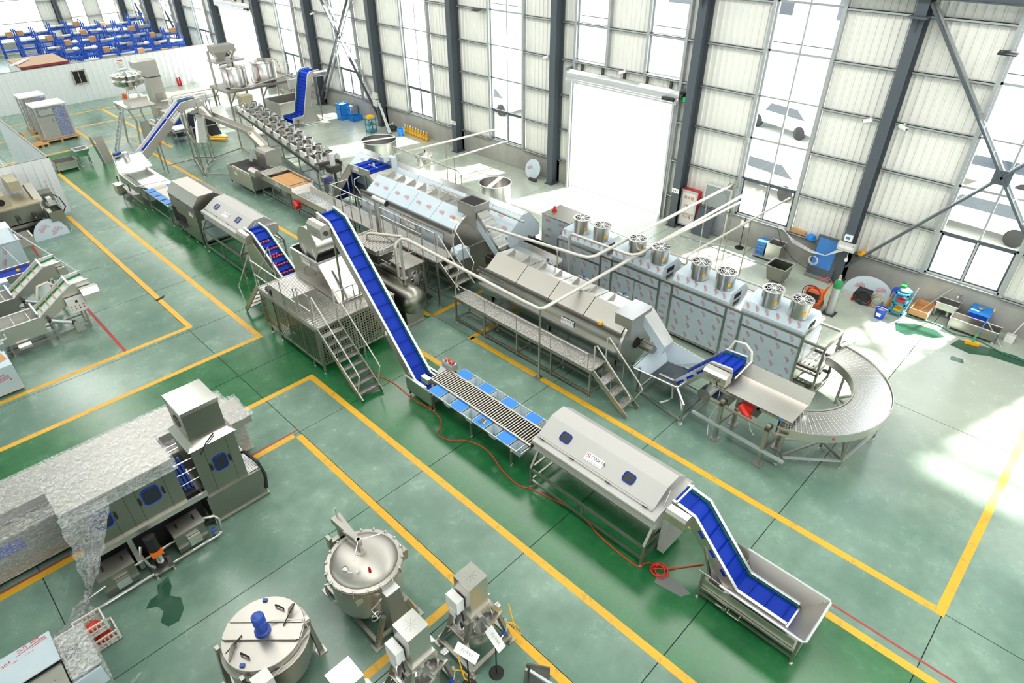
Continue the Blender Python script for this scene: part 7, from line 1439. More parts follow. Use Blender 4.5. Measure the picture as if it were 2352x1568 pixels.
for k in range(18):
    a = 2*pi*k/18; cx_, cy_ = kx+(kr+.045)*cos(a), ky+(kr+.045)*sin(a); c = part(t, 'lid_clamp', 'steel_bright', B().tube([(cx_, cy_, 1.03), (cx_, cy_, 1.14)], .012, 6)); part(c, 'clamp_nut', 'steel_bright', B().ball((cx_-.02*cos(a), cy_-.02*sin(a), 1.145), .026, 8, 5))
# davit arm
part(t, 'davit_post', 'steel_frame', B().box(3.0, 3.08, 7.20, 7.28, .1, 1.40)); part(t, 'davit_bracket', 'steel_frame', B().box(2.80, 3.15, 7.20, 7.28, 1.0, 1.07).box(2.78, 2.84, 7.18, 7.30, .9, 1.2)); part(t, 'davit_arm', 'steel_dull', B().hexa([(2.95, 7.30, 1.40), (3.13, 7.30, 1.40), (3.13, 7.30, 1.52), (2.95, 7.30, 1.52)], [(2.97, 6.50, 1.46), (3.04, 6.50, 1.46), (3.04, 6.50, 1.56), (2.97, 6.50, 1.56)])); part(t, 'davit_pin', 'steel', B().tube([(3.05, 7.24, 1.4), (3.05, 7.24, 1.74)], .015, 8)); sc = part(t, 'lift_screw', 'steel', B().tube([(kx, ky+.05, 1.28), (kx, ky+.05, 1.62)], .03, 10)); part(sc, 'screw_hub', 'steel', B().cyl((kx, ky+.05, 1.56), (kx, ky+.05, 1.62), .05, 12)); part(t, 'lid_boss', 'steel_dull', B().lathe([(.09, 1.31), (.09, 1.335), (0, 1.34)], (kx, ky+.03, 0), 20))
for a in (-.35, 1.75, 3.9): part(t, 'handwheel_bar', 'steel_bright', B().tube([(kx, ky+.05, 1.6), (kx+.36*cos(a), ky+.05+.36*sin(a), 1.56)], .010, 6))
gg = part(t, 'pressure_gauge', 'cast_grey', B().cyl((2.60, 6.36, 1.40), (2.585, 6.33, 1.43), .05, 16)); part(gg, 'gauge_face', 'paper', B().cyl((2.585, 6.33, 1.43), (2.583, 6.327, 1.432), .042, 16)); part(t, 'gauge_tube', 'steel_bright', B().tube([(2.66, 6.32, 1.24), (2.67, 6.30, 1.30), (2.63, 6.32, 1.33), (2.60, 6.36, 1.37)], .010, 6)); part(t, 'vent_valve', 'steel_bright', B().tube([(2.74, 6.22, 1.22), (2.74, 6.22, 1.33)], .014, 8).box(2.70, 2.78, 6.21, 6.23, 1.32, 1.335)); part(t, 'safety_valve', 'red_paint', B().lathe([(.02, 1.24), (.024, 1.32), (.016, 1.38), (0, 1.40)], (2.89, 6.12, 0), 10))
part(t, 'name_plate', 'khaki', B().box(2.50, 2.62, 6.01, 6.03, .86, .98)); part(t, 'side_lug', 'steel_dull', B().box(3.56, 3.68, 6.22, 6.34, .78, 1.0)); part(t, 'sample_valve', 'steel', B().tube([(2.42, 6.62, .95), (2.34, 6.66, .95), (2.32, 6.64, .8), (2.36, 6.6, .55), (2.44, 6.55, .5)], .018, 6))
br = part(t, 'trunnion_box', 'steel', B().hexa([(2.84, 5.62, .12), (3.20, 5.62, .12), (3.24, 5.92, .12), (2.80, 5.92, .12)], [(2.90, 5.74, .98), (3.14, 5.74, .98), (3.14, 5.92, .98), (2.90, 5.92, .98)])); part(br, 'cap_plate', 'white_plastic', B().box(2.89, 3.15, 5.73, 5.93, .98, .995))
for (x, y) in ((2.56, 5.72), (3.38, 5.72), (2.56, 7.2), (3.38, 7.2)): l = leg_p(t, (x, y, .02), (kx+(x-kx)*.55, y, .62), .07, 'steel_frame'); part(l, 'base_plate', 'steel_frame', B().box(x-.09, x+.09, y-.09, y+.09, 0, .02))
for (p, q) in (((2.56, 5.72), (3.38, 5.72)), ((2.56, 7.2), (3.38, 7.2)), ((2.56, 5.72), (2.56, 7.2)), ((3.38, 5.72), (3.38, 7.2))): rail(t, (*p, .14), (*q, .14), .06)
hw = ring(t, 'tilt_wheel', 'steel_bright', (2.62, 5.66, .86), .09, .009, 'y', 20); [part(hw, 'wheel_spoke', 'steel_bright', B().tube([(2.62, 5.66, .86), (2.62+.09*cos(a), 5.66, .86+.09*sin(a))], .006, 6)) for a in (.5, 2.6, 4.7)]; part(t, 'wheel_shaft', 'steel_bright', B().tube([(2.62, 5.60, .86), (2.62, 5.8, .86), (2.86, 5.85, .86)], .014, 6))
# ---- flat lidded stirring kettle
t = thing('stirring_kettle', 'wide stirring kettle with flat hinged lid and blue motor at the bottom edge', 'kettle', (1.2, 6.6, 0))
kx, ky, kr = 1.22, 6.58, .60
part(t, 'jacket', 'steel', B().lathe([(0, .08), (.40, .10), (.56, .20), (.62, .38), (.63, .82), (.60, .84), (.58, .84), (.58, .5), (0, .45)], (kx, ky, 0), 44)); part(t, 'jacket_ring', 'steel_dull', B().lathe([(.60, .80), (.66, .81), (.66, .84), (.60, .85)], (kx, ky, 0), 44)); part(t, 'inner_wall', 'steel', B().lathe([(.585, .84), (.585, 1.0), (.57, 1.0), (.57, .84)], (kx, ky, 0), 44))
part(t, 'flat_lid', 'steel_dull', B().lathe([(0, 1.0), (.60, 1.0), (.605, 1.01), (.60, 1.02), (0, 1.03)], (kx, ky, 0), 48)); d_ = Vector((cos(2.35), sin(2.35), 0)); p_ = Vector((-d_.y, d_.x, 0))
def LP(a, b, z): return (kx+d_.x*a+p_.x*b, ky+d_.y*a+p_.y*b, z)
part(t, 'bridge_plate', 'steel_dull', B().hexa([LP(-.58, -.13, 1.03), LP(.58, -.13, 1.03), LP(.58, .13, 1.03), LP(-.58, .13, 1.03)], [LP(-.58, -.13, 1.045), LP(.58, -.13, 1.045), LP(.58, .13, 1.045), LP(-.58, .13, 1.045)]))
for b_ in (-.14, .14): part(t, 'lid_hinge', 'steel_frame', B().bar(LP(-.55, b_, 1.05), LP(.55, b_, 1.05), .014, .02))
mt = part(t, 'stirrer_motor', 'motor_blue', B().lathe([(0, 1.05), (.12, 1.05), (.12, 1.08), (.085, 1.10), (.085, 1.24), (.095, 1.25), (.095, 1.42), (.08, 1.44), (0, 1.44)], LP(.0, 0, 0), 24)); part(mt, 'fan_cover', 'motor_blue', B().lathe([(.07, 1.44), (.06, 1.445), (0, 1.445)], LP(0, 0, 0), 20)); part(mt, 'terminal_box', 'motor_blue', B().box(kx-.05, kx+.06, ky-.14, ky-.08, 1.26, 1.36))
for s, a in ((1, .34), (-1, -.34)):
    part(t, 'lid_bracket', 'steel_frame', B().hexa([LP(a, .12*s, 1.03), LP(a+.02, .12*s, 1.03), LP(a+.02, .46*s, 1.03), LP(a, .46*s, 1.03)], [LP(a, .30*s, 1.16), LP(a+.02, .30*s, 1.16), LP(a+.02, .46*s, 1.05), LP(a, .46*s, 1.05)])); part(t, 'gas_strut', 'black', B().tube([LP(a-.05*s, .08*s, 1.06), LP(a+.05*s, .40*s, 1.14)], .010, 6)); part(t, 'lid_handle', 'black', B().tube([LP(a*.2+.14*s, .36*s, 1.04), LP(a*.2+.14*s, .36*s, 1.07), LP(a*.2-.0*s, .42*s, 1.07), LP(a*.2, .42*s, 1.04)], .014, 6)); part(t, 'limit_switch', 'motor_blue', B().hexa([LP(.1, .50*s, 1.03), LP(.17, .50*s, 1.03), LP(.17, .55*s, 1.03), LP(.1, .55*s, 1.03)], [LP(.1, .50*s, 1.05), LP(.17, .50*s, 1.05), LP(.17, .55*s, 1.05), LP(.1, .55*s, 1.05)]))
for (x, y) in ((1.86, 6.32), (.55, 6.9), (.6, 6.2)): l = part(t, 'support_leg', 'steel_frame', B().hexa([(x-.04, y-.05, .02), (x+.04, y-.05, .02), (x+.04, y+.05, .02), (x-.04, y+.05, .02)], [(x-.10 if x > 1.2 else x+.04, y-.04, .95), (x-.04 if x > 1.2 else x+.10, y-.04, .95), (x-.04 if x > 1.2 else x+.10, y+.04, .95), (x-.10 if x > 1.2 else x+.04, y+.04, .95)])); part(l, 'base_plate', 'steel_frame', B().box(x-.08, x+.08, y-.08, y+.08, 0, .02))
part(t, 'trunnion_arm', 'steel_frame', B().box(1.64, 1.84, 6.30, 6.38, .86, .98)); part(t, 'control_box', 'panel_grey', B().box(.72, .98, 5.80, 6.02, .78, 1.08)); part(t, 'conduit', 'hose_white', B().tube([LP(0, -.1, 1.12), LP(-.2, -.16, 1.08), LP(-.55, -.18, 1.06), LP(-.66, -.1, .9), (1.0, 5.95, .85)], .012, 6)); part(t, 'side_lug', 'steel_dull', B().box(1.78, 1.86, 6.56, 6.66, .62, .82))
single('kettle_rim', 'curved rim of another steel kettle cut off at the bottom edge', 'kettle', 'steel_dull', B().lathe([(0, .86), (.50, .86), (.52, .88), (.52, .40), (.3, .1), (0, .05)], (.62, 5.42, 0), 36)) 
# ---- tilting cooking mixers
def mixer(label, loc):
    t = thing('cooking_mixer', label, 'mixer', (0, 0, 0))                # built about its own base centre
    for sx in (-1, 1):
        for sy in (-1, 1):
            x, y = .42*sx, .40*sy
            l = part(t, 'leg', 'steel_frame', B().bar((x, y, .06), (.34*sx, .20*sy, .62), .065).bar((.34*sx, .20*sy, .60), (.20*sx, .20*sy, 1.06), .065)); part(l, 'base_plate', 'steel_frame', B().box(x-.07, x+.07, y-.07, y+.07, 0, .02)); part(l, 'foot_post', 'steel_frame', B().box(x-.03, x+.03, y-.03, y+.03, .02, .1))
    for s in (-1, 1): rail(t, (-.42, .40*s, .12), (.42, .40*s, .12), .065); rail(t, (.42*s, -.40, .12), (.42*s, .40, .12), .065); rail(t, (.34*s, -.2, .62), (.34*s, .2, .62), .05)
    bowl = [(.0, .22), (.16, .24), (.27, .34), (.32, .48), (.32, .66), (.345, .665), (.345, .685), (.30, .685), (.29, .5), (.24, .38), (.15, .30), (0, .28)]
    part(t, 'bowl', 'steel_bright', B().lathe(bowl, (0, 0, 0), 40)); part(t, 'bowl_jacket', 'steel', B().lathe([(.0, .2), (.2, .22), (.31, .34), (.335, .5), (.335, .62), (.325, .62)], (0, 0, 0), 36))
    sh = part(t, 'stirrer_shaft', 'steel_bright', B().cyl((0, 0, .4), (0, 0, 1.05), .03, 12)); 
    for a in (.4, 2.5, 4.6): part(sh, 'stirrer_blade', 'steel_bright', B().bar((0, 0, .45), (.24*cos(a), .24*sin(a), .42), .07, .02)); 
    part(sh, 'scraper', 'white_plastic', B().bar((.05, .16, .40), (.20, .22, .52), .02, .10))
    part(t, 'head_tray', 'steel', B().box(-.215, .215, -.215, .215, 1.04, 1.12)); hd = part(t, 'motor_head', 'steel', B().box(-.18, .18, -.18, .18, 1.12, 1.76)); 
    part(hd, 'head_lid', 'steel_bright', B().box(-.183, .183, -.183, .183, 1.745, 1.77)); vb = B()
    for k in range(8):
        for j in range(5): rr = .02+.02*j; vb.cyl((rr*cos(k*pi/4+.1), rr*sin(k*pi/4+.1), 1.7695), (rr*cos(k*pi/4+.1), rr*sin(k*pi/4+.1), 1.7715), .0032, 6)
    part(hd, 'vent_holes', 'hole_black', vb, kind='stuff')
    cb = part(t, 'control_box', 'white_plastic', B().box(-.34, -.20, -.05, .21, 1.18, 1.46)); part(cb, 'notice_sheet', 'paper', B().box(-.348, -.342, .0, .14, 1.05, 1.22)); part(t, 'power_cable', 'black', B().tube([(-.26, -.05, 1.2), (-.28, -.12, 1.0), (-.30, -.08, .82), (-.26, -.0, .85)], .014, 6))
    part(t, 'front_frame', 'steel', B().bar((.20, -.23, 1.05), (.38, -.26, .68), .06).bar((-.05, -.23, 1.05), (.12, -.33, .52), .06).bar((.05, -.30, .72), (.36, -.27, .74), .05)); part(t, 'side_wing', 'white_plastic', B().hexa([(.22, .0, 1.02), (.24, .0, 1.02), (.24, .22, 1.02), (.22, .22, 1.02)], [(.36, .0, .90), (.38, .0, .90), (.38, .2, .90), (.36, .2, .90)]))
    part(t, 'trunnion', 'steel_bright', B().cyl((.34, -.05, .52), (.52, -.05, .52), .06, 14)); part(t, 'gas_train', 'steel_bright', B().tube([(.20, -.38, .22), (.36, -.36, .26), (.46, -.30, .34)], .016, 8)); part(t, 'gas_valve', 'motor_blue', B().box(.30, .36, -.39, -.33, .25, .29)); part(t, 'gas_regulator', 'khaki', B().ball((.44, -.28, .40), .035)); part(t, 'gas_hose', 'yellow_tag', B().tube([(.44, -.28, .36), (.55, -.38, .3), (.62, -.42, .12), (.58, -.5, .1), (.52, -.44, .2), (.56, -.3, .45), (.6, -.2, .6)], .012, 6)); part(t, 'name_plate', 'steel_dull', B().box(.02, .14, -.345, -.338, .42, .46)); part(t, 'side_hinge', 'steel_frame', B().box(-.30, -.20, -.20, -.12, .72, 1.04))
    t.location = loc; return t
mA = mixer('tilting cooking mixer with square steel head, rightmost of three at the bottom', (3.74, 4.64, 0))
copy_tree(mA, None, 'tilting cooking mixer with square steel head, middle of three at the bottom', (2.62, 4.66, 0)); copy_tree(mA, None, 'tilting cooking mixer with square steel head, leftmost of three at the bottom', (1.57, 4.72, 0))
# ---- lettered signs on black stands
_b = B(); _r = random.Random(2)
for k in range(5):
    for j in range(6):
        x, y = -.13+k*.058+_r.uniform(0, .03), _r.uniform(-.025, .03)
        if j % 2: _b.box(x, x+_r.uniform(.012, .03), y, y+.004, 0, .0008)
        else: _b.box(x, x+.004, y-.012, y+_r.uniform(.005, .02), 0, .0008)
T_S1 = mesh('faint_lettering', _b, 'print_faint')
def stand_sign(label, x, y, z, rz):
    t = thing('sign_stand', label, 'sign', (x, y, 0)); part(t, 'base', 'black', B().lathe([(0, 0), (.12, 0), (.12, .012), (.10, .03), (0, .03)], (x, y, 0), 28)); part(t, 'post', 'black', B().cyl((x, y, .03), (x, y, z-.06), .012, 10))
    u = Vector((cos(rz), sin(rz), 0)); v = Vector((-sin(rz)*.85, cos(rz)*.85, .52)).normalized(); n = u.cross(v); o = Vector((x, y, z)); q = B()
    q.hexa([o-u*.20-v*.075, o+u*.20-v*.075, o+u*.20+v*.075, o-u*.20+v*.075], [p+n*.006 for p in (o-u*.20-v*.075, o+u*.20-v*.075, o+u*.20+v*.075, o-u*.20+v*.075)]); part(t, 'board', 'paper', q); place(t, 'faint_lettering', T_S1, o+n*.006, u, v, .8)
stand_sign('white name board on black stand in front of the rightmost mixer', 3.62, 4.0, .98, radians(-102)); stand_sign('white name board on black stand just left of the other one', 3.18, 4.16, .95, radians(-78))
t = thing('tilted_frame', 'dark folded steel sheet frame at the bottom edge right of the signs', 'frame', (4.0, 3.5, 0)); part(t, 'sheet', 'steel_dark', B().hexa([(3.92, 3.62, .35), (4.12, 3.32, .35), (4.14, 3.34, .35), (3.94, 3.64, .35)], [(3.78, 3.56, .05), (3.98, 3.2, .05), (4.0, 3.22, .05), (3.8, 3.58, .05)])); part(t, 'tube', 'alu', B().bar((3.86, 3.5, .4), (3.95, 3.1, .38), .04)); part(t, 'post', 'steel_frame', B().box(3.78, 3.82, 3.5, 3.54, 0, .5)); part(t, 'post', 'steel_frame', B().box(3.93, 3.97, 3.12, 3.16, 0, .4))
# ---- red air hose along the line
def spline(pts, n=6):
    P_ = [Vector(p) for p in pts]; P_ = [P_[0]]+P_+[P_[-1]]; out = []
    for i in range(1, len(P_)-2):
        for k in range(n):
            s = k/n; a, b, c, d = P_[i-1:i+3]; out.append(.5*((2*b)+(c-a)*s+(2*a-5*b+4*c-d)*s*s+(-a+3*b-3*c+d)*s**3))
    out.append(P_[-2]); return out
t = thing('air_hose', 'red air hose lying on the green floor along the sorting table and brush washer', 'hose', (6.7, 7.5, 0))
HZ = .012
part(t, 'hose', 'hose_red', B().tube(spline([(6.75, 12.0, HZ), (6.95, 11.2, HZ), (6.90, 10.3, HZ), (6.95, 9.50, HZ+.02), (6.80, 9.1, HZ), (6.52, 8.9, HZ), (6.58, 8.55, HZ), (6.85, 8.25, HZ), (6.95, 7.7, HZ), (6.75, 7.0, HZ), (6.70, 6.5, HZ), (6.80, 6.25, HZ), (6.92, 5.7, HZ), (7.0, 5.1, HZ), (6.85, 4.4, HZ), (6.80, 3.6, HZ), (6.92, 3.50, HZ)]), .012, 6))
coil = []
for k in range(60): a = k*.36; r = .13+.03*sin(k*.21); coil.append((7.0+r*cos(a)+.02*sin(k*.1), 3.18+r*sin(a)+.0007*k, HZ+.0012*k))
part(t, 'coil', 'hose_red', B().tube([(6.92, 3.52, HZ), (7.02, 3.45, HZ)]+coil+[(7.3, 3.0, HZ), (7.7, 2.7, HZ)], .011, 6))
# puddles and stains on the floor
blob((.55, 8.95), [(-.10, .55), (.12, .60), (.08, .35), (-.02, .18), (.10, .0), (.05, -.25), (-.10, -.42), (-.28, -.40), (-.34, -.22), (-.22, -.05), (-.26, .12), (-.42, .22), (-.30, .34), (-.16, .36)])
blob((2.6, 23.4), [(.0, .25), (.35, .15), (.55, -.1), (.2, -.2), (-.1, .0)]); blob((18.75, 2.3), [(-.5, .6), (-.1, .75), (.25, .35), (.3, -.2), (.1, -.5), (-.2, -.25), (-.3, .15), (-.55, .3)]); blob((18.9, .8), [(-.35, .8), (.1, .7), (.2, .1), (.3, -.6), (.1, -1.3), (-.15, -.8), (-.2, -.1), (-.45, .3)]); blob((17.9, 1.2), [(-.1, .2), (.12, .22), (.15, -.05), (-.05, -.12)]); blob((4.35, 19.6), [(.0, .0), (.22, .05), (.30, .22), (.12, .15), (-.05, .12)], .003, 'joint_dark', 'stain'); blob((6.95, 4.4-1.55), [(-.2, .3), (.0, .35), (.12, .0), (.05, -.3), (-.12, -.2)], .0015, 'cast_grey', 'stain')
# ================================================================ THINGS ALONG THE RIGHT HAND WALL
def cctv(label, y, z, d):
    t = thing('security_camera', label, 'camera', (20.05, y, z)); part(t, 'bracket', 'white_plastic', B().box(20.04, 20.14, y-.02, y+.02, z-.02, z+.02)); part(t, 'housing', 'white_plastic', B().bar((19.98, y+.10*d, z-.02), (19.92, y-.12*d, z-.08), .08, .08)); part(t, 'lens', 'black', B().cyl((19.92, y-.12*d, z-.08), (19.915, y-.135*d, z-.085), .03, 10))
cctv('small white security camera on the girt left of the roller door column', 17.85, 4.98, -1); cctv('small white security camera above the middle of the roller door', 14.2, 4.98, -1); cctv('small white security camera left of the big front column', 5.75, 4.95, -1); cctv('small white security camera right of the big front column', 4.85, 4.95, 1); cctv('small white security camera near the far cross braced bay', 34.9, 4.9, -1)
def flood(label, y, z):
    t = thing('flood_light', label, 'lamp', (19.95, y, z)); part(t, 'housing', 'black', B().prism([(19.78, z-.05), (20.02, z-.02), (20.02, z+.03), (19.78, z-.02)], y-.2, y+.2, 'y')); part(t, 'arm', 'galv', B().box(20.0, 20.14, y-.02, y+.02, z-.01, z+.02)); part(t, 'glass', 'white_plastic', B().box(19.8, 20.0, y-.17, y+.17, z-.056, z-.05))
flood('black flood light fixed high beside the second window from the roller door', 21.7, 6.25); flood('ribbed flood light fixed high on the wall at the right edge', 3.15, 7.0)
# fire cabinet and grey door
t = thing('fire_cabinet', 'red framed fire hydrant cabinet with glass front beside the roller door', 'cabinet', (20.05, 10.85, 0))
part(t, 'case', 'red_paint', B().box(19.95, 20.2, 10.5, 11.15, .12, 1.45)); part(t, 'door_frame', 'alu', B().box(19.92, 19.95, 10.5, 10.56, .12, 1.45).box(19.92, 19.95, 11.09, 11.15, .12, 1.45).box(19.92, 19.95, 10.56, 11.09, .12, .18).box(19.92, 19.95, 10.56, 11.09, 1.39, 1.45).box(19.92, 19.95, 10.56, 11.09, .55, .61)); part(t, 'glass_panel', 'bag_white', B().box(19.935, 19.945, 10.56, 11.09, .18, 1.39))
place(t, 'lettering', text_mesh('lettering', [('消火栓', .14, 0, .0), ('火警 119', .09, 0, -.30), ('灭火器', .12, 0, -.72)], 'motor_red'), (19.934, 10.83, 1.18), (0, -1, 0), (0, 0, 1), 1.0)
dn = struct('door_3', 'door_grey', B().box(20.17, 20.21, 9.42, 10.35, .02, 1.75)); part(dn, 'door_frame', 'panel_grey', B().box(20.15, 20.22, 9.36, 9.42, 0, 1.8).box(20.15, 20.22, 10.35, 10.41, 0, 1.8).box(20.15, 20.22, 9.42, 10.35, 1.75, 1.8)); part(dn, 'door_panel', 'door_grey', B().box(20.155, 20.17, 9.52, 10.25, .2, 1.6)); part(dn, 'handle', 'steel_bright', B().box(20.12, 20.155, 9.48, 9.52, .85, 1.0))
single('black_board', 'dark board leaning between the fire cabinet and the grey door', 'board', 'column_paint', B().hexa([(19.75, 9.75, 0), (19.75, 10.45, 0), (19.78, 10.45, 0), (19.78, 9.75, 0)], [(20.05, 9.75, .95), (20.05, 10.45, .95), (20.08, 10.45, .95), (20.08, 9.75, .95)]))
for y, lb in ((11.3, 'white number plate on the column beside the roller door'), (23.35, 'white number plate on the column left of the second window')):
    t = thing('number_plate', lb, 'sign', (19.74, y, 1.32)); part(t, 'plate', 'paper', B().box(19.735, 19.749, y-.14, y+.14, 1.30, 1.46)); part(t, 'text_marks', 'print_faint', B().box(19.733, 19.735, y-.09, y-.05, 1.35, 1.41).box(19.733, 19.735, y-.02, y+.02, 1.35, 1.41).box(19.733, 19.735, y+.05, y+.09, 1.35, 1.41))
t = thing('work_lamp', 'small grey work lamp on a bracket beside the grey door', 'lamp', (20.05, 9.3, 2.0)); part(t, 'head', 'cast_grey', B().box(19.9, 20.05, 9.25, 9.45, 1.92, 2.08)); part(t, 'arm', 'galv', B().bar((20.0, 9.35, 2.0), (20.12, 9.2, 2.05), .03))
# trolley, carts
t = thing('tank_trolley', 'low trolley with a steel tank and a blue drawer unit under the window', 'trolley', (19.9, 7.6, 0)); part(t, 'deck', 'galv', B().box(19.6, 20.15, 7.1, 8.05, .08, .11)); [caster(t, x, y, .04) for x in (19.65, 20.1) for y in (7.15, 8.0)]
hb_ = B(); hb_.box(19.68, 19.69, 7.12, 7.6, .11, .6).box(20.1, 20.11, 7.12, 7.6, .11, .6).box(19.69, 20.1, 7.12, 7.13, .11, .6).box(19.69, 20.1, 7.59, 7.6, .11, .6)
part(t, 'tank', 'steel', hb_); part(t, 'tank_rim', 'alu', B().tube([(19.67, 7.11, .61), (20.12, 7.11, .61), (20.12, 7.61, .61), (19.67, 7.61, .61)], .02, 6, True)); q = single('drawer_unit', 'blue grey plastic drawer unit standing on the low trolley', 'drawers', 'print_blue', B().box(19.7, 20.05, 7.66, 7.95, .11, .58)); [part(q, 'drawer_line', 'screen_dark', B().box(19.695, 19.7, 7.68, 7.93, .2+k*.12, .21+k*.12)) for k in range(3)]
t = thing('meat_cart', 'square steel bin on wheels in front of the blue screen', 'cart', (18.5, 6.6, 0)); x0, x1, y0, y1 = 18.25, 18.85, 6.3, 6.9
part(t, 'bin', 'steel_olive', B().hexa([(x0+.06, y0+.06, .14), (x0+.07, y0+.06, .14), (x0+.07, y1-.06, .14), (x0+.06, y1-.06, .14)], [(x0, y0, .6), (x0+.01, y0, .6), (x0+.01, y1, .6), (x0, y1, .6)]).hexa([(x1-.07, y0+.06, .14), (x1-.06, y0+.06, .14), (x1-.06, y1-.06, .14), (x1-.07, y1-.06, .14)], [(x1-.01, y0, .6), (x1, y0, .6), (x1, y1, .6), (x1-.01, y1, .6)]).hexa([(x0+.06, y0+.06, .14), (x1-.06, y0+.06, .14), (x1-.06, y0+.07, .14), (x0+.06, y0+.07, .14)], [(x0, y0, .6), (x1, y0, .6), (x1, y0+.01, .6), (x0, y0+.01, .6)]).hexa([(x0+.06, y1-.07, .14), (x1-.06, y1-.07, .14), (x1-.06, y1-.06, .14), (x0+.06, y1-.06, .14)], [(x0, y1-.01, .6), (x1, y1-.01, .6), (x1, y1, .6), (x0, y1, .6)])); part(t, 'bin_floor', 'steel_dark', B().box(x0+.06, x1-.06, y0+.06, y1-.06, .13, .14)); part(t, 'rim_handle', 'alu', B().tube([(x0-.02, y0-.02, .61), (x1+.02, y0-.02, .61), (x1+.02, y1+.02, .61), (x0-.02, y1+.02, .61)], .018, 6, True)); [caster(t, x, y, .05) for x in (x0+.1, x1-.1) for y in (y0+.1, y1-.1)]
t = thing('display_screen', 'tall grey display stand with a blue picture leaning by the front column', 'screen', (19.8, 5.8, 0)); a_ = [(19.62, 6.15, 0), (19.62, 5.35, 0), (19.66, 5.35, 0), (19.66, 6.15, 0)]; b_ = [(19.92, 6.15, 1.32), (19.92, 5.35, 1.32), (19.96, 5.35, 1.32), (19.96, 6.15, 1.32)]; part(t, 'case', 'column_paint', B().hexa(a_, b_)); part(t, 'picture', 'print_blue', B().hexa([(19.695, 6.08, .35), (19.695, 5.48, .35), (19.70, 5.48, .35), (19.70, 6.08, .35)], [(19.898, 6.08, 1.25), (19.898, 5.48, 1.25), (19.903, 5.48, 1.25), (19.903, 6.08, 1.25)])); part(t, 'foot_panel', 'cast_grey', B().box(19.55, 19.72, 5.36, 6.14, 0, .1))
t = thing('junction_box', 'open wiring box full of cables on the front column', 'electric box', (19.68, 5.2, 1.15)); part(t, 'box', 'panel_grey', B().box(19.6, 19.74, 4.95, 5.45, 1.18, 1.42)); part(t, 'breaker_row', 'white_plastic', B().box(19.585, 19.6, 5.0, 5.4, 1.26, 1.34)); part(t, 'lid_screws', 'steel_dark', B().box(19.59, 19.6, 4.98, 5.0, 1.38, 1.40)); part(t, 'plug', 'white_plastic', B().box(19.62, 19.68, 5.05, 5.13, .85, .95)); part(t, 'drop_cable', 'cable_white', B().tube([(19.65, 5.1, 1.18), (19.64, 5.08, .95)], .01, 6))
t = thing('power_meter', 'small white power meter above the wiring box on the front column', 'meter', (19.7, 5.25, 1.5)); part(t, 'case', 'white_plastic', B().box(19.66, 19.75, 5.12, 5.34, 1.48, 1.66)); part(t, 'display', 'print_blue', B().box(19.655, 19.66, 5.17, 5.29, 1.54, 1.62))
t = thing('cable_bundle', 'bundle of white cables sagging from the window sill to the wiring box', 'cables', (19.9, 6.4, .9))
for k in range(5): part(t, 'cable', 'cable_white', B().tube([(20.12, 7.5-.03*k, 1.08), (19.98, 6.9, .86-.03*k), (19.8, 6.2, .78-.02*k), (19.6, 5.7, .85), (19.62, 5.35-.04*k, 1.2)], .009, 5))
for k in range(3): ring(t, 'cable_coil', 'cable_white', (19.55+.01*k, 6.0, .62-.02*k), .12+.015*k, .009, 'x', 20, 5)
part(t, 'black_cable', 'black', B().tube([(20.1, 7.55, 1.05), (19.9, 7.2, .6), (19.7, 6.6, .3), (19.5, 5.9, .25)], .010, 5))
t = thing('safety_helmet', 'blue safety helmet lying on the wall sill', 'helmet', (20.22, 6.42, 1.01)); part(t, 'dome', 'crate_blue', B().lathe([(.14, 1.02), (.13, 1.08), (.09, 1.14), (0, 1.16)], (20.12, 6.42, 0), 18)); part(t, 'brim', 'crate_blue', B().lathe([(.10, 1.015), (.17, 1.015), (.17, 1.025), (.10, 1.03)], (20.11, 6.42, 0), 18))
t = thing('yellow_helmet', 'yellow safety helmet on the sill right of the front column', 'helmet', (20.22, 4.8, 1.01)); part(t, 'dome', 'yellow_tag', B().lathe([(.12, 1.02), (.11, 1.08), (.07, 1.13), (0, 1.14)], (20.12, 4.8, 0), 16)); part(t, 'brim', 'yellow_tag', B().lathe([(.08, 1.015), (.15, 1.015), (.15, 1.025), (.08, 1.03)], (20.11, 4.8, 0), 16))
single('sill_plank', 'pale wooden plank resting on the wall sill', 'plank', 'carton', B().box(20.17, 20.27, 6.65, 7.15, 1.006, 1.12))
# welding corner
t = thing('gas_cylinder', 'tall grey gas cylinder standing by the orange welder', 'gas cylinder', (17.85, 4.62, 0)); part(t, 'body', 'galv', B().lathe([(0, .02), (.12, .02), (.12, .98), (.10, 1.08), (.04, 1.14), (.03, 1.18), (0, 1.18)], (17.85, 4.62, 0), 20)); part(t, 'shoulder', 'pad_green', B().lathe([(.121, .88), (.121, .98), (.10, 1.085), (.05, 1.13)], (17.85, 4.62, 0), 20)); part(t, 'valve', 'khaki', B().box(17.82, 17.88, 4.59, 4.65, 1.18, 1.26)); part(t, 'stand', 'steel_dark', B().box(17.68, 18.02, 4.45, 4.79, 0, .03))
t = thing('welding_machine', 'orange welding machine with cables on a small cart', 'welder', (17.75, 5.1, 0)); part(t, 'case', 'orange_paint', B().box(17.6, 17.95, 4.9, 5.35, .28, .62)); part(t, 'front_panel', 'black', B().box(17.595, 17.6, 4.95, 5.3, .32, .58)); part(t, 'cart_frame', 'beam_orange', B().box(17.58, 17.98, 4.88, 5.38, .1, .28)); [caster(t, x, y, .05) for x in (17.65, 17.92) for y in (4.95, 5.3)]
for k in range(3): ring(t, 'welding_cable', ('black', 'hose_red', 'rubber')[k], (17.6, 5.12+.03*k, .55), .2+.03*k, .014, 'x', 22, 5)
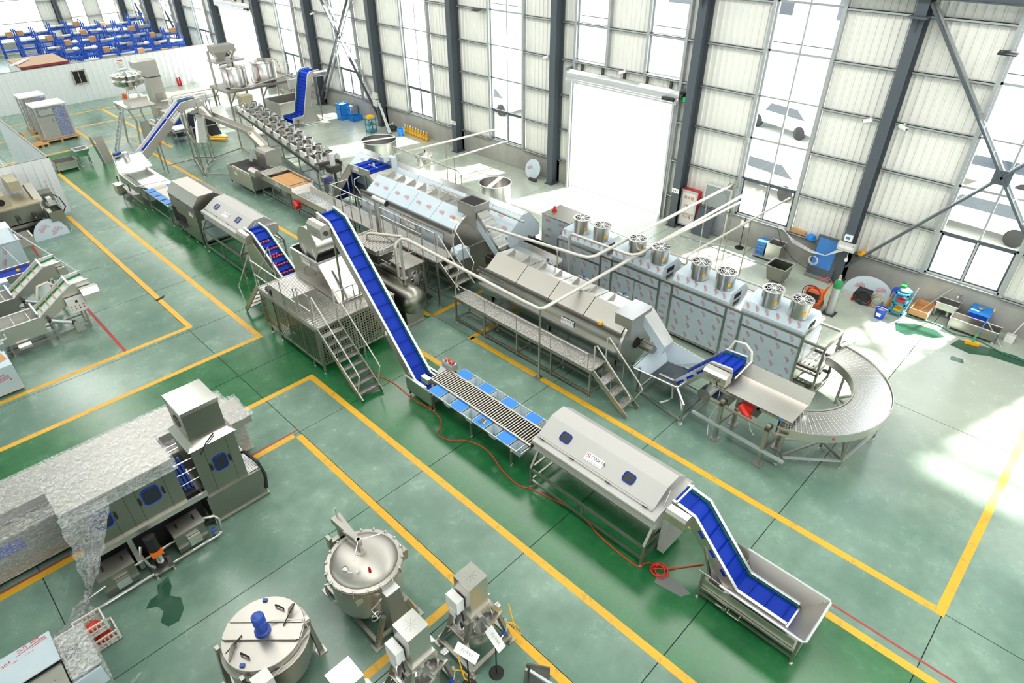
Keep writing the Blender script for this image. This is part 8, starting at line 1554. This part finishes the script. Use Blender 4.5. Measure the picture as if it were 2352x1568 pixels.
part(t, 'torch_hose', 'hose_red', B().tube([(17.7, 4.9, .6), (17.78, 4.75, 1.0), (17.7, 4.9, 1.15), (17.6, 5.1, 1.0)], .014, 6)); part(t, 'yellow_hose', 'yellow_tag', B().tube([(17.72, 4.85, .5), (17.76, 4.8, .9)], .016, 6))
t = thing('half_disc_plate', 'half round film covered plate leaning on the wall behind the hose reels', 'sheet', (19.75, 4.2, 0)); pp = [(.72*cos(a), .60*sin(a)) for a in [pi*k/16 for k in range(17)]]; p = part(t, 'sheet', 'film', B().prism(pp, 0, .012, 'x').xf(Matrix.Translation((19.62, 4.2, 0)) @ Matrix.Rotation(radians(16), 4, 'Y'))); sus(p, (19.65, 4.5, .25), (0, -1, 0), (.28, 0, 1), 1.2, .5); sus(p, (19.66, 3.9, .3), (0, -1, 0), (.28, 0, 1), 1.2, .5)
t = thing('pressure_washer', 'black pressure washer with red wheels and hoses in front of the half round plate', 'washer', (19.1, 4.2, 0)); part(t, 'body', 'rubber', B().box(19.0, 19.35, 4.0, 4.4, .12, .38)); [part(t, 'wheel', 'motor_red', B().cyl((19.0+dx, y, .11), (19.0+dx, y+.04, .11), .11, 14)) for dx, y in ((.1, 3.94), (.1, 4.42))]; [ring(t, 'hose_loop', 'rubber', (18.98+.02*k, 4.15+.05*k, .24), .22-.02*k, .016, 'x', 20, 5) for k in range(3)]
t = thing('hose_reel', 'heap of coiled hose beside the pressure washer', 'hose', (19.05, 3.75, 0)); [ring(t, 'coil', 'cast_grey' if k % 2 else 'khaki', (19.05+.02*k, 3.72+.02*k, .19+.02*k), .17, .02, 'x', 20, 5) for k in range(5)]
t = thing('blue_bucket', 'dark blue bucket with white label near the teal tool cart', 'bucket', (18.63, 3.5, 0)); part(t, 'shell', 'bin_blue', B().lathe([(0, 0), (.12, 0), (.15, .30), (.155, .30), (.155, .32), (.14, .32), (.11, .02), (0, .02)], (18.63, 3.5, 0), 24)); part(t, 'contents', 'khaki', B().lathe([(0, .24), (.14, .24)], (18.63, 3.5, 0), 20)); part(t, 'label', 'paper', B().box(18.485, 18.492, 3.44, 3.56, .1, .2)); part(t, 'handle', 'white_plastic', B().tube([(18.63, 3.66, .31), (18.5, 3.6, .40), (18.47, 3.5, .42), (18.5, 3.4, .40), (18.63, 3.34, .31)], .006, 6))
t = thing('tool_cart', 'teal tool cart loaded with cables and tools by the wall', 'cart', (19.2, 3.2, 0)); [part(t, 'post', 'cart_teal', B().box(x-.02, x+.02, y-.02, y+.02, .04, .75)) for x in (19.0, 19.4) for y in (3.05, 3.35)]; [part(t, 'tray', 'cart_teal', B().box(18.98, 19.42, 3.03, 3.37, z, z+.05)) for z in (.1, .4, .7)]; part(t, 'cable_heap', 'cable_white', B().ball((19.2, 3.2, .80), .16, 10, 6, (1, .9, .4))); part(t, 'green_tool', 'pad_green', B().box(19.15, 19.4, 3.2, 3.36, .82, .92)); part(t, 'red_tool', 'hose_red', B().box(19.05, 19.25, 3.1, 3.3, .45, .52)); part(t, 'yellow_tool', 'yellow_tag', B().box(19.05, 19.3, 3.1, 3.3, .15, .22)); [part(t, 'broom_pole', 'alu', B().tube([(18.85+.05*k, 3.0, .05), (19.1+.05*k, 2.9, 1.0)], .012, 6)) for k in range(2)]
single('straw_broom', 'straw broom leaning on the half round plate', 'broom', 'wood', B().hexa([(19.3, 3.55, .02), (19.5, 3.45, .02), (19.5, 3.5, .02), (19.3, 3.6, .02)], [(19.42, 3.5, .5), (19.46, 3.48, .5), (19.46, 3.5, .5), (19.42, 3.52, .5)]))
t = thing('blue_drum', 'blue plastic drum behind the tool cart', 'drum', (19.75, 3.45, 0)); part(t, 'shell', 'bin_blue', B().lathe([(0, 0), (.17, 0), (.18, .1), (.18, .42), (.15, .46), (0, .46)], (19.75, 3.45, 0), 20)); part(t, 'lid', 'bin_blue', B().lathe([(.16, .46), (.16, .48), (0, .49)], (19.75, 3.45, 0), 20))
t = thing('brown_tray', 'low tan box with a white frame on the floor right of the tool cart', 'box', (19.75, 2.7, 0)); part(t, 'panel', 'carton', B().box(19.36, 20.1, 2.48, 2.95, .02, .04)); part(t, 'wall', 'carton', B().box(19.36, 19.38, 2.48, 2.95, .02, .24).box(20.08, 20.1, 2.48, 2.95, .02, .24).box(19.38, 20.08, 2.93, 2.95, .02, .24)); part(t, 'front_frame', 'bag_white', B().box(19.38, 20.08, 2.46, 2.50, 0, .2))
def sink(label, x0, x1, y0, y1, z0, z1, legs):
    t = thing('steel_sink', label, 'sink', ((x0+x1)/2, (y0+y1)/2, 0)); part(t, 'basin', 'steel', B().box(x0, x0+.012, y0, y1, z0, z1).box(x1-.012, x1, y0, y1, z0, z1).box(x0, x1, y0, y0+.012, z0, z1).box(x0, x1, y1-.012, y1, z0, z1)); part(t, 'basin_floor', 'steel_dark', B().box(x0, x1, y0, y1, z0-.01, z0)); part(t, 'rim', 'alu', B().tube([(x0, y0, z1), (x1, y0, z1), (x1, y1, z1), (x0, y1, z1)], .018, 6, True)); [leg(t, x, y, z0) for x in (x0+.04, x1-.04) for y in (y0+.04, y1-.04)] if legs else [caster(t, x, y, .04) for x in (x0+.06, x1-.06) for y in (y0+.06, y1-.06)]; return t
s_ = sink('steel sink basin on legs under the wall tap', 19.78, 20.18, 1.9, 2.45, .28, .47, True); part(s_, 'drain_pipe', 'white_plastic', B().cyl((19.95, 2.1, .05), (19.95, 2.1, .28), .04, 10))
sink('long low steel tub in front of the blue bin', 19.35, 19.75, .75, 1.95, .08, .36, False)
t = thing('wall_tap', 'small chrome tap with pipe on the concrete wall above the sink', 'tap', (20.18, 2.05, .6)); part(t, 'spout', 'steel_bright', B().tube([(20.22, 2.05, .68), (20.10, 2.05, .68), (20.06, 2.05, .62)], .016, 8)); part(t, 'pipe', 'galv', B().tube([(20.2, 1.97, .02), (20.2, 1.97, .7), (20.2, 2.05, .7)], .014, 6))
t = thing('blue_bin', 'blue lidded plastic bin with clutter on its lid by the wall', 'bin', (20.0, 1.35, 0)); part(t, 'body', 'bin_blue', B().hexa([(19.82, 1.2, 0), (20.14, 1.2, 0), (20.14, 1.55, 0), (19.82, 1.55, 0)], [(19.80, 1.15, .50), (20.17, 1.15, .50), (20.17, 1.62, .50), (19.80, 1.62, .50)])); part(t, 'lid', 'crate_blue', B().hexa([(19.76, 1.12, .50), (20.19, 1.12, .50), (20.19, 1.66, .50), (19.76, 1.66, .50)], [(19.80, 1.16, .57), (20.17, 1.16, .60), (20.17, 1.62, .60), (19.80, 1.62, .57)])); part(t, 'lid_clutter', 'cast_grey', B().ball((19.98, 1.42, .61), .08, 9, 5, (1.3, 1.2, .4))); ring(t, 'recycle_mark', 'paper', (19.803, 1.38, .28), .05, .008, 'x', 14, 4)
t = thing('floor_squeegee', 'yellow floor squeegee with long pole leaning over the steel tub', 'squeegee', (18.95, 1.2, 0)); part(t, 'blade', 'yellow_tag', B().bar((18.92, 1.35, .05), (18.99, 1.02, .05), .07, .09)); part(t, 'neck', 'pad_green', B().bar((18.95, 1.19, .09), (19.15, 1.18, .26), .05)); part(t, 'pole', 'print_blue', B().tube([(19.12, 1.18, .24), (19.75, 1.10, .80)], .014, 8)); part(t, 'pole_grip', 'yellow_tag', B().tube([(19.70, 1.107, .755), (19.76, 1.10, .81)], .018, 8))
single('mop_pole', 'blue and white pole resting across the steel tub', 'pole', 'alu', B().tube([(19.30, .55, .02), (19.75, 1.15, .42)], .013, 6)); single('wall_pole', 'thin pole leaning on the wall beside the sink', 'pole', 'alu', B().tube([(19.9, 2.75, .02), (20.2, 2.25, .85)], .012, 6))
single('garden_hose', 'green garden hose snaking over the wet floor along the wall', 'hose', 'hose_green', B().tube(spline([(19.25, 2.95, .015), (19.35, 2.2, .015), (19.18, 1.68, .015), (19.3, 1.2, .015), (19.05, .4, .015), (19.03, -.1, .015), (18.6, -.8, .015), (18.2, -1.6, .015)]), .015, 6))
t = thing('dust_pan', 'grey long handled dustpan standing by the wall', 'dustpan', (19.9, .5, 0)); part(t, 'pan', 'panel_grey', B().hexa([(19.75, .4, .0), (19.95, .4, .0), (19.95, .62, .0), (19.75, .62, .0)], [(19.8, .4, .2), (19.95, .4, .2), (19.95, .62, .2), (19.8, .62, .2)])); part(t, 'handle', 'alu', B().tube([(19.9, .5, .18), (20.15, .35, .7)], .012, 6))
single('blue_frame_post', 'blue steel strut at the right picture edge', 'strut', 'crate_blue', B().bar((19.2, -.35, 0), (19.9, -.2, .35), .08))
# crates, cart and bottles farther along the wall
CRM = {}
def crate(label, x, y, z, mat='crate_blue', grp=None, fill=None):
    t = thing('plastic_crate', label, 'crate', (x, y, z), group=grp); b = B(); L, W_, H_ = .30, .22, .27
    b.box(x-L, x-L+.015, y-W_, y+W_, z, z+H_).box(x+L-.015, x+L, y-W_, y+W_, z, z+H_).box(x-L, x+L, y-W_, y-W_+.015, z, z+H_).box(x-L, x+L, y+W_-.015, y+W_, z, z+H_); part(t, 'crate_wall', mat, b); part(t, 'crate_floor', mat, B().box(x-L, x+L, y-W_, y+W_, z, z+.012)); part(t, 'rim', mat, B().tube([(x-L, y-W_, z+H_), (x+L, y-W_, z+H_), (x+L, y+W_, z+H_), (x-L, y+W_, z+H_)], .016, 6, True))
    if fill: part(t, 'filling', fill, B().ball((x, y, z+.2), .19, 9, 5, (1.2, .9, .5)))
crate('bottom blue crate of the stack by the concrete wall', 19.2, 31.95, 0); crate('middle blue crate of the stack by the concrete wall', 19.2, 31.95, .275); crate('top blue crate of the stack filled with white stuff', 19.2, 31.95, .55, 'crate_blue', None, 'bag_white'); crate('single blue crate lying right of the crate stack', 19.5, 31.25, 0); crate('grey crate with a pale sack behind the blue stack, lower one', 19.85, 32.2, 0, 'door_grey'); crate('grey crate with a pale sack behind the blue stack, upper one', 19.85, 32.2, .275, 'door_grey', None, 'carton')
t = thing('repair_cart', 'small blue two shelf cart with yellow box near the far column', 'cart', (18.8, 28.85, 0)); [part(t, 'post', 'cart_teal', B().box(x-.02, x+.02, y-.02, y+.02, 0, .72)) for x in (18.6, 19.0) for y in (28.65, 29.0)]; [part(t, 'tray', 'cart_teal', B().box(18.58, 19.02, 28.63, 29.02, z, z+.04)) for z in (.08, .38, .68)]; part(t, 'yellow_box', 'yellow_tag', B().box(18.62, 18.95, 28.7, 28.95, .72, .86)); part(t, 'parts_heap', 'cast_grey', B().ball((18.8, 28.85, .46), .14, 8, 5, (1.1, 1, .5)))
t = thing('pipe_bundle', 'bundle of grey pipes leaning against the far column', 'pipes', (19.4, 28.4, 0)); [part(t, 'pipe', 'galv', B().tube([(19.25+.05*k, 27.95-.03*k, .02), (19.62+.03*k, 29.1, 1.25)], .035, 8)) for k in range(3)]; part(t, 'cable_heap', 'rubber', B().ball((19.7, 28.2, .16), .22, 10, 6, (1, 1.3, .6))); part(t, 'white_cable', 'cable_white', B().tube([(19.5, 28.3, .3), (19.7, 28.1, .45), (19.8, 28.3, .3), (19.6, 28.0, .1)], .015, 6))
t = thing('distribution_box', 'pair of white electric boxes on the far column', 'electric box', (19.68, 29.4, 1.1)); part(t, 'upper_box', 'panel_grey', B().box(19.6, 19.74, 29.25, 29.6, 1.42, 1.72)); part(t, 'lower_box', 'panel_grey', B().box(19.6, 19.74, 29.2, 29.6, 1.05, 1.38)); part(t, 'cable', 'black', B().tube([(19.65, 29.25, 1.05), (19.5, 28.9, .6), (19.6, 28.6, .3)], .012, 6))
t = thing('light_blue_bucket', 'light blue bucket on the floor beside the oil bottles', 'bucket', (19.5, 27.25, 0)); part(t, 'shell', 'crate_blue', B().lathe([(0, 0), (.13, 0), (.16, .34), (.17, .34), (.17, .36), (.15, .36), (.12, .02), (0, .02)], (19.5, 27.25, 0), 22)); part(t, 'bail', 'white_plastic', B().tube([(19.66, 27.25, .34), (19.6, 27.1, .3), (19.55, 27.05, .2)], .006, 6))
OB = mesh('oil_bottle', B().lathe([(0, 0), (.09, 0), (.095, .04), (.095, .26), (.05, .36), (.028, .38), (.028, .41), (0, .41)], (0, 0, 0), 14), 'oil'); OL = mesh('label', B().lathe([(.097, .08), (.097, .2)], (0, 0, 0), 14), 'yellow_tag'); OC = mesh('cap', B().lathe([(.032, .40), (.032, .44), (0, .44)], (0, 0, 0), 10), 'paper')
for k in range(9):
    o = bpy.data.objects.new('oil_bottle', OB); COL.objects.link(o); o.location = (20.0-.016*k, 27.5-.235*k, 0); o['label'] = 'golden cooking oil bottle standing on the floor along the wall, %s from the bucket' % ordn[k]; o['category'] = 'bottle'; o['group'] = 'oil bottles along the wall'
    for n, me in (('label', OL), ('cap', OC)): q = bpy.data.objects.new(n, me); COL.objects.link(q); q.parent = o
t = thing('leaning_disc', 'film covered steel disc leaning at the column left of the roller door', 'sheet', (19.8, 18.3, 0)); p = part(t, 'disc', 'film', B().prism([(.42*cos(2*pi*k/24), .42+.42*sin(2*pi*k/24)) for k in range(24)], 0, .012, 'x').xf(Matrix.Translation((19.68, 18.35, 0)) @ Matrix.Rotation(radians(18), 4, 'Y'))); sus(p, (19.78, 18.5, .45), (0, -1, 0), (.3, 0, 1), 1.2, .5); part(t, 'anchor_feet', 'steel_dark', B().box(19.5, 19.6, 17.9, 18.3, 0, .12))
single('floor_drain', 'round dark drain cover in the floor near the roller door', 'drain', 'cast_grey', B().lathe([(0, 0), (.22, 0), (.22, .006), (0, .008)], (18.9, 20.0, 0), 24))
t = thing('lamp_stand', 'thin black lamp stand with two white shades beside the service pipes', 'lamp', (19.9, 8.6, 0)); part(t, 'base', 'black', B().lathe([(.16, 0), (.16, .02), (0, .03)], (19.9, 8.6, 0), 20)); part(t, 'pole', 'black', B().cyl((19.9, 8.6, .03), (19.9, 8.6, 1.15), .013, 8)); [part(t, 'shade', 'white_plastic', B().lathe([(.03, 1.0), (.07, .82)], (19.9, 8.6+d, 0), 12)) for d in (-.09, .09)]
single('wall_cables', 'loose white cables lying on the floor by the roller door', 'cables', 'cable_white', B().tube(spline([(19.6, 11.0, .01), (18.9, 10.6, .01), (18.6, 9.9, .01), (19.0, 9.4, .01), (19.4, 9.8, .01), (19.2, 10.3, .01), (19.7, 9.0, .01), (19.9, 8.4, .01)]), .012, 5))
single('floor_conduit', 'long conduit lying on the floor parallel to the wall', 'conduit', 'galv', B().box(19.28, 19.34, 6.9, 10.6, 0, .035))
# ================================================================ OUTSIDE: parked cars and a pale building, washed out by daylight
def car(label, x, y, rz, mat='car_paint'):
    t = thing('parked_car', label, 'car', (0, 0, 0)); pr = [(-2.1, .35), (2.1, .35), (2.15, .75), (1.3, .9), (.7, 1.38), (-1.0, 1.42), (-1.7, .95), (-2.15, .85)]
    part(t, 'body', mat, B().prism(pr, -.85, .85, 'y')); part(t, 'glazing', 'car_glass', B().prism([(.95, .95), (.66, 1.34), (-.95, 1.37), (-1.5, .96)], -.86, .86, 'y')); part(t, 'roof', mat, B().box(-.9, .6, -.8, .8, 1.38, 1.44))
    for wx in (-1.35, 1.35):
        for s in (-1, 1): part(t, 'wheel', 'rubber', B().cyl((wx, .72*s, .32), (wx, .88*s, .32), .32, 18))
    for s in (-1, 1): part(t, 'headlight', 'white_plastic', B().box(2.08, 2.16, .5*s-.15, .5*s+.15, .6, .74))
    t.location = (x, y, -.06); t.rotation_euler = (0, 0, rz)
car('silver car parked outside the window right of the roller door', 26.0, 10.6, 1.4); car('silver car parked outside the rightmost window', 27.5, 3.2, 1.5); car('pale car parked outside the windows left of the roller door', 26.5, 27.5, 1.55); car('pale blue car glimpsed outside the window right of the front door column', 34.0, 13.5, 1.3, 'film'); car('white car outside the rightmost window farther back', 32.5, 4.0, 1.5, 'white_plastic')
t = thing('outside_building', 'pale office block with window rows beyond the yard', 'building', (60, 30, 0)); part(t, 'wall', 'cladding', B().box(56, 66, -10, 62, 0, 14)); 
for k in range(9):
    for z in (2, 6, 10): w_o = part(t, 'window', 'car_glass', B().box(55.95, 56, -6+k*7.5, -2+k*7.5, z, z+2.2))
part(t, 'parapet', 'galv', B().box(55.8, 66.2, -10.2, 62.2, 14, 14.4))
